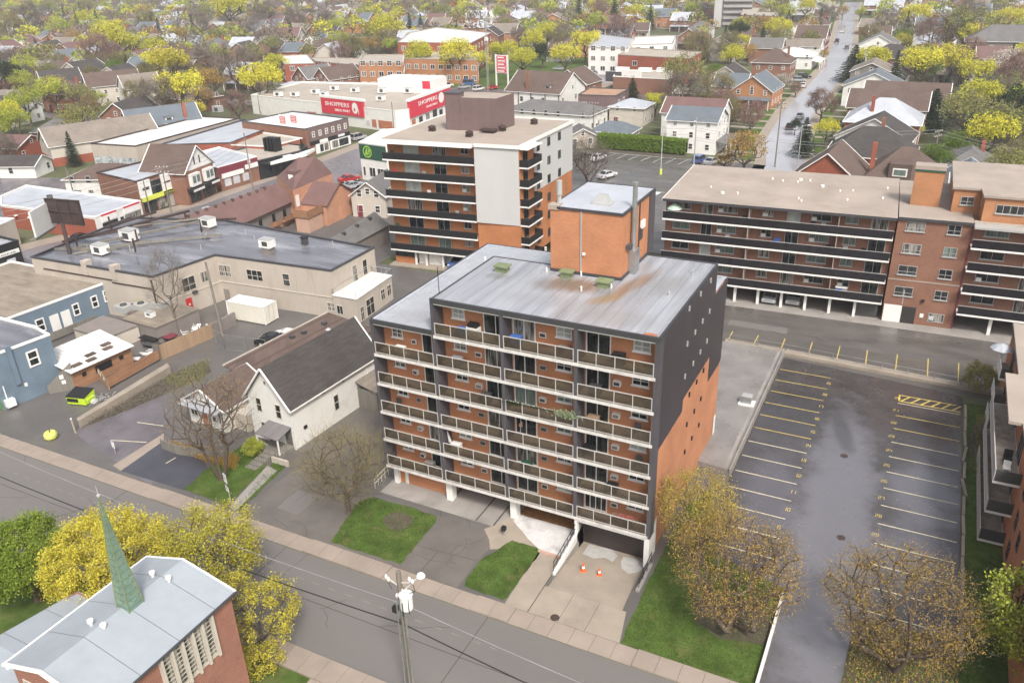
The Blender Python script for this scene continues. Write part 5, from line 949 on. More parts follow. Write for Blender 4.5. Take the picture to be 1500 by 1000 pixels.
# white house and neighbours
def gable(t,x0,y0,x1,y1,e,r,wall,roof,axis='Y',oh=.35,trim='white',th=.12,z0=0,flat_=False):
    """gabled volume in thing-local metres: eave height e, ridge height r, ridge along axis"""
    b=MB(); b.prism([(x0,y0),(x1,y0),(x1,y1),(x0,y1)],z0,e,top=False,bot=False)
    if axis=='Y': m=(x0+x1)/2; b.add([(x0,y0,e),(x1,y0,e),(m,y0,r),(x0,y1,e),(x1,y1,e),(m,y1,r)],[(0,1,2),(4,3,5)])
    else: m=(y0+y1)/2; b.add([(x0,y0,e),(x0,y1,e),(x0,m,r),(x1,y0,e),(x1,y1,e),(x1,m,r)],[(1,0,2),(3,4,5)])
    b.build('wall',wall,t)
    k=(r-e)/((x1-x0)/2 if axis=='Y' else (y1-y0)/2); dz=oh*k
    for sgn in (-1,1):
        b=MB()
        if axis=='Y': xe=(x0-oh) if sgn<0 else (x1+oh); q=[(xe,y0-oh,e-dz),(xe,y1+oh,e-dz),(m,y1+oh,r),(m,y0-oh,r)]
        else: ye=(y0-oh) if sgn<0 else (y1+oh); q=[(x0-oh,ye,e-dz),(x1+oh,ye,e-dz),(x1+oh,m,r),(x0-oh,m,r)]
        b.add([(*p[:2],p[2]+.03) for p in q]+[(*p[:2],p[2]+.03+th) for p in q],[(0,1,2,3),(7,6,5,4),(0,4,5,1),(1,5,6,2),(2,6,7,3),(3,7,4,0)]); rr_=b.build('roof',roof,t)
    if trim:
        b=MB()
        ends=((y0-oh-.03,),(y1+oh+.03,)) if axis=='Y' else ((x0-oh-.03,),(x1+oh+.03,))
        for (c,) in ends:
            for a in ((x0-oh,x1+oh) if axis=='Y' else (y0-oh,y1+oh)):
                p=(a,c,e-dz+.08) if axis=='Y' else (c,a,e-dz+.08); q=(m,c,r+.08) if axis=='Y' else (c,m,r+.08); b.tube(p,q,.11,n=4)
        if axis=='Y':
            for a in (x0-oh,x1+oh): b.tube((a,y0-oh,e-dz+.05),(a,y1+oh,e-dz+.05),.09,n=4)
        else:
            for a in (y0-oh,y1+oh): b.tube((x0-oh,a,e-dz+.05),(x1+oh,a,e-dz+.05),.09,n=4)
        b.build('barge_board',trim,t)
lw=win
t=T('white_house','white two-storey house with dark shingle roof and a small boarded porch roof','house',(-14.2,1.6,0),R(-4)); HW=t
def lF(a,b): 
    return wallF(a,b)
_OF=OF
def OF(par):
    while par.parent: par=par.parent
    return Vector((0,0,0)) if par.get('_l') or abs(par.rotation_euler.z)>1e-6 else par.location
def local(t): t.location=t.location; return t
gable(t,-2.7,0,2.7,12.5,4.7,8.0,'white_wall','shingle_dark')
F=wallF((-2.7,0),(2.7,0)); win(t,F,1.0,1.7,3.1,4.6,0,.5,'cream_wall','pane0'); win(t,F,3.5,4.2,3.0,4.5,0,.5,'cream_wall','pane0'); win(t,F,1.2,2.3,.9,2.0,1,None,'cream_wall','pane0'); win(t,F,2.5,2.8,6.3,6.7,0,None,'cream_wall','pane0',t=.04)
F=wallF((2.7,0),(2.7,12.5)); win(t,F,5.6,6.3,1.3,3.0,0,.5,'cream_wall','pane0'); win(t,F,4.2,4.6,3.9,4.4,0,None,'frame_dark','pane0'); win(t,F,7.0,7.4,3.9,4.4,0,None,'frame_dark','pane0'); MB(F=F).box(1.3,1.7,0,.1,1.6,1.9).build('vent','black',t); MB(F=F).box(9.5,9.8,0,.12,2.9,3.2).build('electric_meter','steel_grey',t)
MB(F=F).box(10.8,10.95,0,.05,0,4.3).build('downpipe','white',t)
b=MB(); b.add([(-.4,-.0,2.35),(2.5,0,2.35),(2.5,-1.9,1.95),(-.4,-1.9,1.95),(-.4,0,2.43),(2.5,0,2.43),(2.5,-1.9,2.03),(-.4,-1.9,2.03)],[(0,1,2,3),(7,6,5,4),(0,4,5,1),(1,5,6,2),(2,6,7,3),(3,7,4,0)]); b.build('porch_roof','deck',t)
for x in (-.3,2.4): MB().box(x-.06,x+.06,-1.85,-1.73,0,1.95).build('porch_post','white',t)
MB().box(-.4,2.5,-1.9,0,0,.35).build('porch_floor','wood_grey',t); MB().box(1.5,2.4,0,.05,.35,2.2).build('door','stucco_dark',t)
b=MB(); b.tube((-.35,-1.8,1.1),(1.0,-1.8,1.1),.03,n=5); [b.tube((-.35+i*.19,-1.8,.35),(-.35+i*.19,-1.8,1.1),.015,n=4) for i in range(8)]; b.build('porch_railing','steel_grey',t)
MB().lathe([(.18,0),(.18,.3),(.3,.45),(.1,.6)],(-.1,9,7.75),8).build('roof_vent','steel_grey',t)
t=T('lean_to','grey boarded lean-to at the rear right of the white house','shed',(-11.0,10.5,0),R(-4)); b=MB(); b.prism([(0,0),(2.6,0),(2.6,4.2),(0,4.2)],0,2.3,top=False,bot=False); b.build('wall','wood_grey',t); b=MB(); b.add([(-.1,-.2,3.0),(2.8,-.2,2.3),(2.8,4.4,2.3),(-.1,4.4,3.0),(-.1,-.2,3.1),(2.8,-.2,2.4),(2.8,4.4,2.4),(-.1,4.4,3.1)],[(0,3,2,1),(4,5,6,7),(0,1,5,4),(1,2,6,5),(2,3,7,6),(3,0,4,7)]); b.build('roof','shingle_tan',t)
t=T('small_white_house','small white house with pale blue porch front and a long brown rear roof','house',(-22.3,1.2,0),R(-3))
gable(t,-2.6,0,2.6,5.5,2.7,4.3,'white_wall','shingle_brown')
F=wallF((-2.6,0),(2.6,0)); win(t,F,.3,1.3,.9,2.2,1,None,'white','pane0'); MB(F=F).box(1.9,2.6,0,.08,0,2.1).build('door','terracotta',t); win(t,F,3.3,3.9,.8,2.1,0,.5,'white','pane0'); win(t,F,4.2,5.0,.8,2.1,1,None,'white','pane0')
b=MB(); b.add([(-2.6,0,2.75),(2.6,0,2.75),(2.6,-1.1,2.45),(-2.6,-1.1,2.45),(-2.6,0,2.85),(2.6,0,2.85),(2.6,-1.1,2.55),(-2.6,-1.1,2.55)],[(0,1,2,3),(7,6,5,4),(2,6,7,3),(1,5,6,2),(3,7,4,0)]); b.build('porch_roof','pale_blue_trim' if 0 else 'roof_low',t)
MB().box(2.6,4.4,1.0,8,0,1.9).build('side_annex','cream_wall',t)
MB().box(-3.2,-2.6,4,9,0,.6).build('low_wall','white_wall',t)
t=T('long_brown_annex','long low building with a brown roof behind the small white house','house',(-22.5,7.0,0),R(-5)); b=MB(); b.prism([(-2.7,0),(4.2,0),(4.2,15.5),(-2.7,15.5)],0,2.6,top=False,bot=False); b.build('wall','stucco_dark',t)
b=MB(); b.add([(-2.9,-.2,3.3),(4.4,-.2,2.7),(4.4,15.7,2.7),(-2.9,15.7,3.3),(-2.9,-.2,3.4),(4.4,-.2,2.8),(4.4,15.7,2.8),(-2.9,15.7,3.4)],[(0,3,2,1),(4,5,6,7),(0,1,5,4),(1,2,6,5),(2,3,7,6),(3,0,4,7)]); b.build('roof','shingle_brown',t); MB().box(-3.05,-2.88,-.2,15.7,3.3,3.5).build('roof_edge','stucco',t)
for x,y in ((-1,13),(-1.3,10),(-1.6,8.5)): MB().box(x-.25,x+.25,y-.25,y+.25,3.1,3.6).build('roof_vent','frame_dark',t)
boardfence('picket_fence','low weathered fence in front of the small white house',[(-23.5, -3.7),(-21.2, -3.8),(-16.4, -2.8)],1.0,'wood_grey')
boardfence('low_board_edge','low salmon boarded edge along the dark parking pad',[(-23.1, -3.7),(-18.4, -3.3)],.4,'wood')
t=T('front_steps','grey paving steps leading up to the porch of the white house','steps',(-13,-2,0)); 
for i in range(5): y=-2.9+i*.55; fixo(MB(),t).box(-13.3+.02*i-.65+.05*i,-13.3+.65+.05*i,y,y+.52,0,.1+.1*i).build('step','wood_grey',t)
area('front_walk','concrete_grey',[(-10.9, -8.1),(-10.0, -8.2),(-10.8, -2.1),(-12.2, -1.8)],.055)
tag(MB((-11,-1,0)).box(-12.2,-10.3,-1.2,-1.0,0,.6).build('low_planter_wall','stucco'),'low pale L-shaped wall at the front corner of the white house','low wall')
# ---------- bus stop sign ----------
t=T('street_sign','white three-panel street sign on a pale post at the grass edge','sign',(-10.9,-7.7,0),R(-20)); MB().tube((0,0,0),(-.1,0,3.0),.035,n=6).build('post','steel_grey',t)
for z0,z1_,m_ in ((2.3,3.15,'white'),(1.95,2.25,'fin'),(1.4,1.9,'white')): MB().box(-.42,.12,-.06,-.03,z0,z1_).build('panel',m_,t)
F=wallF((-.42,-.06),(.12,-.06)); text(t,F,.1,2.92,.12,'BUS','black',.01,'lettering',.3,0) if 0 else None
for z in (2.95,2.75,2.6,1.75,1.62,2.07): MB().box(-.34,.03,-.065,-.06,z,z+.05).build('text_line','black' if z!=2.07 else 'white',t)
t=T('lot_sign','small white sign board standing in the purple lot','sign',(-26.9,-6.2,0),R(-15)); MB().tube((0,0,0),(0,0,1.0),.03,n=5).build('post','steel_grey',t); MB().box(-.3,.3,-.05,-.02,.7,1.35).build('board','white',t)
# ---------- utility poles ----------
def upole(x,y,h,label,lean=(0,0),arms=1,m='pole_wood',r=.15,armdir=0,name='utility_pole',lamp=None,z=0):
    t=T(name,label,'utility pole',(x,y,z),.0001); MB().tube((0,0,0),(lean[0],lean[1],h),r,r*.7,n=10).build('pole',m,t)
    for k in range(arms):
        zz=h-.3-k*.9; b=MB(F=Matrix.Translation((lean[0]*zz/h,lean[1]*zz/h,zz))@Matrix.Rotation(armdir,4,'Z')); b.box(-1.1,1.1,-.06,.06,-.06,.06); c=b.build('crossarm',m if m=='pole_wood' else 'steel_grey',t)
        for x_ in (-1.0,-.4,.4,1.0): MB(F=Matrix.Translation((lean[0]*zz/h,lean[1]*zz/h,zz))@Matrix.Rotation(armdir,4,'Z')).lathe([(.05,.06),(.07,.12),(.04,.25)],(x_,0,0),6).build('insulator','white',c)
    if lamp: MB().tube((lean[0],lean[1],h-1.2),(lean[0]+lamp[0],lean[1]+lamp[1],h-.6),.04,n=6).build('lamp_arm','steel_grey',t); MB(F=Matrix.Translation((lean[0]+lamp[0],lean[1]+lamp[1],h-.6))).lathe([(.1,-.1),(.2,-.02),(.15,.1)],n=8).build('lamp_head','white',t)
    return t
hx,hy=13.95,-18.1
t=T('transformer_pole','weathered wooden utility pole with a white transformer drum and street lamp','utility pole',(14.0,-18.1,0),.0001)
MB().tube((0,0,0),(0,0,10.1),.2,.15,n=12).build('pole','pole_wood',t)
b=MB(); b.tube((-.32,-.1,0),(-.3,-.1,7.6),.05,n=6); b.tube((.28,-.12,0),(.28,-.12,7.4),.07,n=6); b.tube((.12,-.25,0),(.12,-.25,7.4),.04,n=6); b.build('cable_conduit','galv',t)
tr_=MB().lathe([(.36,0),(.38,.08),(.38,.95),(.42,.98),(.42,1.06),(.3,1.14)],(.42,-.1,7.6),18).build('transformer','white',t)
for a in (.2,.42,.64): MB().lathe([(.035,0),(.06,.08),(.03,.2)],(a,-.05,8.72),6).build('bushing','white',tr_)
b=MB(); b.tube((.42,-.5,8.3),(.42,-.5,7.3),.03,n=5); b.tube((.7,-.3,8.7),(.75,-.35,7.5),.03,n=5); b.build('lead_wire','wire',tr_)
b=MB()
for z,a in ((9.6,.9),(9.3,-.95)): b.tube((0,0,z-.35),(a,.05,z),.045,n=6)
b.build('bracket','railing_white',t)
for z,a in ((9.6,.9),(9.7,.7),(9.3,-.95),(9.15,-.8),(8.1,-.32)): MB().lathe([(.05,-.12),(.09,0),(.09,.08),(.04,.2)],(a,.05,z),8).build('insulator','white',t)
b=MB(); b.tube((.9,.05,9.5),(1.05,0,9.0),.02,n=4); b.tube((1.05,0,9.0),(.5,-.1,8.7),.02,n=4); b.tube((-.95,.05,9.2),(-.6,0,8.6),.02,n=4); b.build('jumper_wire','wire',t)
MB().tube((.1,0,8.6),(1.05,.5,9.7),.05,n=8).build('lamp_arm','railing_white',t); MB(F=Matrix.Translation((1.15,.55,9.75))).lathe([(.12,-.12),(.27,-.02),(.2,.12),(.08,.18)],n=12).build('lamp_head','white',t)
MB().box(-.65,-.35,-.15,.15,6.9,7.3).build('junction_box','black',t)
def wires(name,label,a,c,sag,r=.025,m='wire',offs=((0,0,0),),n=14,cat='cable'):
    t=T(name,label,cat,a)
    for o in offs:
        b=MB(a); pts=[]
        for i in range(n+1):
            f=i/n; p=Vector(a).lerp(Vector(c),f)+Vector(o); p.z-=sag*4*f*(1-f); pts.append(p)
        for p,q in zip(pts,pts[1:]): b.tube(p,q,r,n=4,cap=False)
        b.build('wire',m,t)
    return t
wires('power_line','pale overhead cable running left from the transformer pole over the street',(13.9,-18.1,7.7),(-45,-16.2,8.3),1.2,.022,'wire_pale')
wires('power_line','pale overhead cable running right from the transformer pole over the street',(14.1,-18.1,7.7),(58,-19.5,8.0),1.0,.022,'wire_pale')
wires('phone_line','black telephone cable running left above the street',(13.9,-18.2,6.2),(-45,-17.8,6.8),1.0,.04,'wire')
wires('phone_line','black telephone cable running right above the street',(14.1,-18.2,6.2),(58,-20.3,6.5),1.0,.04,'wire')
t=upole(-43.9,22.0,10.0,'tall leaning grey wooden pole in front of the beige building') if 0 else T('wooden_pole','tall leaning bare wooden pole between the container and the red door','utility pole',((-36.9, 18.0)[0],(-36.9, 18.0)[1],0))
MB().tube((0,0,0),(-1.13,0.6,9.3),.17,.12,n=10).build('pole','pole_wood',t); MB().tube((-.6,.2,4.6),(-1.8,.3,4.9),.04,n=5).build('bracket','steel_grey',t)
# ---------- generic houses, cars, lamps ----------
def hip(t,x0,y0,x1,y1,e,r,wall,roof,oh=.4,th=.12,axis=None):
    b=MB(); b.prism([(x0,y0),(x1,y0),(x1,y1),(x0,y1)],0,e,top=False,bot=False); b.build('wall',wall,t)
    X0,X1,Y0,Y1=x0-oh,x1+oh,y0-oh,y1+oh; W_=X1-X0; D_=Y1-Y0; m=min(W_,D_)/2*.92
    if W_>=D_: a=(X0+m,(Y0+Y1)/2,r); c=(X1-m,(Y0+Y1)/2,r)
    else: a=((X0+X1)/2,Y0+m,r); c=((X0+X1)/2,Y1-m,r)
    q=[(X0,Y0,e),(X1,Y0,e),(X1,Y1,e),(X0,Y1,e)]; b=MB()
    b.add(q+[a,c],[(0,1,5,4) if W_>=D_ else (0,1,4),(1,2,5) if W_>=D_ else (1,2,5,4),(2,3,4,5) if W_>=D_ else (2,3,5),(3,0,4) if W_>=D_ else (3,0,4,5),(3,2,1,0)]); b.build('roof',roof,t)
    b=MB()
    for i in range(4): b.tube(q[i],q[(i+1)%4],.1,n=4)
    b.build('eaves_gutter','white',t)
def house(label,x,y,w,d,e,r,wall,roof,axis='Y',kind='gable',rz=0,chim=None,porch=None,dorm=None,group=None,name='house',cat='house',nw=True,trim='white',z=0):
    t=T(name,label,cat,(x,y,z),rz or .0001,group)
    x0,x1,y0,y1=-w/2,w/2,-d/2,d/2
    (gable(t,x0,y0,x1,y1,e,r,wall,roof,axis,trim=trim) if kind=='gable' else hip(t,x0,y0,x1,y1,e,r,wall,roof))
    rw=random.Random(int(abs(x*7+y*13)))
    if nw:
        fl=[1.0] if e<3.6 else [.9,3.6] if e<6.5 else [.9,3.4,5.8]
        for (p,q) in (((x0,y0),(x1,y0)),((x1,y0),(x1,y1))):
            F=wallF(p,q); L=(Vector(q)-Vector(p)).length; n=max(1,int(L/3.2))
            for zf in fl:
                for k in range(n):
                    if rw.random()<.15: continue
                    c=L*(k+.5)/n; lw(t,F,c-.5,c+.5,zf,zf+1.3,0,.5,'white' if wall not in('white_wall',) else 'frame_alu',rw.choice(['pane0','pane0','pane1']),t=.1)
        if kind=='gable' and axis=='Y' and r-e>1.8: F=wallF((x0,y0),(x1,y0)); lw(t,F,w/2-.45,w/2+.45,e+.2,e+1.3,0,.5,'white','pane0',t=.1)
        if kind=='gable' and axis=='X' and r-e>1.8: F=wallF((x1,y0),(x1,y1)); lw(t,F,d/2-.45,d/2+.45,e+.2,e+1.3,0,.5,'white','pane0',t=.1)
        F=wallF((x0,y0),(x1,y0)); MB(F=F).box(w*.15,w*.15+.95,0,.06,0,2.1).build('door',rw.choice(['maroon','white','green_dark','fin']),t)
    if chim: cx,cy,cm=chim; MB().box(cx-.35,cx+.35,cy-.35,cy+.35,e-.5,r+.8).build('chimney',cm,t)
    if porch:
        side,pd,pr=porch; b=MB()
        if side=='S': b.add([(x0,y0,2.9),(x1,y0,2.9),(x1,y0-pd,2.4),(x0,y0-pd,2.4),(x0,y0,3.02),(x1,y0,3.02),(x1,y0-pd,2.52),(x0,y0-pd,2.52)],[(0,1,2,3),(7,6,5,4),(0,4,5,1),(1,5,6,2),(2,6,7,3),(3,7,4,0)]); ps=[(x0+.2,y0-pd+.2),(0,y0-pd+.2),(x1-.2,y0-pd+.2)]
        elif side=='E': b.add([(x1,y0,2.9),(x1,y1,2.9),(x1+pd,y1,2.4),(x1+pd,y0,2.4),(x1,y0,3.02),(x1,y1,3.02),(x1+pd,y1,2.52),(x1+pd,y0,2.52)],[(0,1,2,3),(7,6,5,4),(0,4,5,1),(1,5,6,2),(2,6,7,3),(3,7,4,0)]); ps=[(x1+pd-.2,y0+.2),(x1+pd-.2,0),(x1+pd-.2,y1-.2)]
        else: b.add([(x0,y0,2.9),(x0,y1,2.9),(x0-pd,y1,2.4),(x0-pd,y0,2.4),(x0,y0,3.02),(x0,y1,3.02),(x0-pd,y1,2.52),(x0-pd,y0,2.52)],[(0,1,2,3),(7,6,5,4),(0,4,5,1),(1,5,6,2),(2,6,7,3),(3,7,4,0)]); ps=[(x0-pd+.2,y0+.2),(x0-pd+.2,0),(x0-pd+.2,y1-.2)]
        b.build('porch_roof',pr,t)
        for px,py in ps: MB().box(px-.1,px+.1,py-.1,py+.1,0,2.4).build('porch_post','white',t)
    if dorm:
        dx,dy,sd=dorm; b=MB(); zb=e+.3; zt=min(r,e+1.7)
        if sd=='E': b.box(dx-1,dx+.9,dy-.9,dy+.9,zb,zt); F=wallF((dx+.9,dy-.9),(dx+.9,dy+.9))
        else: b.box(dx-.9,dx+.9,dy-.9,dy+1,zb,zt); F=wallF((dx-.9,dy-.9),(dx+.9,dy-.9))
        dm=b.build('dormer','white_wall',t); MB(F=F).box(.3,1.5,0,.05,.35+zb,1.2+zb).build('dormer_window','pane0',dm); MB().box(dx-1.1,dx+1.1,dy-1.1,dy+1.1,zt,zt+.12).build('dormer_roof',roof,dm)
    return t
CC={'white':(.62,.62,.62),'black':(.012,.012,.014),'silver':(.33,.34,.35),'blue':(.06,.12,.30),'grey':(.11,.115,.12),'red':(.35,.02,.02),'darkblue':(.02,.035,.09)}
for k,c in CC.items():
    m=mat(k+'_car_paint',c,.22,.03,.4,0,metal=.1); M['car_'+k]=m; m.node_tree.nodes['Principled BSDF'].inputs['Coat Weight'].default_value=.5
reg('car_glass',pane('car_glass',(.01,.012,.014),(.02,.022,.025),.05)); reg('lamp_clear',mat('headlight_lens',(.6,.6,.58),.15,.02)); reg('lamp_red',mat('tail_light_lens',(.4,.02,.02),.2,.02))
def car(x,y,rz,c,label,kind='sedan',z=.02,group=None,name='parked_car'):
    t=T(name,label,'van' if kind=='van' else 'pickup truck' if kind=='pickup' else 'car',(x,y,z),rz or .0001,group)
    H={'sedan':1.45,'suv':1.72,'van':1.95,'pickup':1.8}[kind]; W=.88; L=2.25 if kind!='pickup' else 2.7
    low=[(-L,.35),(L,.35),(L,.72),(L-.15,.84),(L-1.15,.95),(-L+ (.55 if kind=='sedan' else .1),1.0),(-L,.85)]
    b=MB()
    for (py,f) in ((-W,.96),(W,.96)): pass
    def shell(prof,ws):   # profile (x,z,halfwidth)
        vs=[];n=len(prof)
        for (px,pz),hw in zip(prof,ws): vs+= [(px,-hw,pz),(px,hw,pz)]
        fs=[(2*i,2*((i+1)%n),2*((i+1)%n)+1,2*i+1) for i in range(n)]+[tuple(2*i for i in range(n))[::-1],tuple(2*i+1 for i in range(n))]
        return vs,fs
    vs,fs=shell(low,[W,W,W*.97,W*.93,W*.94,W*.94,W*.95]); b.add(vs,fs)
    if kind=='sedan': cab=[(L-1.2,.93),(L-1.95,H-.04),(-L+1.5,H),(-L+.65,.98)]
    elif kind=='suv': cab=[(L-1.1,.93),(L-1.75,H-.05),(-L+.45,H),(-L+.12,.98)]
    elif kind=='van': cab=[(L-.7,.9),(L-1.35,H-.05),(-L+.2,H),(-L+.05,.95)]
    else: cab=[(L-1.5,.95),(L-2.1,H-.03),(-.5,H),(-.75,.98)]
    cx=[c_[0] for c_ in cab]
    vs,fs=shell([(cab[1][0]+.05,H-.09),(cab[1][0]-.1,H),(cab[2][0]+.1,H+.02),(cab[2][0]-.05,H-.08)],[W*.74]*4); b.add(vs,fs)
    if kind=='pickup': b.box(-L+.1,-.9,-W*.94,-W*.84,.9,1.15); b.box(-L+.1,-.9,W*.84,W*.94,.9,1.15)
    for s in (-1,1):  # pillars
        b.tube((cab[0][0],s*W*.9,cab[0][1]),(cab[1][0],s*W*.73,H-.04),.035,n=4); b.tube((cab[3][0],s*W*.9,cab[3][1]),(cab[2][0],s*W*.73,H-.04),.06,n=4); m_=(cab[1][0]+cab[2][0])/2; b.tube((m_,s*W*.92,.96),(m_,s*W*.735,H-.03),.035,n=4)
    b.build('body','car_'+c,t)
    g_=MB(); vs,fs=shell([(cab[0][0]-.05,cab[0][1]-.03),(cab[1][0],H-.06),(cab[2][0],H-.05),(cab[3][0]+.05,cab[3][1]-.05)],[W*.9,W*.73,W*.73,W*.9]); g_.add(vs,fs); g_.build('windows','car_glass',t)
    for wx in (-L+.85,L-.85):
        for s in (-1,1):
            w_=MB().tube((wx,s*(W-.2),.33),(wx,s*(W+.02),.33),.33,n=14).build('wheel','rubber',t); MB().tube((wx,s*(W+.02),.33),(wx,s*(W+.035),.33),.19,n=10).build('rim','steel_grey',w_)
    for s in (-1,1): MB().box(L-.06,L+.015,s*W*.75-.16,s*W*.75+.16,.62,.76).build('headlight','lamp_clear',t); MB().box(-L-.015,-L+.06,s*W*.78-.13,s*W*.78+.13,.68,.86).build('tail_light','lamp_red',t)
    return t
def lamp(x,y,h,label,m='steel_grey',arm=1.2,base=None,n=1,ang=0):
    t=T('lamp_post',label,'lamp post',(x,y,0),.0001); MB().tube((0,0,0),(0,0,h),.1,.06,n=8).build('post',m,t)
    for k in range(n):
        a=ang+math.pi*k; dx,dy=math.cos(a)*arm,math.sin(a)*arm; MB().tube((0,0,h-.2),(dx,dy,h),.04,n=5).build('lamp_arm',m,t); MB(F=Matrix.Translation((dx,dy,h))).box(-.3,.3,-.16,.16,-.06,.08).build('lamp_head','white',t)
    if base: MB().tube((0,0,0),(0,0,1.0),.28,n=10).build('base',base,t)
    return t
# garage cars, near parked cars
p=F1@Vector((L1-2.9-2.87*3-1.4+.0,-3.2,.04))
car(p.x+ -2.87*0,p.y,R(-90),'silver','silver van parked in the garage under the long building','van')
p=F1@Vector((L1-2.9-2.87*2-1.4,-3.6,.04)); car(p.x,p.y,R(-90),'silver','silver sedan parked in the garage bay right of the silver van')
p=Fa@Vector((9.7,-2.6,0)); car(p.x,p.y,R(-85),'blue','pale blue car under the seven-storey block beside the yellow post')
car((-29.1, 18.0)[0],(-29.1, 18.0)[1]+.6,R(15),'black','black car half hidden behind the long brown roof'); car((-27.1, 18.9)[0]-1,(-27.1, 18.9)[1]+1.2,R(8),'white','white car beyond the dark shingle roof of the white house')
# ---------- main street and shops ----------
def strip(pts,wd,z,name,m):
    b=MB(); L_=[];R_=[]
    for i,p in enumerate(pts):
        a=Vector(pts[max(0,i-1)]); c=Vector(pts[min(len(pts)-1,i+1)]); d=(c-a).normalized(); n=Vector((-d.y,d.x)); L_.append(Vector(p)+n*wd/2); R_.append(Vector(p)-n*wd/2)
    for i in range(len(pts)-1): b.sheet([R_[i],R_[i+1],L_[i+1],L_[i]],z)
    return structure(b,name,m)
reg('wet_road',mat('wet_pale_street',(.17,.16,.17),.42,.1,.06,.1,rvar=.22,geo=True,stain=(.12,.115,.12),stainamt=.4))
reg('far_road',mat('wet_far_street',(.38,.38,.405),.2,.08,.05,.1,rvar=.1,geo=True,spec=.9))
MS=[(-93,-15),(-86,25),(-77,60),(-77,95),(-79,130),(-80,170),(-72,215),(-68,260),(-75,300),(-90,380)]
strip(MS,21,.010,'shop_pavement','sidewalk'); strip(MS,14,.016,'main_street','wet_road')
strip([(-150,192),(-80,196),(-40,200),(0,200)],10,.012,'cross_street','asphalt'); 
ST=[(13,100),(10.8,128),(6,152),(3.3,190),(2.8,230),(1.2,278),(-6.5,367),(-18.5,482),(-30,620)]
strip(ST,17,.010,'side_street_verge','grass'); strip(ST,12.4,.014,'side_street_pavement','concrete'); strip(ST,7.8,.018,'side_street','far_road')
b=MB()
for y in list(range(118,260,9)):
    x=np.interp(y,[p[1] for p in ST],[p[0] for p in ST]); b.box(x-15,x-6.2,y,y+2.0,0,.022); 
    if y>140: b.box(x+6.2,x+13,y+3,y+4.5,0,.022)
structure(b,'driveways','concrete')
area('shop_lot','asphalt',[(-66,40),(-34,44),(-34,78),(-66,95)],.012); area('alley_asphalt','asphalt_purple',[(-140,30),(-108,33),(-108,60),(-128,66),(-150,60)],.013)
area('back_lot','asphalt_lane',[(-36,70),(10,66),(10.5,100),(7.5,126.5),(-28,128.5),(-40,125)],.014)
b=MB()
for i in range(8): x=-26.5+2.75*i; b.add([(x,121.8-.1*i,.022),(x+.14,121.8-.1*i,.022),(x+.9,126.6-.1*i,.022),(x+.76,126.6-.1*i,.022)],[(0,1,2,3)])
b.sheet([(-27.5,126.7),(-6,125.9),(-6,126.05),(-27.5,126.85)],.022)
for i in range(5): x=-21+2.9*i; b.add([(x,92,.022),(x+.14,92,.022),(x+1.2,99.3,.022),(x+1.06,99.3,.022)],[(0,1,2,3)])
b.add([(-8.8,92,.022),(-7.8,92,.022),(-6.6,99.3,.022),(-7.6,99.3,.022)],[(0,1,2,3)]); b.sheet([(-21,99.3),(-6,99.3),(-6,99.45),(-21,99.45)],.0225)
structure(b,'back_lot_lines','white_line')
area('drug_store_lot','asphalt',[(-150,166),(-60,168),(-62,192),(-150,188)],.011); area('park_lawn','grass',[(-180,200),(-84,203),(-78,260),(-78,300),(-120,300),(-180,262)],.013)
area('sports_field','grass',[(-235,200),(-205,196),(-200,235),(-228,240)],.013)
# shops
def sf(t,F,L,items):   # shop front pieces: (s0,s1,z0,z1,material,proud)
    for nm,a,c,z0,z1_,m_,pr in items: MB(OF(t),F).box(a,c,0,pr,z0,z1_).build(nm,m_,t)
def shop(name,label,px,H,wall,roof,want=(1,0),edge='white',cat='shop',**k):
    t,Fs,Ls,pl=flat(name,label,cat,px,H,wall,roof,edge,**k); i=facing(Fs,Ls,want); return t,Fs[i],Ls[i],Fs,Ls
t,F,L,Fs,Ls=shop('white_roof_shop','low brick shop with a large blue-white roof and two red-banded fascia signs',[(-107.0, 37.6), (-112.8, 41.5), (-115.6, 48.6), (-85.0, 48.7), (-84.2, 38.6)],4.0,'white_wall','pale_roof')
i=facing(Fs,Ls,(.9,.1)); F,L=Fs[i],Ls[i]
sf(t,F,L,[('fascia_sign',L*.12,L*.44,2.7,3.7,'white',.15),('fascia_stripe',L*.12,L*.44,3.7,4.0,'red',.16),('fascia_sign',L*.6,L*.95,2.7,3.7,'white',.15),('fascia_stripe',L*.6,L*.95,3.7,4.0,'red',.16),('shop_window',L*.12,L*.44,.4,2.5,'pane0',.06),('shop_window',L*.5,L*.57,.2,2.5,'pane0',.06),('shop_window',L*.6,L*.95,.4,2.5,'pane1',.06)])
i=facing(Fs,Ls,(0,-1)); F,L=Fs[i],Ls[i]; sf(t,F,L,[('brick_panel',.1,L-.1,0,3.6,'red_brick',.05)]+[('gooseneck_lamp',L*f,L*f+.5,2.4,2.6,'white',.5) for f in (.15,.3,.45,.6)])
b=MB(OF(t)); b.tube((-101,43,3.8),(-101,43,4.9),.5,n=8); b.build('roof_fan','frame_dark',t); 
t,F,L,Fs,Ls=shop('beige_shop','beige shop with a pale roof and red menu panel, left edge',[(-96,16),(-90.5,19),(-95,32),(-104,30)],4.5,'stucco','pale_roof'); i=facing(Fs,Ls,(1,-.3)); sf(t,Fs[i],Ls[i],[('menu_panel',1,4,1.2,3.2,'maroon',.06)])
t,F,L,Fs,Ls=shop('black_kiosk_shop','small black-fronted shop with white fascia sign at the left edge',[(-92,14),(-83.3,16),(-83.0,24.4),(-92,25)],4.6,'black_trim','roof_low',edge='black'); sf(t,F,L,[('fascia_sign',.3,L-.3,2.9,3.5,'white',.1),('shop_window',.8,L-3,.3,2.5,'pane0',.06),('door',L-2.5,L-1.2,.1,2.3,'screen',.08)])
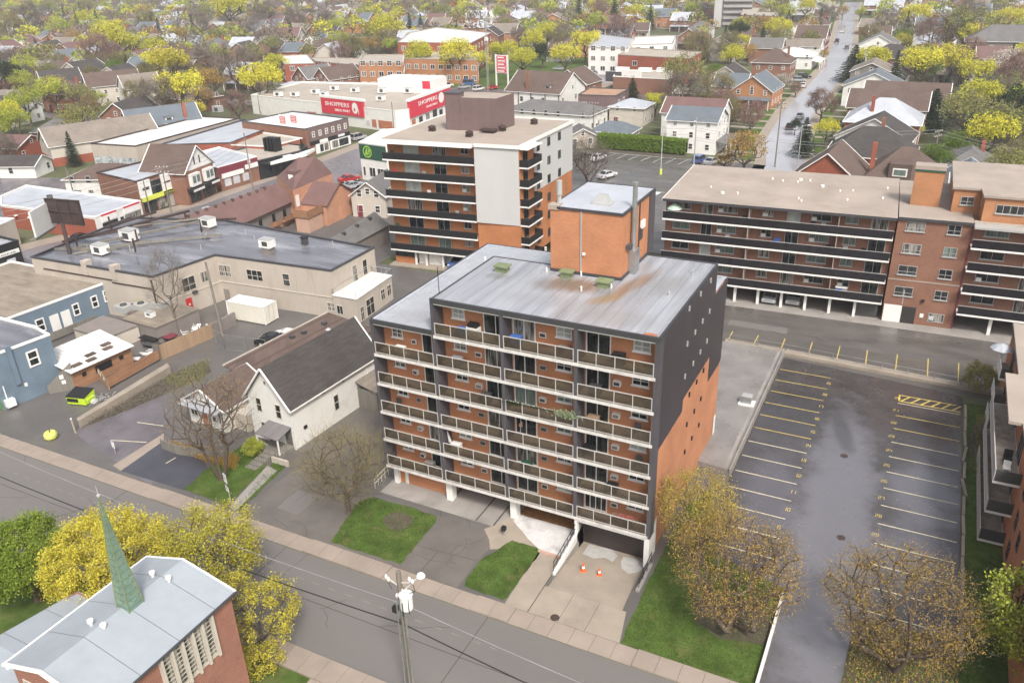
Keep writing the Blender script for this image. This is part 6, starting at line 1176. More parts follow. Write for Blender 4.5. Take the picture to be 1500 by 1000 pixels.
text(t,F,.6,3.05,.3,'EXPRESSIONS','black',.02,'lettering',L-1.6,.11)
t,F,L,Fs,Ls=shop('yellow_sign_shop','white-fronted shop with a long yellow-green sign under a small pale roof',[(-88.9,51.7),(-89.3,59.9),(-101,63.5),(-102,54)],6.3,'brown_brick','pale_roof',edge='rust_black')
i=facing(Fs,Ls,(.95,.0)); F,L=Fs[i],Ls[i]
F=wallF((-88.85,51.8),(-89.25,59.9)); L=8.1
sf(t,F,L,[('upper_front',.1,2.7,3.1,6.1,'white',.3),('upper_front',5.4,L,3.1,6.2,'white',.3),('upper_window',2.9,5.2,3.2,5.6,'pane0',.2),('sign_letters',.7,2.2,4.4,4.9,'black',.33),('sign_letters',5.8,7.4,4.5,4.8,'black',.33),('yellow_sign',.3,L,2.4,3.2,'signyellow',.45),('sign_black_block',5.2,7.9,2.45,3.15,'black',.47),('shop_window',.5,3.4,.2,2.2,'pane0',.1),('shop_window',3.8,6.2,.2,2.2,'pane1',.1),('pillar',6.6,7.6,0,2.4,'steel_grey',.2)])
text(t,F,5.35,2.6,.42,'PICASSO','signyellow',.02,'lettering',2.4,.48)
t,F,L,Fs,Ls=shop('white_cottage_shop','white walled building with a broad brown hipped roof behind the shops',[(-120,49),(-106.9,58.9),(-98.5,52.5),(-98,62),(-108,72),(-122,66)],1.0,'stucco','stucco_dark') if 0 else (None,)*5
t=house('white walled building with a broad brown low roof beside the alley',-107,60.5,13,10,4.2,6.2,'white_wall','shingle_brown','X','hip',R(22),name='shop_house')
# gabled white shop house
t=T('gabled_shop','steep white-gabled shop with twin bay windows above a black awning','shop',(-86.5,64.2,0),R(100)); 
gable(t,-4.4,0,4.4,9.5,6.2,10.2,'brown_brick','shingle_brown','Y',trim='white'); F=wallF((-4.4,0),(4.4,0)); b=MB(); b.add([(-4.4,-.06,6.2),(4.4,-.06,6.2),(0,-.06,10.1)],[(0,1,2)]); b.build('gable_panel','white',t)
for a in (3.4,5.0): MB(F=F).box(a-.15,a+.15,.06,.12,7.0,8.4).build('gable_window','black',t)
for a in (1.0,5.2): 
    bw=MB(F=F).box(a,a+2.7,0,.7,3.3,5.6).build('bay_window','white',t); MB(F=F).box(a+.3,a+1.2,.7,.74,3.9,5.2).box(a+1.5,a+2.4,.7,.74,3.9,5.2).build('pane','pane3',bw)
MB(F=F).box(0,8.8,0,1.2,2.5,3.1).build('awning','black_trim',t); MB(F=F).box(.3,3.6,1.1,1.25,2.5,2.9).build('sign_panel','white',t); MB(F=F).box(6,8.5,1.15,1.25,2.6,3.0).build('sign_panel','white',t)
for a,c in ((.6,3.8),(4.6,8.2)): MB(F=F).box(a,c,0,.08,.3,2.4).build('shop_window','pane0',t)
# maroon fascia shop
t,F,L,Fs,Ls=shop('maroon_shop','low shop with a maroon fascia and white sign boards',[(-87.2,69.6),(-86.3,79.6),(-101,84),(-102,72)],4.9,'brown_brick','pale_roof')
F=wallF((-87.2,69.6),(-86.3,79.6)); L=10; sf(t,F,L,[('fascia',0,L,3.0,4.8,'maroon',.1),('fascia_sign',.5,6.0,2.5,3.4,'white',.25),('fascia_sign',6.5,9.8,3.0,3.9,'white',.25)]+[('shop_window',a,a+1.6,.8,2.3,'screen',.08) for a in (1.0,3.2,5.6)]+[('round_logo',7.4,8.0,4.1,4.7,'white',.2)])
t,F,L,Fs,Ls=shop('black_awning_shop','low dark shopfront with a curved black canopy edged in white',[(-86.3,79.8),(-84,90),(-86,95),(-97,96),(-99,84)],4.0,'black_trim','beige_roof',edge='roof_edge')
b=MB(OF(t)); b.prism([(-86.4,79.8),(-84.2,81),(-82.4,90),(-84,95),(-86,95)],3.1,3.5); b.build('canopy','black_trim',t); b=MB(OF(t)); b.prism([(-84.3,81),(-84.1,80.9),(-82.2,90),(-83.9,95.1),(-84.1,95)],3.0,3.6); b.build('canopy_edge','white',t); F=wallF((-86.3,79.8),(-84,90)); sf(t,F,10,[('shop_window',1,9,.4,2.6,'pane0',.06),('sign_letters',6,8,3.5,3.8,'white',.9)])
for i in range(4): MB(OF(t)).box(-92+i*.9,-91.6+i*.9,88,90.2,3.8,6.6).build('dark_duct','black',t)
# long roofs behind
t,F,L,Fs,Ls=shop('white_roofed_hall','long hall with a stained white roof and a graffiti-covered lower wall',[(-131.5, 75.9), (-118.9, 77.3), (-120.4, 110.8), (-132.7, 109.8)],5.2,'stucco','white_roof',edge='rust_black',cat='hall'); i=facing(Fs,Ls,(0,-1)); sf(t,Fs[i],Ls[i],[('graffiti',.3,Ls[i]-.4,0.1,2.4,'graffiti',.04)])
t,F,L,Fs,Ls=shop('grey_roofed_hall','long brick hall with a pale grey roof and dark lower front',[(-116.1, 81.1), (-101.8, 88.2), (-105.9, 108.8), (-119.1, 111.0)],4.9,'red_brick','pale_roof',edge='roof_edge',cat='hall')
rtu((-132.5, 116.0)[0],(-132.5, 116.0)[1],5.0,'rooftop_unit','grey rooftop unit near the far end of the stained white roof',1.3,bh=.2,m='steel_grey')
t,F,L,Fs,Ls=shop('maroon_block','two-storey maroon brick block with small white windows over black and white shopfronts',[(-90.6,100.2),(-89.2,114.6),(-109,118),(-112,103)],6.3,'maroon_brick' if 0 else 'brown_brick','white_roof',edge='fin')
F=wallF((-90.4,101.2),(-89.2,114.6)); L=13.4; sf(t,F,L,[('upper_wall',0,L,3.2,6.2,'stucco_maroon' if 0 else 'taupe',.06),('black_fascia',0,L,2.3,3.2,'black_trim',.14),('fascia_sign',3.0,5.6,2.3,3.1,'white',.25),('fascia_sign',9.2,11.4,2.6,3.1,'white',.25),('white_front',1.6,6,.1,2.3,'white',.12),('shop_window',2.9,4.0,.4,2.0,'pane0',.16),('shop_window',4.3,5.7,.4,2.0,'pane1',.16),('white_front',6.4,L,.1,2.2,'white',.10),('shop_window',7,9,.4,2.0,'pane1',.14),('shop_window',9.4,12.6,.4,2.0,'pane0',.14)])
for k in range(6): win(t,F,.9+k*2.15,1.8+k*2.15,4.0,5.3,0,.5,'white','pane1',base=.065,dep=.12,t=.12)
b=MB(OF(t)); b.prism([(-107,104.5),(-93,102.5),(-92.5,106),(-106,108.5)],5.9,6.9,top=False,bot=False); b.build('roof_parapet','white',t)
t,F,L,Fs,Ls=shop('pink_brick_shop','low pinkish brick building with weathered roof behind the pointed evergreen',[(-104,88),(-92,90),(-91,99.5),(-109,102.5)],4.4,'red_brick','beige_roof')
# green bank
t,F,L,Fs,Ls=shop('green_front_building','small white building with a dark green upper wall and a round light green emblem',[(-66.2,87.6),(-59.0,86.6),(-45,95),(-55,108),(-69,100)],7.6,'white_wall','white_roof',edge='white',cat='bank')
F=wallF((-66.2,87.6),(-59.0,86.6)); L=7.2; sf(t,F,L,[('green_fascia',0,L,4.4,7.3,'green_dark',.1)])
for z in (0,): win(t,F,.5,1.2,.9,2.8,0,None,'white','pane0'); win(t,F,2.2,3.9,.9,2.8,1,None,'white','pane0'); win(t,F,4.4,7.0,.9,2.8,2,None,'white','pane0')
b=MB(OF(t),F); n=28
for ring_r0,ring_r1 in ((.95,1.2),): 
    for k in range(n): a0=2*math.pi*k/n; a1=2*math.pi*(k+1)/n; cx,cz=2.2,5.9; b.add([(cx+ring_r0*math.cos(a0),.13,cz+ring_r0*math.sin(a0)),(cx+ring_r1*math.cos(a0),.13,cz+ring_r1*math.sin(a0)),(cx+ring_r1*math.cos(a1),.13,cz+ring_r1*math.sin(a1)),(cx+ring_r0*math.cos(a1),.13,cz+ring_r0*math.sin(a1))],[(0,1,2,3)])
b.add([(2.2-.75,.13,5.35),(2.2-.1,.13,6.9),(2.2+.15,.13,5.2)],[(0,1,2)]); b.add([(2.2+.35,.13,5.0),(2.2+.2,.13,6.7),(2.2+.8,.13,6.2)],[(0,1,2)]); b.build('emblem','emblem_green',t)
# brown-roofed complex
t=T('brown_roof_complex','rambling building with maroon-brown pitched roofs, orange gables and wooden balconies','building',(-57,55,0))
def tp(b,pts,fs=None): return b.add(pts,fs or [tuple(range(len(pts)))])
cpx=lambda u,v,z:None
a=(-58.55, 44.51); b_=(-59.86, 61.11); c=(-62.49, 58.28); d_=(-62.45, 36.83)
b=MB(OF(t)); b.add([(*a,3.6),(*b_,3.6),(*c,6.6),(*d_,6.6),(*a,3.75),(*b_,3.75),(*c,6.75),(*d_,6.75)],[(0,3,2,1),(4,5,6,7),(0,1,5,4),(1,2,6,5),(2,3,7,6),(3,0,4,7)]); b.build('long_roof','shingle_red',t)
ai,bi=Vector(a),Vector(b_); dn=(bi-ai).normalized(); nn=Vector((-dn.y,dn.x)); a2=ai+nn*.5; b2=bi+nn*.5
b=MB(OF(t)); b.prism([tuple(a2),tuple(b2),tuple(Vector(c)),tuple(Vector(d_))],0,3.55,top=False,bot=False); b.build('lower_wall','stucco_dark',t)
b=MB(OF(t)); b.add([(*a2,3.5),(*d_,3.5),(*d_,6.6)],[(0,1,2)]); b.build('end_wall','stucco_dark',t)
F=wallF(tuple(a2),tuple(b2))
for s in (2,5.5,9,12): MB(OF(t),F).box(s,s+.8,0,.06,1.2,2.9).build('window','pane0',t)
for s in (7.2,11): MB(OF(t),F).box(s,s+3,0,1.0,1.0,1.1).box(s,s+3,.95,1.05,1.1,2.0).build('balcony','wood_h',t)
MB(OF(t),F).box(6.5,18,0,.05,0,1.1).build('plinth','pink_wall',t)
def hiproof(b,e,r,pts,rid):  # eave quad px-world, ridge pair
    q=[(*p,e) for p in pts]+[(*p,r) for p in rid]; b.add(q,[(0,1,4),(1,2,5,4),(2,3,5),(3,0,4,5)]); return b
E1,E2,E3,E4=(-67.01, 63.73),(-57.9, 57.36),(-58.85, 69.31),(-67.08, 76.38)
R1,R2=(-62.79, 65.36),(-60.3, 66.79)
b=MB(OF(t)); hiproof(b,6.2,9.6,[E1,E2,E3,E4],[R1,R2]); b.build('main_roof','shingle_red',t)
b=MB(OF(t)); b.prism([E1,E2,E3,E4],0,6.2,top=False,bot=False); b.build('main_wall','orange_wall',t)
Fm=wallF(E2,E3); Lm=(Vector(E3)-Vector(E2)).length; win(t,Fm,Lm*.3,Lm*.3+1.6,3.6,5.0,1,None,'cream_wall','pane0'); MB(OF(t),Fm).box(.4,1.3,0,.08,3.2,5.2).build('door','white',t)
mx=(Vector(E1)+Vector(E2))/2; MB(OF(t)).box(mx.x+.3,mx.x+2.4,mx.y+.5,mx.y+2.6,6.6,8.3).build('dormer','shingle_red',t); MB(OF(t)).box(mx.x+.7,mx.x+1.7,mx.y+.42,mx.y+.5,6.9,7.7).build('dormer_window','white',t)
g1,g2=(-52.9, 59.27),(-53.51, 68.1); g1=Vector(g1); g2=Vector(g2); gd=(g2-g1); L=gd.length; F=wallF(tuple(g1),tuple(g2))
b=MB(OF(t),F); b.add([(0,0,0),(L,0,0),(L,0,3.6),(L/2,0,6.2),(0,0,3.6)],[(0,1,2,3,4)]); b.add([(0,-9,0),(0,0,0),(0,0,3.6),(0,-9,3.6)],[(0,1,2,3)]); b.add([(L,0,0),(L,-9,0),(L,-9,3.6),(L,0,3.6)],[(0,1,2,3)]); b.build('gable_wall','orange_wall',t)
b=MB(OF(t),F); b.add([(-.2,.2,3.5),(L/2,.2,6.35),(L/2,-9,6.35),(-.2,-9,3.5),(L+.2,.2,3.5),(L+.2,-9,3.5)],[(0,1,2,3),(1,4,5,2)]); b.build('gable_roof','shingle_red',t)
b=MB(OF(t),F); b.tube((-.2,.22,3.5),(L/2,.22,6.35),.14,n=4); b.tube((L/2,.22,6.35),(L+.2,.22,3.5),.14,n=4); b.build('gable_trim','shingle_red',t); MB(OF(t),F).box(L*.46,L*.6,0,.2,0,5.5).build('chimney_breast','orange_wall',t)
MB(OF(t),F).box(-4.6,-.3,-3.4,-.4,2.6,2.75).box(-4.6,-.3,-.5,-.4,2.75,3.9).box(-4.6,-4.5,-3.4,-.4,2.75,3.9).build('corner_balcony','wood_h',t); MB(OF(t),F).box(-4.4,-.4,-3.2,-.6,0,2.6).build('porch_wall','pink_wall',t)
for i,(u,v) in enumerate(((-64.46, 44.44),(-63.22, 48.61),(-64.1, 57.55))):
    MB(OF(t)).box(u-.7,u+.7,v-.6,v+.6,4.9,6.1).build('roof_unit',['steel_grey','green_vent','rust_black'][i],t)
for f in np.linspace(.05,.9,10): p=Vector(d_).lerp(Vector(c),f)*.93+Vector(a)*.07; MB(OF(t)).box(p.x-.2,p.x+.2,p.y-.2,p.y+.2,6.3,6.9).build('roof_vent','shingle_brown',t)
# beige house and long shed behind the grey building
house('beige gabled house with a dark grey roof and green window beside the orange gable',-50,70.5,6.4,9,3.9,6.2,'cream_wall','shingle_grey','Y',rz=R(12))
t=T('long_shed','long dark shed with a ribbed grey mono-pitch roof and three roof vents','shed',(-46,56,0),.0001)
a,b_,c,d_=[Vector(q)-Vector((-46,56)) for q in ((-37.82, 46.68),(-38.19, 56.62),(-41.39, 57.31),(-39.52, 43.27))]
b=MB(); b.add([(*a,2.6),(*b_,2.6),(*c,4.2),(*d_,4.2),(*a,2.72),(*b_,2.72),(*c,4.32),(*d_,4.32)],[(0,3,2,1),(4,5,6,7),(0,1,5,4),(1,2,6,5),(2,3,7,6),(3,0,4,7)]); b.build('roof','shingle_grey',t)
b=MB(); b.prism([tuple(a*.97),tuple(b_*.97),tuple(c*.97),tuple(d_*.97)],0,2.7,top=False,bot=False); b.build('wall','stucco_dark',t)
for f in (.2,.5,.8): p=d_.lerp(c,f)*.8+a.lerp(b_,f)*.2; MB().box(p.x-.25,p.x+.25,p.y-.25,p.y+.25,4.0,4.35).build('roof_vent','frame_dark',t)
# drug store
t,Fs,Ls,pl=flat('drug_store','large white shop building with two red fascia signs and a beige flat roof','shop',[(-143.3,140),(-86.5,130.4),(-84.6,134),(-86.8,160),(-104,172),(-146,166)],5.4,'white_wall','beige_roof','white',par=.5)
Ff=wallF((-143.3,140),(-86.5,130.4)); Lf=57.6; Fr_=wallF((-84.6,134),(-86.8,160)); Lr=26
def ws(F,u,v): return None
s0,s1=33.6,54.2
s0,s1=30.5,46.5
MB(OF(t),Ff).box(s0,s1,-.4,.35,2.9,6.9).build('sign_fascia','red',t); MB(OF(t),Ff).box(s0-.3,s1+.3,-.5,.4,6.9,7.5).build('fascia_cap','white',t)
text(t,Ff,s0+1.6,5.0,1.5,'SHOPPERS','white',.06,'lettering',9.2,.36); text(t,Ff,s0+5.2,3.7,.9,'DRUG MART','white',.06,'lettering',5.8,.36)
def disc(t,F,cx,cz,rx,rz,y,m,name): b=MB(OF(t),F); n=24; b.add([(cx+rx*math.cos(2*math.pi*k/n),y,cz+rz*math.sin(2*math.pi*k/n)) for k in range(n)],[tuple(range(n))]); return b.build(name,m,t)
disc(t,Ff,s0+13,5.0,1.1,1.45,.37,'white','sign_disc'); disc(t,Ff,s0+12.8,4.6,.35,.4,.39,'red','sign_dot'); MB(OF(t),Ff).box(s0+14.2,s0+14.35,.36,.38,3.4,4.8).build('sign_stroke','white',t)
MB(OF(t),Fr_).box(0,24,-.4,.35,3.0,7.2).build('sign_fascia','red',t); MB(OF(t),Fr_).box(-.3,24.3,-.5,.4,7.2,7.8).build('fascia_cap','white',t)
text(t,Fr_,4.4,5.4,1.5,'SHOPPERS','white',.06,'lettering',11,.36); text(t,Fr_,9,4.1,.8,'DRUG MART','white',.06,'lettering',6.5,.36); disc(t,Fr_,18,5.4,1.6,1.4,.37,'white','sign_disc')
for a,c,z0,z1_,m_ in ((49,50.6,.6,2.6,'terracotta'),(51.4,56.4,.6,2.6,'terracotta'),(47,48.2,.9,2.2,'screen'),(24,27.5,1.6,2.6,'terracotta')): MB(OF(t),Ff).box(a,c,0,.06,z0,z1_).build('brick_panel',m_,t)
for a,c,z0,z1_,m_ in ((1,3,.2,2.4,'terracotta'),(5,7,.2,2.4,'pane0'),(9,11,.2,2.6,'pane1'),(13,15.5,.2,2.8,'pane0'),(17,19,.2,2.2,'pane0'),(21,24,.3,2.6,'terracotta')): MB(OF(t),Fr_).box(a,c,0,.06,z0,z1_).build('window',m_,t)
for i,(u,v) in enumerate(((-116.33, 154.07),(-107.56, 155.29),(-100.27, 144.1),(-134.04, 141.38),(-129.2, 142.78),(-126.47, 148.61),(-120.61, 145.28),(-100.06, 157.43),(-124.91, 155.58))):
    rtu(u,v,4.9,'rooftop_unit',f"white rooftop unit on the beige drug store roof, {['first','second','third','fourth','fifth','sixth','seventh','eighth','ninth'][sorted(range(9),key=lambda k:[520,560,558,408,432,462,475,598,490][k]).index(i)]} from the left",1.2,bh=.3)
t=T('white_warehouse','long white parapet block behind the drug store roof','building',(-118,172,0),.0001); p,q=(-111.36, 158.8),(-93.35, 159.56)
F=wallF((p[0]+118,p[1]-172),(q[0]+118,q[1]-172)); L=(Vector(q)-Vector(p)).length; MB(F=F).box(0,L,-9,0,0,8.6).build('wall','white',t); MB(F=F).box(L-3,L-.5,0,.1,6.2,8.3).build('red_sign','red',t)
t=T('twin_sign_boards','two red and white poster boards standing on the dark roof edge','sign',(-100,118,5),.0001)
for i,(u,v) in enumerate(((-98.78, 102.71),(-96.81, 104.22))):
    F=wallF((u+100-1.2,v-118),(u+100+1.2,v-118-.3)); MB(F=F).box(0,2.4,-.3,0,-.5,3.6).build('board','white',t); MB(F=F).box(.3,2.1,0,.04,1.6,3.2).build('poster','red',t)
    b=MB(F=F); [b.box(.5,1.9,.04,.06,1.8+k*.35,1.95+k*.35) for k in range(4)]; b.build('text_line','white',t)
# tall pylon sign
px_,py_=(-95.12, 206.58)
t=T('pylon_sign','tall red and white shopping plaza sign on two white posts','sign',(px_,py_,0),R(-5)); 
for x in (-2.3,2.3): MB().box(x-.2,x+.2,-.2,.2,0,10.2).build('post','white',t)
MB().box(-2.1,2.1,-.15,.15,4.3,10.0).build('board','white',t)
b=MB(); b2=MB()
for k in range(5): z=4.5+k*1.08; b.box(-1.9,1.9,-.2,-.15,z,z+.95)
b.build('sign_panel','red',t)
for k,(s_) in enumerate(('OPEN','BANK','PIZZA','DENTAL','PLAZA')): text(t,wallF((-1.9,-.2),(1.9,-.2)),.3,4.62+k*1.08,.72,s_,'white',.02,'lettering',3.2,.0) if 0 else MB().box(-1.5,1.5 if k%2 else 1.1,-.22,-.2,4.75+k*1.08,5.15+k*1.08).build('text_line','white',t)
# antenna mast
ax_,ay_=(-84.95, 177.76)
t=T('radio_mast','tall slender radio mast rising above the yellow trees','mast',(ax_,ay_,0),.0001); b=MB(); Hm_=28.3
for a in range(3): x,y=.35*math.cos(a*2.09),.35*math.sin(a*2.09); b.tube((x,y,0),(x*.5,y*.5,Hm_+6),.05,n=4)
b.build('leg','steel_grey',t); b=MB()
for k in range(36): z=k*(Hm_+6)/36; a=k*2.09; f=1-.5*k/36; b.tube((.35*f*math.cos(a),.35*f*math.sin(a),z),(.35*f*math.cos(a+2.09),.35*f*math.sin(a+2.09),z+1),.025,n=3)
b.build('brace','steel_grey',t)
for z in (Hm_*.62,Hm_*.9): MB().box(-.5,.5,-.2,.2,z,z+1.0).build('antenna','white',t)
# ---------- buildings in the middle distance ----------
def H2(u,v,z=0): return None
t=house('large half-timbered house with dark brown roofs and white gables',-62.5,170,17,15,6.2,10.6,'white_wall','shingle_brown','X',rz=R(-5),chim=(-2,-6.5,'brown_brick'),dorm=(4,-5,'S')); 
F=wallF((-8.5,-7.5),(8.5,-7.5))
for s in (0,4,8,12.5,16.7): MB(F=F).box(s,s+.25,.08,.14,2.4,6.1).build('timber','fin',t)
MB(F=F).box(0,17,.02,.1,0,2.4).build('brick_base','brown_brick',t)
house('brown-roofed house beyond the half-timbered house',-60,186,12,10,6.0,9.6,'brown_brick','shingle_brown','Y',rz=R(-5))
house('long low white house with a grey hipped roof behind the seven-storey block',-51,151,24,11,4.2,6.4,'white_wall','shingle_grey','X','hip',rz=R(-3))
t,Fs,Ls,pl=flat('copper_roof_building','dark brown two-storey building with a coppery flat roof','building',[(-47.5,157.5),(-37.5,158.5),(-38,170),(-49,169)],7.0,'taupe','terracotta' if 0 else 'copper_tan' if 'copper_tan' in M else reg('copper_tan',mat('coppery_roof',(.36,.22,.14),.8,.2,.3)).name and 'copper_tan','frame_dark',par=.2)
F=wallF((-47.5,157.5),(-37.5,158.5)); win(t,F,1,2.4,3.6,5.2,1,None,'white','pane1'); win(t,wallF((-37.5,158.5),(-38,170)),2,3.4,3.4,5.6,0,None,'white','pane1'); win(t,wallF((-37.5,158.5),(-38,170)),6,7.4,3.4,5.6,0,None,'white','pane1')
t=house('small dark annex with open timber deck beside the coppery-roofed building',-49,153.8,8,5,3,3.6,'brown_brick','shingle_dark','X',rz=R(-3)) 
house('small cream house with a pale roof behind the tall cedar',-34,161,9,9,4.5,6.2,'cream_wall','pale_roof','Y','hip')
house('grey-roofed garage behind the long clipped hedge',-30.5,139,10,7,2.6,4.6,'stucco','shingle_slate','X','hip',name='garage',cat='garage')
house('tan-walled garage with a dark roof beside the lot',-36,131.5,7,6,2.6,4.4,'stucco','shingle_grey','Y',rz=R(30),name='garage',cat='garage')
t=house('white two-storey house with a green-grey roof beside the back lot',-10.4,136.5,11,9,7.0,9.2,'white_clap' if 0 else 'white','shingle_slate','X',porch=('E',2.5,'shingle_grey'))
house('white house with a maroon roof behind the green-grey roofed house',-14,149,14,9,6.2,9.0,'white_wall','shingle_red','X')
t=house('tan brick gabled house with a blue-grey roof and a white-trimmed gable',-9.5,197,11,13,4.6,8.4,'tan_brick','shingle_slate','Y',porch=('S',2.5,'shingle_slate'),rz=R(-3))
house('cross wing of the tan gabled house, blue-grey roof',-17.5,201,9,9,4.6,7.6,'tan_brick','shingle_slate','X')
house('flat brick house with a white eave behind the pink tree',-23,186,12,9,4.6,5.2,'brown_brick','shingle_tan','X')
house('dark hip-roofed brick house on the left of the straight street',-14.5,247,12,12,5.6,9.6,'brown_brick','shingle_brown','X','hip',chim=(4.5,-2,'brown_brick'))
house('white-roofed bungalow with a gabled porch on the straight street',-13,277,14,12,4.2,6.6,'white','white_roof','X','hip',porch=('E',3,'white'))
house('grey-roofed house between the white bungalow and the maroon-gabled house',-14,305,13,12,4.6,6.8,'white_wall','shingle_tan','X')
house('dark maroon gambrel house with a white dormer on the straight street',-15,330,12,13,5.2,9.4,'maroon','shingle_brown','X',dorm=(-2,-5,'S'))
# right of straight street
house('red brick house with dark brown roof and a big white gable with an arched window',22.5,101,12,11,5.4,10.2,'red_brick','shingle_brown','Y',rz=R(-4))
t=house('taupe hip-roofed house with a wide shed dormer, behind the long roof',33.6,104,13,12,5.2,10.4,'brown_brick','shingle_brown','X','hip',chim=(-5,-2,'red_brick')); dm=MB().box(-2.2,1.2,-5.2,-2.2,6.2,8.6).build('dormer','shingle_brown',t); MB().box(-1.6,.6,-5.28,-5.2,6.6,7.9).build('dormer_window','white',dm); MB().box(-1.4,.4,-5.32,-5.28,6.8,7.7).build('dormer_pane','pane3',dm)
house('dark grey pyramid-roofed brick house with a white dormer',27,122,15,12,5.4,10.0,'red_brick','shingle_dark','X','hip',chim=(1,5,'brown_brick'))
house('black-roofed house with a small white front gable',26.5,137,14,9,5.6,9.4,'white_wall','shingle_dark','Y',rz=R(-6))
house('pale metal hip-roofed house with a red brick chimney',26.5,155,15,13,5.6,10,'red_brick','pale_roof','X','hip',chim=(-2.5,-3.5,'red_brick'))
house('brown-roofed house with white trim behind the pale metal roof',26,171,17,10,5.8,9.2,'brown_brick','shingle_brown','X')
house('long mauve-brown roofed house with a tiny white gable vent',29,186,19,10,5.6,9.0,'white_wall','shingle_brown','X',dorm=(3,-4,'S'))
house('white-trimmed house with a blue-grey gabled roof on the right row',20,206,15,10,5.4,8.8,'white_wall','shingle_slate','Y')
house('stone-grey flat-gabled house behind the big yellow maple',17.5,226,11,12,6.6,9.0,'stucco_dark','shingle_tan','Y')
house('dark hip-roofed brick house in the right row beyond the stone house',20,262,14,12,6.2,10.0,'brown_brick','shingle_dark','X','hip')
house('white stuccoed house with red-painted gable in the right row',13,300,13,13,6.2,9.6,'white','shingle_grey','Y')
house('grey-blue roofed garage at the right behind the long building',43.5,109,9,12,4,6.8,'cream_wall','shingle_slate','Y')
house('large grey slate mansion with twin hipped roofs at the right edge',54,300,26,16,8.2,13,'stucco_dark','shingle_grey','X','hip',chim=(-9,0,'brown_brick'))
house('blue-grey roofed white house far up the right side',30,358,16,12,6.5,10.5,'white_wall','shingle_slate','X')
# school and commercial blocks beyond
def blk(label,px,H,wall,roof,**k): 
    t,Fs,Ls,pl=flat('brick_block',label,'building',px,H,wall,roof,'tan_roof2',par=.3); 
    for i in range(len(Fs)):
        n=Vector((Fs[i][0][1],Fs[i][1][1]))
        if n.y<-.2 or n.x>.5:
            m=int(Ls[i]/(k.get('pitch',5)))
            for zf in ([1.2] if H<5.5 else [1.2,4.6] if H<9 else [1.2,4.6,8]):
                for j in range(m): c=Ls[i]*(j+.5)/m; win(t,Fs[i],c-.9,c+.9,zf,zf+1.7,1,None,'white',rq.choice(['pane0','pane1']),t=.12)
    return t,Fs,Ls
blk('long red brick school with a white flat roof above the yellow trees',[(-149.6, 226.9), (-119.6, 230.0), (-130.5, 266.6), (-168.0, 285.8), (-166.4, 261.3)],11,'red_brick','white_roof')
blk('tan pillared apartment block behind the lime tree',[(-137.5, 185.4), (-122.4, 189.0), (-134.9, 208.8), (-150.1, 205.6)],9,'tan_brick','beige_roof',pitch=3)
blk('lower tan wing of the brick school behind the yellow trees',[(-133.1, 206.0), (-105.2, 208.5), (-116.9, 229.9), (-145.4, 228.4)],8,'tan_brick','beige_roof',pitch=3)
blk('red brick corner store with a white roof at the left of the maple',[(-173.2, 189.8), (-162.8, 194.2), (-184.2, 216.0), (-193.8, 209.5)],7,'red_brick','white_roof')
blk('long low red brick warehouse with a pale grey roof',[(-172.5, 206.1), (-147.3, 200.4), (-156.9, 217.8), (-182.9, 216.2)],6,'red_brick','beige_roof')
t,Fs,Ls=blk('long dark brick store with a pale roof beside the wide road',[(-64.1, 232.9), (-37.8, 227.4), (-38.8, 246.1), (-66.3, 253.2)],8,'red_brick','beige_roof',pitch=9)
t,Fs,Ls,pl=flat('white_sign_store','brick store with a large white sign board and white rooftop units','shop',[(-55.2, 204.3), (-36.1, 203.4), (-41.1, 220.4), (-59.1, 219.2)],5,'brown_brick','beige_roof','white')
q1,q2=(-53.35, 207.83),(-46.68, 206.52); F=wallF(q1,q2); L=(Vector(q2)-Vector(q1)).length; MB(OF(t),F).box(0,L,.2,.6,2.6,6.6).build('sign_board','white',t); text(t,F,L*.12,4.2,1.3,'Value Village','maroon',.05,'lettering',L*.76,.62); MB(OF(t),F).box(-6,0,.1,.4,2.8,5.8).build('dark_fascia','fin',t)
for k in range(4): u=[915,925,948,960][k]; 
for i,(u,v) in enumerate(((-56.3, 216.0),(-48.83, 216.22),(-43.22, 217.61))): MB(OF(t)).box(u-2,u+2,v-1,v+1,4.9,6.2).build('roof_unit','white',t)
t,Fs,Ls=blk('white two-storey block with dark flat roof edge by the wide road',[(-78.3, 241.4), (-63.8, 242.1), (-73.2, 275.3), (-91.8, 288.4)],9,'white','pale_roof',pitch=3.5)
blk('white gabled-front row of low shops beyond the white block',[(-72.4, 270.7), (-58.6, 278.1), (-66.1, 308.1), (-81.1, 300.1)],7,'white','white_roof',pitch=4)
blk('red brick church hall with pale roofs far up the left of the street',[(-57.5, 387.8), (-38.5, 381.1), (-51.6, 433.0), (-67.9, 442.7)],9,'red_brick','beige_roof')
t,Fs,Ls,pl=flat('far_tower','pale concrete slab tower with banded balconies far in the distance','apartment building',[(-79.7, 425.6), (-60.5, 427.3), (-71.0, 483.6), (-92.5, 482.6)],30,'stucco_dark','beige_roof','white'); i=facing(Fs,Ls,(0,-1)); 
for k in range(10): MB(OF(t),Fs[i]).box(Ls[i]*.25,Ls[i],0,1.0,1+k*2.9,2.2+k*2.9).build('balcony_band','steel_grey',t)
MB(OF(t),Fs[i]).box(0,Ls[i]*.2,0,1.2,0,30).build('blank_wall','grey_clad',t)
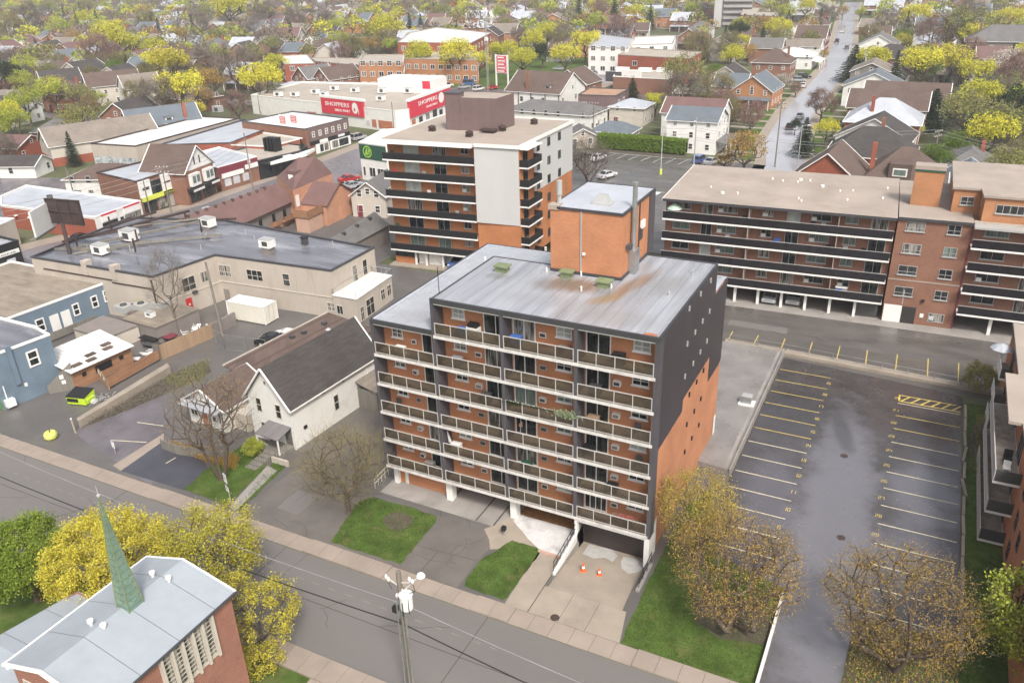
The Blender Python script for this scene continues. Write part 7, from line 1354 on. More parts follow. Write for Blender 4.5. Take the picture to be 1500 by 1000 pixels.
# left neighbourhood, named houses
house('white gabled house with black roof and dark upper window left of the tan house',(-201.3, 115.6)[0]-2,(-185.1, 103.7)[1]+2,11,12,4.4,7.6,'white_wall','shingle_dark','X',rz=R(10),dorm=(-1,-4.5,'S'))
t=T('long_gabled_house','long house with a grey-brown gabled roof, white upper wall and brick base','house',(-140,85,0),R(-24)); gable(t,-5,-12,5,12,4.6,8.0,'cream_wall','shingle_tan','Y'); MB().box(-5.1,5.1,-12.1,12.1,0,1.9).build('brick_base','red_brick',t); F=wallF((-5,-12),(5,-12)); lw(t,F,3.8,4.6,4.8,5.6,0,None,'frame_dark','pane0')
t=house('blue-grey roofed house with white front gable, white dormer and brick chimney',-139,103,11,17,4.6,8.4,'red_brick','shingle_slate','Y',rz=R(-30),chim=(4,5,'red_brick'),dorm=(3.4,1,'E'),porch=('S',2.6,'shingle_slate'))
house('white black-roofed gabled house beside the wrap-around porch',(-226.36, 152.7)[0],(-210.72, 140.08)[1],10,12,6,9.8,'white','shingle_dark','Y',rz=R(-25))
house('cream house with brown gabled roof and a dark wrap-around porch',(-204.57, 144.65)[0],(-202.18, 142.63)[1],11,16,6,9.6,'cream_wall','shingle_brown','Y',rz=R(-30),porch=('S',3,'shingle_grey'))
house('narrow white gabled house left of the big yellow tree',(-189.55, 146.42)[0],(-183.07, 140.54)[1],8,11,6,9.6,'white','shingle_tan','Y',rz=R(-25))
house('brown hip-roofed brick house between the yellow tree and the drug store',(-168.96, 152.59)[0],(-154.07, 137.36)[1]+4,16,11,3.6,7.8,'brown_brick','shingle_brown','X','hip',rz=R(-10))
house('red-roofed low house at the far left behind the orange shrub',(-162.01, 78.75)[0],(-156.96, 75.21)[1],16,10,3.2,5.2,'red_brick','shingle_red','X',rz=R(15))
house('blue-black roofed garage with a white end wall behind the alley',(-141.18, 64.97)[0],(-140.58, 64.54)[1],11,6.5,2.6,4.2,'white_wall','shingle_dark','X',rz=R(22),name='garage',cat='garage')
house('long tan-roofed garage row left of the orange tree',(-230.52, 134.14)[0],(-220.2, 126.64)[1],26,8,3.4,5.0,'cream_wall','shingle_tan','X',rz=R(12),name='garage',cat='garage')
house('red brick house with a tan roof and dark upper windows',(-278.14, 183.45)[0],(-256.74, 166.91)[1],12,13,6.2,8.6,'red_brick','shingle_tan','X','hip',rz=R(-20))
house('green-roofed house with white gables behind the red brick house',(-277.08, 198.0)[0],(-256.8, 181.36)[1],16,10,4.6,8.0,'white_wall','shingle_grey','X',rz=R(-20))
for i,(u,lb) in enumerate(((28,'leftmost'),(62,'middle'),(100,'rightmost'))): 
    q=[(-325.88, 196.86),(-311.72, 195.85),(-302.6, 200.32)][i]; house(f'white gabled house with a dark roof, {lb} of the row of three',q[0],q[1],10,11,4.6,8.0,'white','shingle_brown' if i<2 else 'shingle_slate','Y',rz=R(-20),group='row of three white gabled houses')
house('half-timbered cottage with white gable, left of the pair',(-154.19, 182.42)[0],(-154.19, 182.42)[1],9,11,4.6,8.0,'brown_brick','shingle_grey','Y',rz=R(-18),group='pair of half-timbered cottages')
house('half-timbered cottage with brown roof, right of the pair',(-145.18, 183.46)[0],(-145.18, 183.46)[1],9,13,4.6,8.0,'brown_brick','shingle_brown','Y',rz=R(-18),group='pair of half-timbered cottages')
house('pale blue flat-roofed box garage behind the drug store',(-150.21, 171.81)[0],(-150.21, 171.81)[1],12,8,3.4,3.9,'pale_roof','pale_roof','X',rz=R(-12),name='garage',cat='garage')
# clipped hedge, lamp posts, poles, wires
t=T('clipped_hedge','long square-clipped green hedge on a brown bank behind the lot','hedge',(-22,131,0),.0001); rh=random.Random(1); b=MB(); b.box(-9,11,-1.3,1.3,.3,3.0); b.build('hedge_core','leaf_dark',t)
b=MB()
for i in range(9000):
    x=rh.uniform(-9.3,11.3); f=rh.random(); y,z=( rh.uniform(-1.5,1.5),3.1+rh.gauss(0,.12)) if f<.45 else (-1.45+rh.gauss(0,.1),rh.uniform(.3,3.1)); p=Vector((x,y,z)); u=Vector((rh.uniform(-1,1),rh.uniform(-1,1),rh.uniform(-1,1))).normalized()*.16; v=u.orthogonal().normalized()*.1; b.add([p-u,p+v,p+u,p-v],[(0,1,2,3)])
b.build('foliage','leaf_green',t)
area('hedge_bank','dirt',[(-31.5,127.6),(-10.5,126.5),(-10.5,133),(-31.5,134)],.02)
lamp(-10.9,112.4,9.5,'lamp post with a yellow concrete base in the back lot','railing_white',1.0,'signyellow')
lamp((13.21, 127.14)[0],(13.21, 127.14)[1],8.5,'slim grey lamp post at the lot edge behind the long roof','steel_grey',1.3)
t=upole(9.0,(10.42, 126.14)[1]-.5,13,'wooden utility pole on the left kerb of the straight street',arms=2,armdir=R(5),z=0)
PR=((37.67, 126.24)[0],(37.67, 126.24)[1])
HP=9.2
t=upole(PR[0],PR[1],HP,'leaning grey utility pole with many cables behind the brick chimney',arms=2,armdir=R(60))
PL=((-6.3, 120.12)[0],(-6.3, 120.12)[1]); HL=10.1
t=upole(PL[0],PL[1],HL,'grey steel pole beside the white house and the back lot',arms=0,m='steel_grey',lamp=(.0,-1.2))
PM=((-32.88, 131.3)[0],(-32.88, 131.3)[1]); HM=10.0
t=upole(PM[0],PM[1],HM,'slim utility pole right of the pale tower wall',arms=1,m='pole_wood')
for i,dz in enumerate((0,-.6,-2.6,-3.2,-5.0,-5.6)):
    wires('power_line',f"pale cable from the pole behind the chimney toward the back lot, {['top','second','third','fourth','fifth','lowest'][i]} of six",(PR[0],PR[1],HP+dz),(PL[0],PL[1],HL+dz*.8),1.3,.035,'wire_pale')
    wires('power_line',f"pale cable running off right from the pole behind the chimney, {['top','second','third','fourth','fifth','lowest'][i]} of six",(PR[0],PR[1],HP+dz),(PR[0]+26,PR[1]-6,HP+dz-2.2),.9,.035,'wire_pale')
for i,dz in enumerate((0,-1.2,-2.4)): wires('power_line',f"thin cable between the steel pole and the pole by the tower, {['upper','middle','lower'][i]} of three",(PL[0],PL[1],HL-1+dz),(PM[0],PM[1],HM-1+dz),1.2,.03,'wire_pale')
# left side poles and wires
LP=[(-71.6, 56.65),(-81.0, 52.12),(-129.42, 72.49)]
SP_=[((-80.28, 50.67),10.1,'tall white-capped wooden pole in front of the yellow-signed shop'),((-86.08, 51.03),7.2,'thin wooden pole left of the yellow-signed shop'),((-82.31, 73.07),11.2,'slender leaning pole in front of the maroon fascia shop'),((-138.53, 137.71),5.8,'dark pole in front of the long white drug store wall'),((-84.19, 125.99),8.4,'pole at the right corner of the drug store'),((-127.42, 65.6),2.5,'short pole by the alley fence'),((-112.36, 192.77),5,'short pole beside the drug store car park'),((-107.49, 52.14),6.6,'bare pole behind the rusty billboard')]
for i,(q,h_,lb) in enumerate(SP_): upole(q[0],q[1],h_,lb,arms=2 if i==0 else 0,r=.13,armdir=R(20))
S0,S2=SP_[0],SP_[2]
for i,dz in enumerate((0,-.8,-1.6,-2.6)): wires('power_line',f"street cable along the shops, {['top','second','third','lowest'][i]} of four, right stretch",(*S0[0],S0[1]-.3+dz),(*S2[0],S2[1]-.3+dz),1.0,.03,'wire_pale'); wires('power_line',f"street cable past the billboard, {['top','second','third','lowest'][i]} of four, left stretch",(*S0[0],S0[1]-.3+dz),(-99,8,S0[1]-1+dz),1.4,.03,'wire_pale')
# cars in the distance
CL=[(-30.5,119,R(80),'black','black hatchback at the left end of the back lot','sedan'),(-27.0,119.3,R(80),'white','white sedan at the left end of the back lot','sedan'),(-20,106,R(70),'white','white sedan behind the bare tree in the back lot','sedan'),(-6.2,124.5,R(80),'blue','blue hatchback by the white house at the back lot','suv'),(-1.2,126.5,R(75),'white','white van parked right of the steel pole in the back lot','van'),(-3.6,123.8,R(78),'silver','silver hatchback beside the steel pole in the back lot','sedan'),
(-39.5,149.5,R(10),'white','white SUV parked below the coppery-roofed building','suv'),(-34.8,147.5,R(95),'black','dark car right of the white SUV','sedan'),(-41.5,140.5,R(10),'white','white sedan in front of the low white house','sedan'),(-37.5,141,R(12),'silver','silver sedan right of the white sedan by the low white house','sedan'),
((-75.42, 239.71)[0],(-75.42, 239.71)[1],R(95),'darkblue','dark blue car driving on the wide road','sedan'),((-77.41, 261.63)[0],(-77.41, 261.63)[1],R(95),'black','black pickup by the white sign store','pickup'),((-92.67, 248.16)[0],(-92.67, 248.16)[1],R(5),'silver','silver car at the edge of the green park','sedan'),
((2.69, 165.36)[0]+2.4,(2.69, 165.36)[1],R(92),'black','black car parked on the straight street near the lot','sedan'),((4.03, 212.85)[0],(4.03, 212.85)[1],R(93),'grey','grey car driving up the straight street','sedan'),((-51.38, 316.11)[0],(-51.38, 316.11)[1],R(10),'white','white car parked below the maroon gables','sedan'),((1.08, 179.8)[0]+4,(1.08, 179.8)[1],R(93),'silver','silver car parked at the kerb beyond the black one','sedan'),((-5.32, 241.83)[0],(-5.32, 241.83)[1],R(10),'silver','silver SUV in the driveway of the tan gabled house','suv'),((-4.87, 249.74)[0],(-4.87, 249.74)[1],R(10),'black','black SUV in the driveway behind the tan gabled house','suv'),
((-122.7, 194.32)[0],(-122.7, 194.32)[1],R(70),'silver','silver car at the drug store lot, behind the sign','sedan'),((-112.8, 200.14)[0],(-112.8, 200.14)[1],R(70),'white','white SUV in the drug store lot, first of the row','suv'),((-105.6, 199.12)[0],(-105.6, 199.12)[1],R(70),'silver','silver sedan in the drug store lot, second of the row','sedan'),((-107.51, 206.25)[0],(-107.51, 206.25)[1],R(10),'blue','long blue and white bus in the drug store lot','van'),((-98.79, 196.62)[0],(-98.79, 196.62)[1],R(80),'white','white hatchback in the drug store lot, third of the row','suv'),((-95.52, 200.47)[0],(-95.52, 200.47)[1],R(80),'red','dark red car in the drug store lot beside the plaza sign','sedan'),
((-169.92, 200.88)[0],(-169.92, 200.88)[1],R(10),'white','white car behind the half-timbered cottages','sedan'),((-58.52, 77.77)[0],(-58.52, 77.77)[1]+1,R(10),'black','black SUV behind the beige gabled house','suv'),((-63.71, 81.11)[0],(-63.71, 81.11)[1],R(60),'silver','silver sedan near the orange gable','sedan'),((-67.75, 85.2)[0],(-67.75, 85.2)[1],R(60),'red','red and silver motorcycle-size car near the orange gable','sedan'),((-90.62, 119.55)[0],(-90.62, 119.55)[1],R(80),'silver','silver car parked beyond the maroon brick block','suv'),(-86.5,37,R(80),'black','black car beside the billboard foot','sedan')]
for a in CL: car(a[0],a[1],a[2],a[3],a[4],a[5],.03)
# straight-street small cars farther away
for i,(u,v,c) in enumerate((((-2.3, 230.91)[0],(-2.3, 230.91)[1],'white'),((-8.64, 361.32)[0],(-8.64, 361.32)[1],'black'),((-1.73, 336.14)[0],(-1.73, 336.14)[1],'grey'),((-11.83, 404.09)[0],(-11.83, 404.09)[1],'white'))): car(u,v,R(94),c,f"{c} car far up the straight street, {['nearest','second','third','farthest'][i]} of four",'sedan',.03)
# ---------- trees ----------
def rand_in_crown(r_,rx,ry,rz,cz,shell=.45,flatb=.35):
    while True:
        p=np.array([r_.uniform(-1,1),r_.uniform(-1,1),r_.uniform(-1,1)]); d=np.linalg.norm(p)
        if shell<d<1 and p[2]>-1+flatb*r_.random(): return np.array([p[0]*rx,p[1]*ry,cz+p[2]*rz])
def skeleton(r_,trunk_h,rx,ry,rz,cz,nend,shell=.45,stems=1,lean=(0,0),spread=.5,jit=.12):
    """grow branches from the stems to scattered crown points; returns segments (p,q,rp,rq) and end points"""
    P=[];par=[];PL=[]
    for s in range(stems):
        a=2*math.pi*s/stems+r_.random(); base=len(P); n=4
        for i in range(n+1):
            f=i/n; k=spread*f if stems>1 else 0; P.append(np.array([math.cos(a)*k*rx*.5+lean[0]*f+(.18*math.cos(a) if stems>1 else 0),math.sin(a)*k*ry*.5+lean[1]*f+(.18*math.sin(a) if stems>1 else 0),trunk_h*f])); par.append(base+i-1 if i else -1); PL.append(trunk_h*i/n)
    ends=[rand_in_crown(r_,rx,ry,rz,cz,shell) for _ in range(nend)]
    ends.sort(key=lambda e:np.linalg.norm((e-np.array([lean[0],lean[1],trunk_h]))/np.array([1,1,1.0])))
    tips=[]; tops=np.array([lean[0],lean[1],trunk_h*.6])
    for e in ends:
        A=np.array(P); d=np.linalg.norm(A-e,axis=1)+np.where(A[:,2]>e[2]+.3,2.5,0)+np.where(A[:,2]<trunk_h*.45,50,0)+.42*np.array(PL)
        j=int(d.argmin()); L=float(np.linalg.norm(e-P[j])); n=max(1,int(L/(.18*(rx+rz)))); last=j; src=P[j].copy()
        for i in range(1,n+1):
            f=i/n; q=src*(1-f)+e*f; q=q+np.array([r_.gauss(0,1),r_.gauss(0,1),r_.gauss(0,.6)])*jit*L*.35*(1-f*.6); q[2]+=L*.10*math.sin(f*math.pi)
            PL.append(PL[last]+float(np.linalg.norm(q-P[last]))); P.append(q); par.append(last); last=len(P)-1
        tips.append(last)
    cnt=[0]*len(P)
    for t_ in tips:
        i=t_
        while i>=0: cnt[i]+=1; i=par[i]
    return P,par,cnt,tips
def tree_mesh(seed,trunk_h,rx,ry,rz,cz,nend,rad,leafn,leafs,leafspread,shell=.45,stems=1,lean=(0,0),spread=.5,twigs=0,twl=.8,minr=.012,jit=.12,droop=0,sides=6,twr=.012):
    r_=random.Random(seed); rn=np.random.RandomState(seed)
    P,par,cnt,tips=skeleton(r_,trunk_h,rx,ry,rz,cz,nend,shell,stems,lean,spread,jit)
    mx=max(cnt); b=MB(); rr_=[max(minr,rad*(c/mx)**.48) for c in cnt]
    for i,pp in enumerate(par):
        if pp>=0 and cnt[i]>0: b.tube(P[pp],P[i],min(rr_[pp],rr_[i]*1.5),rr_[i],n=sides if cnt[i]>3 else 4 if cnt[i]>1 else 3,cap=False)
    for i,pp in enumerate(par):
        if pp<0: b.tube(P[i]+np.array([0,0,-.1]),P[i]+np.array([0,0,.25]),rr_[i]*1.7,rr_[i],n=sides,cap=False)
    # twigs: slivers around the outer nodes
    outer=[i for i in range(len(P)) if cnt[i]<=max(2,nend*.02)]
    tw=MB()
    if twigs:
        O=np.array(P)[rn.choice(outer,twigs)]; D=rn.normal(0,1,(twigs,3)); D[:,2]+=.5; D+= (O-np.array([lean[0],lean[1],cz-rz*.5]))*.35; D/=np.linalg.norm(D,axis=1)[:,None]; O=O+rn.normal(0,.10*rx,(twigs,3)); Ln=twl*(.5+rn.rand(twigs)); S=np.cross(D,rn.normal(0,1,(twigs,3))); S/=np.linalg.norm(S,axis=1)[:,None]+1e-6; S*=twr
        V=np.stack([O-S,O+S,O+D*Ln[:,None]],1).reshape(-1,3); tw.v=[tuple(x) for x in V]; tw.f=[(3*i,3*i+1,3*i+2) for i in range(twigs)]; tw.mi=[0]*twigs
    lf=MB()
    if leafn:
        O=np.array(P)[rn.choice(outer,leafn)]+rn.normal(0,leafspread,(leafn,3)); 
        if droop: O[:,2]-=abs(rn.normal(0,droop,leafn))
        A=rn.normal(0,1,(leafn,3)); A/=np.linalg.norm(A,axis=1)[:,None]; B_=np.cross(A,rn.normal(0,1,(leafn,3))); B_/=np.linalg.norm(B_,axis=1)[:,None]; s=leafs*(.6+.8*rn.rand(leafn))[:,None]
        V=np.stack([O-A*s,O+B_*s*.62,O+A*s,O-B_*s*.62],1).reshape(-1,3); lf.v=[tuple(x) for x in V]; lf.f=[(4*i,4*i+1,4*i+2,4*i+3) for i in range(leafn)]; lf.mi=[0]*leafn
    return b,tw,lf
def tree(name,label,x,y,bark,leaf,group=None,rot=None,twm='twig',z=0,cat='tree',**k):
    t=T(name,label,cat,(x,y,z),rot if rot is not None else (k['seed']*1.7)%6.28,group); b,tw,lf=tree_mesh(**k); b.build('trunk',bark,t,smooth=True)
    if tw.f: tw.build('twigs',twm,t)
    if lf.f: lf.build('crown',leaf,t)
    return t
# hero trees in the foreground
def spot(u): return u
HT=[('maple_tree','broad golden yellow maple left of the church spire',(-7.4, -21.4),'bark','leaf_gold',dict(seed=11,trunk_h=2.6,rx=4.7,ry=4.2,rz=3.3,cz=5.4,nend=300,rad=.22,leafn=46000,leafs=.066,leafspread=.27,shell=.35,twigs=1500,twl=.5)),
('maple_tree','golden yellow maple right of the spire, its thin branches reaching over the street',(-2.5, -17.6),'bark','leaf_gold',dict(seed=12,trunk_h=2.6,rx=4.1,ry=3.7,rz=3.2,cz=5.4,nend=300,rad=.2,leafn=21000,leafs=.064,leafspread=.26,shell=.35,twigs=2500,twl=.6)),
('maple_tree','sparse yellow tree with dark limbs at the right corner of the church',(3.0, -19.3),'bark','leaf_gold',dict(seed=13,trunk_h=1.4,rx=3.1,ry=2.6,rz=2.6,cz=3.6,nend=120,rad=.14,leafn=6500,leafs=.07,leafspread=.22,shell=.3,twigs=1600,twl=.6)),
('maple_tree','round green leafy tree at the left edge beside the church lawn',(-15.7, -22.4),'bark','leaf_fresh',dict(seed=14,trunk_h=2.0,rx=3.3,ry=3.0,rz=2.3,cz=4.2,nend=240,rad=.22,leafn=40000,leafs=.07,leafspread=.26,shell=.4)),
('shrub','low yellow-green shrub on the lawn right of the church',(3.7, -20.5),'bark','leaf_gold',dict(seed=15,trunk_h=.3,rx=1.7,ry=1.5,rz=.9,cz=.95,nend=90,rad=.05,leafn=5000,leafs=.06,leafspread=.18,shell=.2,twigs=1200,twl=.4)),
('bare_tree','leafless yellowish street tree on the driveway edge beside the apartment block',(-1.1,-4.4),'bark','twig_yellow',dict(seed=16,trunk_h=2.0,rx=3.9,ry=3.6,rz=2.9,cz=4.9,nend=560,rad=.21,leafn=1500,leafs=.04,leafspread=.2,shell=.45,twigs=4500,twl=.75,twr=.010,minr=.019,jit=.05)),
('bare_tree','leafless multi-stemmed tree in front of the small white house',(-14.4,-5.2),'bark','leaf_orange',dict(jit=.045,seed=17,trunk_h=3.6,rx=4.1,ry=3.5,rz=3.6,cz=6.8,nend=300,rad=.17,leafn=1500,leafs=.045,leafspread=.25,shell=.4,minr=.014,twigs=2600,twl=.7,stems=3,spread=.45,twr=.009)),
('budding_tree','spreading orange-budded tree on the lawn between the block and the lot driveway',(30.4,-3.4),'bark','leaf_orange',dict(jit=.045,seed=18,trunk_h=1.0,rx=4.7,ry=4.3,rz=3.0,cz=4.9,nend=520,rad=.19,minr=.010,leafn=11500,leafs=.052,leafspread=.28,shell=.55,twigs=2500,twl=.6,stems=5,spread=.8,twr=.009)),
('budding_tree','denser golden-brown tree against the right side of the apartment block',(26.4,1.8),'bark','leaf_orangegold',dict(jit=.045,seed=19,trunk_h=1.5,rx=3.0,ry=3.2,rz=3.0,cz=4.6,nend=220,rad=.16,leafn=13000,leafs=.055,leafspread=.3,shell=.35,twigs=2500,twl=.5,stems=2,spread=.5,twr=.009)),
('budding_tree','round orange-budded tree with dark forked limbs at the foot of the lot',(40.3,-2.6),'bark','leaf_orange',dict(jit=.045,seed=20,trunk_h=1.2,rx=4.7,ry=4.4,rz=3.0,cz=5.1,nend=520,rad=.19,minr=.010,leafn=11500,leafs=.052,leafspread=.28,shell=.55,twigs=2500,twl=.6,stems=4,spread=.8,twr=.009)),
('leafy_tree','bright lime-green tree cut off by the bottom right corner',(47.6,-.8),'bark','leaf_lime',dict(seed=21,trunk_h=2.0,rx=2.8,ry=3.2,rz=3.0,cz=4.6,nend=150,rad=.16,leafn=9000,leafs=.10,leafspread=.26,shell=.35,twigs=1200,twl=.5)),
('bare_tree','tall leafless tree against the beige wall beside the red door',(-42.4, 16.1),'bark_grey','twig',dict(jit=.045,seed=22,trunk_h=4.2,rx=2.6,ry=2.6,rz=3.8,cz=7.4,nend=110,rad=.16,leafn=0,leafs=.04,leafspread=.2,shell=.3,twigs=1800,twl=.9,twr=.010)),
('shrub','yellow-green forsythia shrub at the corner of the white house',(-14.7, -0.7),'bark','leaf_lime',dict(seed=23,trunk_h=.2,rx=1.0,ry=.9,rz=.75,cz=.8,nend=60,rad=.04,leafn=4200,leafs=.06,leafspread=.13,shell=.2,twigs=0)),
('shrub','yellow-green bush against the beige wall left of the dark downpipe',(-49.5, 17.9),'bark','leaf_lime',dict(seed=24,trunk_h=.4,rx=1.7,ry=1.2,rz=1.4,cz=1.7,nend=60,rad=.05,leafn=3000,leafs=.07,leafspread=.2,shell=.2,twigs=900,twl=.5)),
('shrub','olive-green rounded shrub at the end of the lane kerb strip',(45.6,38.6),'bark','leaf_olive',dict(seed=25,trunk_h=.5,rx=1.9,ry=1.7,rz=1.3,cz=1.7,nend=90,rad=.06,leafn=6000,leafs=.07,leafspread=.18,shell=.2,twigs=1200,twl=.4)),
('shrub','thin bare shrub among the planting bed by the right-hand block',(46.0,27.5),'bark','leaf_olive',dict(seed=26,trunk_h=.3,rx=.8,ry=1.8,rz=.8,cz=1.0,nend=60,rad=.04,leafn=700,leafs=.06,leafspread=.15,shell=.2,twigs=1500,twl=.4)),
('bare_tree','dark leafless tree in the back lot between the tower and the penthouse',(-21.92, 101.0),'bark','leaf_dark',dict(jit=.045,seed=27,trunk_h=2.0,rx=4.6,ry=4.2,rz=3.4,cz=5.0,nend=150,rad=.24,leafn=900,leafs=.09,leafspread=.3,shell=.4,twigs=2500,twl=1.2,stems=3,spread=.7,twr=.018)),
]
reg('leaf_fresh',leafmat('leaf_fresh',(.20,.27,.04),(.34,.41,.075))); reg('leaf_orangegold',leafmat('leaf_orangegold',(.40,.29,.05),(.60,.47,.11)))
for nm,lb,(x,y),bk,lf,k in HT: tree(nm,lb,x,y,bk,lf,twm='twig_yellow' if 'yellowish' in lb else 'twig',cat='shrub' if nm=='shrub' else 'tree',**k)
# undergrowth along the weedy bank and the planting bed
def scrub(name,poly_pts,n,hh,m,seed,s=.06):
    r_=random.Random(seed); b=MB(); xs=[p[0] for p in poly_pts]; ys=[p[1] for p in poly_pts]
    def inside(x,y):
        c=False; j=len(poly_pts)-1
        for i in range(len(poly_pts)):
            xi,yi=poly_pts[i]; xj,yj=poly_pts[j]
            if (yi>y)!=(yj>y) and x<(xj-xi)*(y-yi)/(yj-yi)+xi: c=not c
            j=i
        return c
    k=0
    while k<n:
        x,y=r_.uniform(min(xs),max(xs)),r_.uniform(min(ys),max(ys))
        if not inside(x,y): continue
        k+=1; a=Vector((x,y,0)); d=Vector((r_.gauss(0,.35),r_.gauss(0,.35),1)).normalized()*hh*r_.uniform(.3,1.1); w_=Vector((r_.uniform(-1,1),r_.uniform(-1,1),0)).normalized()*s*.2; c=a+d
        b.add([a-w_,a+w_,c],[(0,1,2)]); u=Vector((r_.uniform(-1,1),r_.uniform(-1,1),r_.uniform(-1,1))).normalized()*s; v=u.orthogonal().normalized()*s*.6; b.add([c-u,c+v,c+u,c-v],[(0,1,2,3)])
    o=b.build(name,m); o['kind']='stuff'; return o
scrub('brambles',[(-34.1, -4.2),(-34.6, 7.7),(-33.6, 11.8),(-31.0, 10.2),(-31.8, 5.5),(-32.6, 0.3)],3500,.5,'twig',1); scrub('brambles',[(-34.4, 6.0),(-33.1, 12.4),(-29.8, 8.0),(-31.4, 5.6)],900,.8,'leaf_olive',2)
scrub('undergrowth',[(37.9,-8.2),(44.3,-8.2),(44.3,1.0),(38.1,.2)],2600,.5,'leaf_orange',3); scrub('undergrowth',[(37.9,-8.2),(44.3,-8.2),(44.3,1.0),(38.1,.2)],2600,.35,'leaf_green',33); scrub('fallen_leaves',[(26,-7.8),(32.8,-8),(32.8,.5),(26,.5)],900,.03,'leaf_orange',4,.04); scrub('undergrowth',[(45.2,22),(46.6,22),(46.6,33),(45.4,33)],2200,.6,'leaf_olive',5)
scrub('undergrowth',[(-24.0, -3.0),(-19.5, -2.3),(-15.4, -2.0),(-14.3, -3.7),(-17.9, -3.8)],2500,.6,'leaf_orange',6)
for i,gp in enumerate((G1,G2,G3,G4,G5,GR)):
    a_=abs(sum(gp[j][0]*gp[(j+1)%len(gp)][1]-gp[(j+1)%len(gp)][0]*gp[j][1] for j in range(len(gp))))/2; scrub('grass_blades',inset(ccw(gp),.05),int(min(9000,a_*70)),.13,'grass_leaf' if 'grass_leaf' in M else reg('grass_leaf',leafmat('grass_leaf',(.05,.10,.015),(.11,.17,.035),.2)).name and 'grass_leaf',40+i,.045)
# ---------- prototypes for trees farther off (radius 1 crown scaled) ----------
PROTO={}
def proto(kind,var):
    key=(kind,var)
    if key in PROTO: return PROTO[key]
    s=100+hash_(kind)*10+var; r_=random.Random(s); rn=np.random.RandomState(s); parts=[]
    if kind in ('yellow','lime','olive','green','orange','white','gold','darkround'):
        dens={'yellow':3200,'lime':3000,'olive':2000,'green':3000,'orange':1900,'white':2200,'gold':3000,'darkround':3200}[kind]
        lf={'yellow':'leaf_yellow','lime':'leaf_lime','olive':'leaf_olive','green':'leaf_green','orange':'leaf_orange','white':'leaf_white','gold':'leaf_gold','darkround':'leaf_dark'}[kind]
        b,tw,l=tree_mesh(s,.75,.92,.92,.92,1.55,60,.07,0,.05,.1,shell=.5,twigs=500 if kind in('olive','orange','white') else 150,twl=.2,minr=.006,sides=5,twr=.006)
        # clumps on and inside an uneven crown
        nc=46; C_=[]; 
        for i in range(nc):
            v=rn.normal(0,1,3); v/=np.linalg.norm(v); v[2]=abs(v[2])*1.0-.35*rn.rand() if v[2]<0 else v[2]; rad=(.72+.2*rn.rand()) if i<36 else .35; C_.append((np.array([v[0]*rad,v[1]*rad,1.55+v[2]*rad*.95]),.19+.12*rn.rand()))
        idx=rn.randint(0,nc,dens); D=rn.normal(0,1,(dens,3)); D/=np.linalg.norm(D,axis=1)[:,None]; Rr=np.array([C_[i][1] for i in idx])*(rn.rand(dens)**.4)*1.15; O=np.array([C_[i][0] for i in idx])+D*Rr[:,None]
        A=rn.normal(0,1,(dens,3)); A/=np.linalg.norm(A,axis=1)[:,None]; B_=np.cross(A,rn.normal(0,1,(dens,3))); B_/=np.linalg.norm(B_,axis=1)[:,None]; sz=(.028+.026*rn.rand(dens))[:,None]
        V=np.stack([O-A*sz,O+B_*sz*.7,O+A*sz,O-B_*sz*.7],1).reshape(-1,3); l=MB(); l.v=[tuple(x) for x in V]; l.f=[(4*i,4*i+1,4*i+2,4*i+3) for i in range(dens)]; l.mi=[0]*dens
        parts=[('trunk','bark',b),('twigs','twig',tw),('crown',lf,l)]
    elif kind in ('bare','pink','taupe'):
        b,tw,l=tree_mesh(s,.7,.95,.95,.95,1.55,90,.065,420 if kind!='bare' else 150,.03,.09,shell=.35,twigs=3600,twl=.26,minr=.006,sides=5,twr=.0075)
        parts=[('trunk','bark',b),('twigs',{'bare':'twig','pink':'leaf_pink','taupe':'twig_yellow'}[kind],tw),('crown',{'bare':'twig','pink':'leaf_pink','taupe':'leaf_olive'}[kind],l)]
    elif kind=='conifer':
        b=MB().tube((0,0,0),(0,0,3.6),.07,.01,n=6,cap=False); l=MB(); V=[]
        tiers=20
        for i in range(tiers):
            f=i/(tiers-1); z=.35+f*3.35; R_=(1-f)**.85*1.0+.05; nb=int(16*(1-f)+6)
            for k in range(nb):
                a=2*math.pi*k/nb+i*.7+r_.uniform(-.2,.2); L=R_*r_.uniform(.75,1.1)
                for j in range(16):
                    g=(j+.5)/16; px,py,pz=math.cos(a)*L*g,math.sin(a)*L*g,z-.22*L*g*g+r_.gauss(0,.02); w_=.15*(1-g*.45)
                    d1=Vector((r_.gauss(0,1),r_.gauss(0,1),r_.gauss(0,.4))).normalized()*w_; d2=Vector((math.cos(a)*.8,math.sin(a)*.8,-.35))*w_; c=Vector((px,py,pz)); l.add([c-d1*.6,c+d2*.7,c+d1*.6,c-d2*.4],[(0,1,2,3)])
        parts=[('trunk','bark',b),('crown','leaf_conifer',l)]
    root=bpy.data.objects.new(kind+'_tree',None); ch=[]
    for n_,m_,mb in parts:
        if not mb.f: continue
        me=bpy.data.meshes.new(n_); me.from_pydata(mb.v,[],mb.f); me.materials.append(M[m_]); me.update(); ch.append((n_,me))
    PROTO[key]=ch; return ch
KINDS=['yellow','lime','olive','green','orange','white','gold','darkround','bare','pink','taupe','conifer']
def hash_(k): return KINDS.index(k)
CN={'yellow':'bright yellow','lime':'lime-green','olive':'dull olive-green','green':'leaf-green','orange':'orange-brown','white':'white-blossomed','gold':'golden yellow','darkround':'dark evergreen','bare':'leafless grey-brown','pink':'reddish leafless','taupe':'thinly leafed tan','conifer':'dark pointed conifer'}
NM={'conifer':'conifer_tree','bare':'bare_tree','pink':'bare_tree','taupe':'budding_tree','darkround':'evergreen_tree','white':'blossom_tree'}
FAR=[]   # trees and houses whose label is worked out at the end
occupied=[]
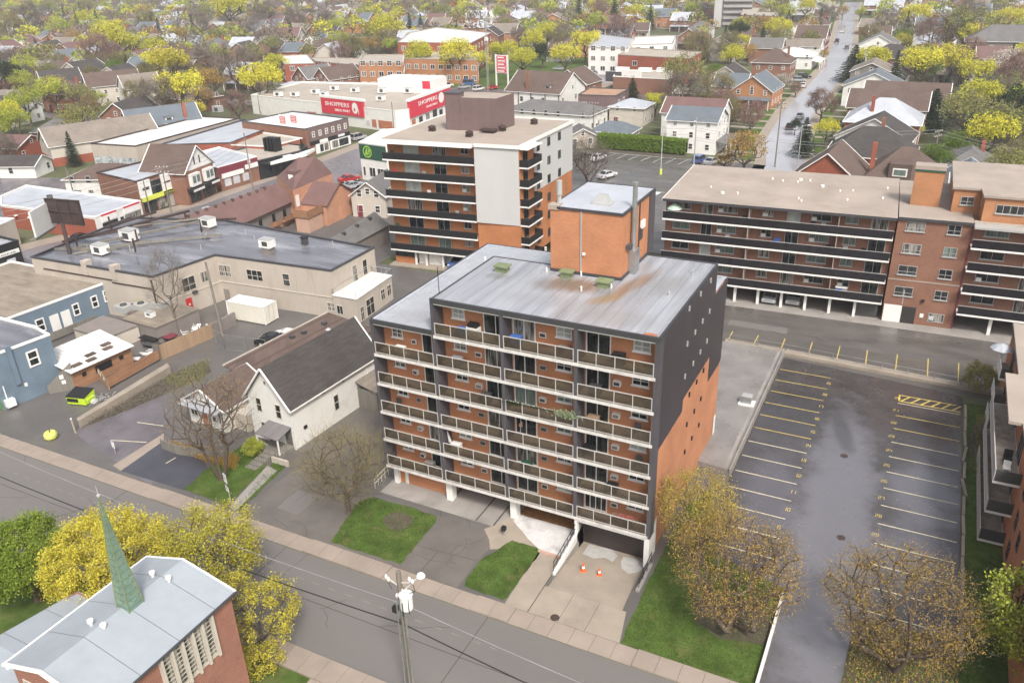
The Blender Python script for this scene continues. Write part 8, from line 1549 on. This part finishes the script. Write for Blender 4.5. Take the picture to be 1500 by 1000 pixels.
def ftree(kind,x,y,r,h,label=None,rzz=None,var=None):
    v=(var if var is not None else rt.randrange(3 if kind!='conifer' else 2)); ch=proto(kind,v); t=bpy.data.objects.new(NM.get(kind,'leafy_tree'),None); col.objects.link(t); t.location=(x,y,0); t.rotation_euler.z=rt.uniform(0,6.28); top=2.5 if kind!='conifer' else 3.7
    t.scale=(r,r,h/top); t['category']='tree'
    for n_,me in ch: o=bpy.data.objects.new(n_,me); col.objects.link(o); o.parent=t
    if label: t['label']=label
    else: FAR.append((t,CN[kind]+('' if kind=='conifer' else ' tree')))
    occupied.append((x,y,r*.8)); return t
rt=random.Random(77)
TL=[('olive', -600.8, 412.9, 7.47, 16.15, 6.87), ('olive', -554.3, 409.8, 7.72, 16.68, 7.1), ('yellow', -440.8, 319.0, 6.97, 15.06, 6.41), ('yellow', -363.0, 274.8, 6.8, 14.7, 6.25), ('lime', -399.8, 271.0, 6.7, 14.5, 6.17), ('orange', -364.7, 252.1, 4.98, 10.76, 4.58), ('yellow', -283.9, 207.3, 8.48, 18.33, 7.8), ('yellow', -287.8, 219.7, 6.27, 13.55, 5.77), ('yellow', -271.3, 219.7, 5.41, 11.69, 4.98), ('olive', -252.1, 188.6, 4.33, 9.37, 3.99), ('darkround', -212.0, 164.0, 4.34, 9.39, 4.0), ('pink', -266.8, 188.3, 7.17, 15.5, 6.6), ('pink', -266.3, 193.4, 5.46, 11.8, 5.02), ('conifer', -365.2, 231.0, 2.43, 8.88, 4.13), ('conifer', -350.5, 227.8, 2.75, 10.07, 4.68), ('conifer', -389.5, 324.7, 3.04, 11.12, 5.17), ('conifer', -366.7, 308.8, 3.12, 11.39, 5.3), ('lime', -267.8, 157.2, 5.48, 11.85, 5.04), ('bare', -284.1, 160.5, 6.34, 13.71, 5.83), ('darkround', -251.3, 137.9, 5.69, 12.3, 5.23), ('orange', -215.6, 130.2, 4.49, 9.72, 4.13), ('olive', -196.3, 123.4, 4.33, 9.37, 3.99), ('lime', -192.2, 103.5, 5.14, 11.12, 4.73), ('lime', -164.9, 79.9, 4.99, 10.78, 4.59), ('bare', -154.1, 70.3, 3.2, 6.92, 2.94), ('conifer', -136.2, 74.1, 2.13, 7.79, 3.62), ('orange', -180.6, 133.6, 3.3, 7.14, 3.04), ('gold', -200.7, 163.7, 7.39, 15.98, 6.8), ('yellow', -153.6, 124.0, 6.84, 14.78, 6.29), ('orange', -167.0, 147.3, 5.4, 11.68, 4.97), ('yellow', -143.8, 145.8, 6.61, 14.3, 6.08), ('bare', -168.4, 161.2, 7.54, 16.31, 6.94), ('yellow', -178.2, 191.3, 4.81, 10.4, 4.42), ('olive', -200.3, 202.8, 5.73, 12.38, 5.27), ('gold', -143.8, 118.5, 3.49, 7.54, 3.21), ('lime', -231.4, 216.4, 4.68, 10.12, 4.31), ('orange', -303.5, 264.3, 5.35, 11.57, 4.92), ('olive', -283.6, 269.2, 5.22, 11.29, 4.81), ('olive', -197.7, 233.0, 4.25, 9.19, 3.91), ('lime', -254.0, 323.5, 5.46, 11.81, 5.03), ('olive', -254.9, 191.7, 4.38, 9.48, 4.03), ('bare', -262.6, 271.8, 6.53, 14.11, 6.0), ('bare', -330.1, 354.7, 8.1, 17.52, 7.45), ('bare', -281.8, 327.4, 7.73, 16.72, 7.11), ('yellow', -346.5, 344.8, 11.33, 24.5, 10.43), ('olive', -392.1, 369.9, 6.93, 14.97, 6.37), ('bare', -331.9, 305.2, 7.17, 15.51, 6.6), ('taupe', -396.0, 326.3, 7.09, 15.33, 6.52), ('pink', -301.5, 178.4, 5.06, 10.94, 4.65), ('taupe', -426.4, 261.1, 8.28, 17.91, 7.62), ('bare', -439.6, 283.3, 9.59, 20.73, 8.82), ('taupe', -263.7, 182.1, 4.08, 8.82, 3.75), ('yellow', -184.4, 92.2, 4.37, 9.44, 4.02), ('yellow', -188.0, 276.7, 8.17, 17.67, 7.52), ('white', -211.4, 311.7, 3.62, 7.82, 3.33), ('conifer', -222.3, 346.7, 3.32, 12.13, 5.64), ('conifer', -220.5, 354.7, 3.16, 11.56, 5.38), ('olive', -259.3, 345.6, 5.3, 11.45, 4.87), ('lime', -240.0, 334.2, 4.3, 9.29, 3.95), ('taupe', -242.5, 400.9, 5.68, 12.28, 5.23), ('yellow', -266.3, 478.9, 4.02, 8.69, 3.7), ('yellow', -256.5, 475.7, 4.22, 9.11, 3.88), ('lime', -198.3, 406.9, 5.5, 11.9, 5.06), ('olive', -175.6, 366.7, 4.24, 9.17, 3.9), ('olive', -248.0, 425.0, 5.48, 11.84, 5.04), ('yellow', -131.9, 212.9, 6.19, 13.38, 5.7), ('yellow', -113.0, 209.3, 6.92, 14.96, 6.37), ('yellow', -111.7, 221.3, 4.34, 9.39, 4.0), ('yellow', -108.1, 232.9, 5.77, 12.48, 5.31), ('lime', -147.2, 212.4, 3.44, 7.45, 3.17), ('pink', -137.6, 211.2, 2.86, 6.18, 2.63), ('yellow', -94.9, 221.6, 5.24, 11.32, 4.82), ('darkround', -100.6, 250.9, 4.1, 8.85, 3.77), ('yellow', -82.7, 230.8, 5.54, 11.98, 5.1), ('yellow', -89.2, 265.9, 6.17, 13.34, 5.68), ('lime', -126.4, 314.5, 5.6, 12.1, 5.15), ('darkround', -119.8, 320.3, 2.65, 5.74, 2.44), ('lime', -120.8, 359.3, 5.42, 11.72, 4.99), ('orange', -142.3, 391.5, 3.93, 8.49, 3.61), ('conifer', -126.4, 398.2, 4.71, 17.23, 8.01), ('conifer', -155.6, 419.7, 4.6, 16.8, 7.82), ('yellow', -127.9, 433.8, 5.05, 10.92, 4.65), ('conifer', -108.0, 403.4, 3.53, 12.89, 6.0), ('lime', -146.4, 517.6, 3.44, 7.43, 3.16), ('yellow', -193.0, 462.2, 5.09, 11.0, 4.68), ('olive', -162.8, 380.1, 5.08, 10.98, 4.67), ('conifer', -185.5, 412.1, 2.96, 10.81, 5.03), ('gold', -172.1, 481.5, 4.7, 10.17, 4.33), ('gold', -161.5, 461.6, 3.62, 7.82, 3.33), ('pink', -101.6, 338.5, 5.78, 12.49, 5.31), ('bare', -161.9, 409.1, 4.95, 10.69, 4.55), ('bare', -143.1, 316.9, 4.04, 8.74, 3.72), ('taupe', -151.9, 293.4, 3.88, 8.39, 3.57), ('bare', -278.9, 349.9, 6.3, 13.62, 5.8), ('lime', -96.3, 443.2, 5.47, 11.82, 5.03), ('lime', -43.0, 425.6, 5.56, 12.02, 5.11), ('yellow', -38.4, 460.8, 5.74, 12.4, 5.28), ('yellow', -29.6, 331.2, 6.06, 13.09, 5.57), ('olive', -23.1, 306.4, 5.06, 10.95, 4.66), ('pink', -32.7, 305.3, 3.58, 7.74, 3.3), ('yellow', -36.9, 303.5, 3.87, 8.37, 3.56), ('olive', -35.7, 277.8, 3.88, 8.38, 3.57), ('conifer', -47.5, 281.8, 3.67, 9.08, 4.22), ('conifer', -58.4, 363.2, 1.75, 6.39, 2.97), ('conifer', -51.3, 379.8, 1.81, 6.61, 3.07), ('taupe', -48.7, 410.5, 5.4, 11.67, 4.97), ('olive', -30.4, 195.3, 6.3, 13.63, 5.8), ('green', -31.4, 235.9, 2.67, 5.78, 2.46), ('orange', -5.1, 294.3, 2.0, 4.33, 1.84), ('bare', -20.5, 420.0, 5.46, 11.8, 5.02), ('orange', -20.5, 476.3, 3.49, 7.54, 3.21), ('yellow', -30.4, 169.8, 3.15, 6.8, 2.89), ('conifer', -37.5, 171.3, 3.87, 9.56, 4.45), ('conifer', -21.5, 181.2, 2.57, 6.35, 2.96), ('pink', -10.5, 164.0, 4.0, 8.65, 3.68), ('pink', -2.4, 154.8, 3.64, 7.86, 3.35), ('orange', 5.0, 114.7, 4.2, 9.09, 3.87), ('orange', 0.9, 116.5, 2.14, 4.63, 1.97), ('yellow', 20.2, 399.1, 6.66, 14.39, 6.13), ('gold', 27.1, 375.2, 5.25, 11.36, 4.83), ('olive', 40.5, 314.6, 8.7, 18.81, 8.0), ('yellow', 53.1, 388.9, 5.42, 11.73, 4.99), ('yellow', 59.4, 391.5, 6.19, 13.37, 5.69), ('lime', 61.6, 371.2, 4.52, 9.77, 4.16), ('pink', 30.8, 312.4, 6.86, 14.84, 6.31), ('olive', 36.6, 314.5, 6.0, 12.98, 5.52), ('yellow', 15.6, 246.9, 5.4, 11.68, 4.97), ('yellow', 30.3, 225.2, 6.58, 14.24, 6.06), ('gold', 38.0, 237.5, 6.16, 13.33, 5.67), ('yellow', 44.5, 226.5, 5.02, 10.86, 4.62), ('conifer', 37.4, 190.8, 5.58, 9.59, 4.46), ('white', 52.2, 234.6, 5.88, 12.7, 5.41), ('pink', 43.7, 287.7, 4.45, 9.63, 4.1), ('taupe', 4.7, 349.9, 3.97, 8.58, 3.65), ('lime', -10.0, 468.2, 3.43, 7.41, 3.15), ('conifer', 10.4, 245.9, 6.37, 10.96, 5.1), ('conifer', 12.8, 136.4, 3.29, 8.13, 3.78), ('yellow', 15.7, 146.9, 2.96, 6.41, 2.73), ('pink', 10.8, 175.3, 3.76, 8.13, 3.46), ('conifer', 35.9, 172.6, 5.53, 9.52, 4.43), ('yellow', 45.2, 176.6, 5.44, 11.76, 5.0), ('olive', 49.0, 147.9, 5.26, 11.38, 4.84), ('darkround', 45.8, 147.3, 4.1, 8.86, 3.77), ('olive', 49.6, 117.5, 4.2, 9.09, 3.87), ('white', 26.9, 125.4, 2.2, 4.76, 2.03), ('green', 41.8, 136.5, 3.42, 7.39, 3.14), ('lime', 32.3, 156.4, 2.57, 5.57, 2.37), ('white', -5.5, 211.8, 3.07, 6.64, 2.82), ('pink', -1.4, 211.7, 1.97, 4.26, 1.81), ('conifer', -85.9, 93.1, 1.58, 5.77, 2.68), ('darkround', 7.4, 157.9, 1.75, 3.78, 1.61), ('bare', 20.4, 127.6, 1.49, 3.23, 1.37), ('olive', -201.7, 162.2, 2.64, 5.71, 2.43), ('taupe', -200.2, 267.7, 2.95, 6.37, 2.71), ('bare', 8.6, 390.9, 5.46, 11.8, 5.02), ('bare', 41.6, 409.7, 6.81, 14.72, 6.27), ('pink', -151.2, 442.8, 5.65, 12.21, 5.2)]
for a in TL: ftree(a[0],a[1],a[2],a[3],a[4])
# ---------- neighbourhood beyond: houses in rows, trees in every gap ----------
CI=co.matrix_world.inverted()
def px(x,y,z=3):
    c=CI@Vector((x,y,z)); 
    if c.z>-1: return (9e3,9e3)
    f=cam.lens/36*1500; return (750+f*c.x/-c.z,500-f*c.y/-c.z)
def seen(x,y,m=25,z=3): u,v=px(x,y,z); return -m<u<1500+m and -18<v<1010
for o in col.objects:   # footprints already taken
    if o.parent is None and o.type=='EMPTY' and o.get('category') in ('house','garage','shop','building','bank','hall','apartment building','commercial building') and o.location.y>40:
        r_=11
        if o.get('category')!='house': 
            for c_ in o.children:
                if c_.type=='MESH' and c_.name.startswith(('roof','wall')):
                    bb=[c_.matrix_basis@Vector(q)+o.location for q in c_.bound_box]; x0_,x1_=min(b.x for b in bb),max(b.x for b in bb); y0_,y1_=min(b.y for b in bb),max(b.y for b in bb); n_=max(1,int((x1_-x0_)/8)); m2=max(1,int((y1_-y0_)/8))
                    for i in range(n_+1):
                        for j in range(m2+1): occupied.append((x0_+(x1_-x0_)*i/n_,y0_+(y1_-y0_)*j/m2,5))
        occupied.append((o.location.x,o.location.y,9 if o.get('category')=='house' else 6))
def near_line(x,y,pts,d):
    for (ax,ay),(bx,by) in zip(pts,pts[1:]):
        L2=(bx-ax)**2+(by-ay)**2; t_=max(0,min(1,((x-ax)*(bx-ax)+(y-ay)*(by-ay))/L2)); 
        if math.hypot(x-ax-t_*(bx-ax),y-ay-t_*(by-ay))<d: return True
    return False
class Grid:
    def __init__(s): s.g={}
    def add(s,x,y,r): s.g.setdefault((int(x//20),int(y//20)),[]).append((x,y,r))
    def free(s,x,y,r):
        a,b_=int(x//20),int(y//20)
        return all(math.hypot(x-q[0],y-q[1])>r+q[2] for i in (-1,0,1) for j in (-1,0,1) for q in s.g.get((a+i,b_+j),()))
GH=Grid()
for q in occupied: GH.add(*q)
def blocked(x,y):
    return near_line(x,y,MS,13) or near_line(x,y,ST,10.5) or (-32<x<16 and y<134) or (-150<x<-38 and 30<y<198 and x>-128-0*y) and False or (-36<x<14 and 60<y<134) or (x>-72 and y<134 and x<12) or (x>8 and y<92) or (-130<x<-72 and 195<y<262) or (-232<x<-200 and 196<y<240)
STREETS=[]   # rows: lines parallel to the straight street and the cross streets
rh=random.Random(31)
WC=[('white_wall','white'),('white','bright white'),('cream_wall','cream'),('red_brick','red brick'),('brown_brick','brown brick'),('tan_brick','tan brick')]
RC=[('shingle_brown','brown'),('shingle_grey','grey'),('shingle_dark','black'),('shingle_tan','tan'),('shingle_slate','slate-blue'),('shingle_red','maroon'),('pale_roof','pale')]
HP={}
def hproto(k):
    if k in HP: return HP[k]
    wm,wn=WC[k%6]; rm,rn_=RC[(k*5+k//6)%7]; ax='XY'[(k//2)%2]; kd='hip' if k%4==3 else 'gable'
    t=house('',0,-3000,8.5+k%3,10+(k*7)%4,3.4 if k%3==0 else 5.2,(6.2 if k%3==0 else 8.4),wm,rm,ax,kd,chim=(1.8,2,'red_brick') if k%2 else None,porch=('S',2,rm) if k%4 in(0,2) else None)
    HP[k]=(t,f'{rn_}-roofed {wn} {"hip" if kd=="hip" else "gable"} house'); t['_proto']=1; return HP[k]
nh=0; cand=[]
for row in range(0,16):       # rows run across the view, houses back to back
    yy=92+row*37
    for side in (0,1):
        x=-1100.0
        while x<170:
            x+=rh.uniform(13.5,17.5); y=yy+side*15+(x+60)*.0+rh.uniform(-1.5,1.5)
            if abs((x+8000)%115)<13: continue
            cand.append((x,y))
cand=[c for c in cand if seen(*c) and not blocked(*c) and not (-132<c[0]<-36 and c[1]<205)]
cand.sort(key=lambda c:math.hypot(c[0]-co.location.x,c[1]-co.location.y))
FH=[]; far_h=[]
for x,y in cand:
    if rh.random()<.12 or not GH.free(x,y,4.5): continue
    if nh<215: GH.add(x,y,6.2); FH.append((x,y)); nh+=1
    elif y<640: far_h.append((x,y)); GH.add(x,y,5)
for x,y in FH:
    k=rh.randrange(24); p0,lb=hproto(k); c=copy_tree(p0); del c['_proto']; c.location=(x,y,0); c.rotation_euler.z=R(rh.choice([0,0,90,180,-4,5])+rh.uniform(-4,4)+(12 if x<-100 else 0)); s_=rh.uniform(.92,1.12); c.scale=(s_,s_,s_); c['group']='houses of the neighbourhood beyond the shops'; FAR.append((c,lb))
for k,(t,_) in HP.items():
    def kill(o):
        for c in list(o.children): kill(c)
        bpy.data.objects.remove(o)
    kill(t)
# the farthest roofs read as one mass
FW=MB(); mats_=['white_wall','shingle_brown','shingle_grey','red_brick','shingle_dark','cream_wall','pale_roof','shingle_tan']
for x,y in far_h[:420]:
    w_,d_,e_,r_=rh.uniform(4,6),rh.uniform(5,7),rh.uniform(3,5.5),rh.uniform(6.5,9); FW.k=rh.choice([0,0,3,5]); a=rh.choice([0,1]); FW.box(x-w_,x+w_,y-d_,y+d_,0,e_); 
    if a: FW.add([(x-w_,y-d_,e_),(x+w_,y-d_,e_),(x,y-d_,r_)],[(0,1,2)]); FW.k=rh.choice([1,1,2,4,6,7]); FW.add([(x-w_-.4,y-d_-.4,e_-.3),(x,y-d_-.4,r_),(x,y+d_,r_),(x-w_-.4,y+d_,e_-.3),(x+w_+.4,y-d_-.4,e_-.3),(x+w_+.4,y+d_,e_-.3)],[(0,1,2,3),(1,4,5,2)])
    else: FW.add([(x+w_,y-d_,e_),(x+w_,y+d_,e_),(x+w_,y,r_)],[(0,1,2)]); FW.k=rh.choice([1,1,2,4,6,7]); FW.add([(x-w_-.4,y-d_-.4,e_-.3),(x+w_+.4,y-d_-.4,e_-.3),(x+w_+.4,y,r_),(x-w_-.4,y,r_),(x-w_-.4,y+d_+.4,e_-.3),(x+w_+.4,y+d_+.4,e_-.3)],[(0,1,2,3),(3,2,5,4)])
o=FW.build('distant_roofs',mats_); o['kind']='stuff'
# trees in the gaps
GT=Grid()
for q in occupied: GT.add(q[0],q[1],q[2]*.8)
for x,y in FH: GT.add(x,y,4.2)
nt_=len(TL); tc=[]
rt=random.Random(5)
for i in range(60000):
    y=60+rt.random()**1.15*720; x=rt.uniform(-1150,180)
    if seen(x,y,40): tc.append((x,y))
acc=[]
for x,y in tc:
    r=rt.uniform(2.6,5.6)
    if blocked(x,y) or (-132<x<-36 and y<196) : continue
    if not GT.free(x,y,r*.55): continue
    acc.append((x,y,r)); GT.add(x,y,r*.55)
    if len(acc)>2600: break
acc.sort(key=lambda c:math.hypot(c[0]-co.location.x,c[1]-co.location.y)-c[2]*4)
KW=['yellow']*5+['lime']*4+['olive']*7+['bare']*6+['taupe']*6+['pink']*3+['orange']*3+['conifer']*2+['darkround']*1+['gold']*1+['green']*1
NI=292-nt_-14
for x,y,r in acc[:NI]:
    k=rt.choice(KW); 
    if k=='conifer': r*=.6
    ftree(k,x,y,r,r*2.35 if k!='conifer' else r*4.6)
def far_canopy(name,items,n):
    rn=np.random.RandomState(9); by={}
    mats=['leaf_yellow','leaf_lime','leaf_olive','twig','twig_yellow','leaf_pink','leaf_orange','leaf_conifer']; pr=[.13,.14,.17,.16,.17,.08,.09,.06]
    mb=MB(); 
    for x,y,r in items:
        k=rn.choice(8,p=pr); h=r*2.3; m=n
        if k==7: r*=.6; h=r*5
        D=rn.normal(0,1,(m,3)); D/=np.linalg.norm(D,axis=1)[:,None]; D[:,2]=np.where(D[:,2]<-.35,-D[:,2],D[:,2]); rad=(.6+.4*rn.rand(m)); lump=1+.16*np.sin(D[:,0]*5+x)*np.cos(D[:,1]*6+y)
        if k==7: f=rn.rand(m); O=np.stack([D[:,0]*(1-f)*r,D[:,1]*(1-f)*r,f*h],1)
        else: O=D*(rad*lump*r)[:,None]; O[:,2]=O[:,2]*.92+h*.6
        O+=np.array([x,y,0]); A=rn.normal(0,1,(m,3)); A/=np.linalg.norm(A,axis=1)[:,None]; B_=np.cross(A,rn.normal(0,1,(m,3))); B_/=np.linalg.norm(B_,axis=1)[:,None]; sz=(r*(.10+.08*rn.rand(m)))[:,None]*(1 if k in(0,1,2,7) else .72)
        V=np.stack([O-A*sz,O+B_*sz*.7,O+A*sz,O-B_*sz*.7],1).reshape(-1,3); n0=len(mb.v); mb.v+=[tuple(q) for q in V]; mb.f+=[(n0+4*i,n0+4*i+1,n0+4*i+2,n0+4*i+3) for i in range(m)]; mb.mi+=[int(k)]*m
        n0=len(mb.v); w_=r*.06; mb.v+=[(x-w_,y,0),(x+w_,y,0),(x,y,h*.6)]; mb.f+=[(n0,n0+1,n0+2)]; mb.mi+=[3]
    mb.k=1; o=mb.build(name,mats); o['kind']='stuff'; return o
far_canopy('distant_trees',acc[NI:],130)
# garden ground between the houses: lanes
b=MB()
for row in range(0,16):
    yy=92+row*37+26; b.sheet([(-1100,yy-3.2),(-150 if yy<200 else -96,yy-3.2),(-150 if yy<200 else -96,yy+3.2),(-1100,yy+3.2)],.012); b.sheet([(20,yy-3),(260,yy-3),(260,yy+3),(20,yy+3)],.012) if yy>300 else None
structure(b,'residential_streets','wet_road')
# ---------- labels of the far trees and houses ----------
LMK=[('the drug store',-115,150),('the brick school',-150,240),('the green park',-95,235),('the white-signed store',-70,240),('the timbered house',-62,170),('the maroon block',-100,108),('the white gables',-215,150),('the black gable',-175,115),('the straight street',5,200),('the upper street',-8,360),('the slate mansion',54,300),('the pale metal roof',27,155),('the chimney pole',38,130),('the far tower',-150,560),('the sports field',-215,218),('the alley garages',-160,72),('the radio mast',-85,172),('the clipped hedge',-22,131)]
ORD=['first','second','third','fourth','fifth','sixth','seventh','eighth','ninth','tenth','eleventh','twelfth','thirteenth','fourteenth','fifteenth','sixteenth','seventeenth','eighteenth','nineteenth','twentieth']
gz={}
for o,ds in FAR:
    x,y=o.location.x,o.location.y; nm,lx,ly=min(LMK,key=lambda l:math.hypot(l[1]-x,(l[2]-y)*.8)); dd=math.hypot(lx-x,ly-y)
    if dd<22: rel='close to'
    else:
        u0=px(lx,ly)[0]; u1=px(x,y)[0]; rel=('behind' if y>ly+.8*abs(x-lx) else 'in front of' if y<ly-.8*abs(x-lx) else 'left of' if u1<u0 else 'right of')
        rel=('far ' if dd>110 else '')+rel
    gz.setdefault((ds,rel,nm),[]).append(o)
for (ds,rel,nm),L_ in gz.items():
    L_.sort(key=lambda o:px(o.location.x,o.location.y)[0])
    for i,o in enumerate(L_):
        o['label']=f'{ds} {rel} {nm}' if len(L_)==1 else f'{ds}, {ORD[min(i,19)]} from left {rel} {nm}'
        if 'group' not in o and len(L_)>1: o['group']=f'{ds}s {rel} {nm}'

# ---------- haze ----------
hz=MB().box(-4200,3200,-800,6200,-1,75).build('haze',[]) if 0 else None
m=bpy.data.materials.new('haze_air'); m.use_nodes=True; t_=m.node_tree; t_.nodes.remove(t_.nodes['Principled BSDF']); pv=t_.nodes.new('ShaderNodeVolumePrincipled'); pv.inputs['Density'].default_value=.00034; pv.inputs['Color'].default_value=(.93,.94,.97,1); pv.inputs['Anisotropy'].default_value=.2; t_.links.new(pv.outputs[0],t_.nodes['Material Output'].inputs['Volume'])
hz=MB().box(-4200,3200,-800,6200,-1,75).build('haze',m); hz['kind']='stuff'
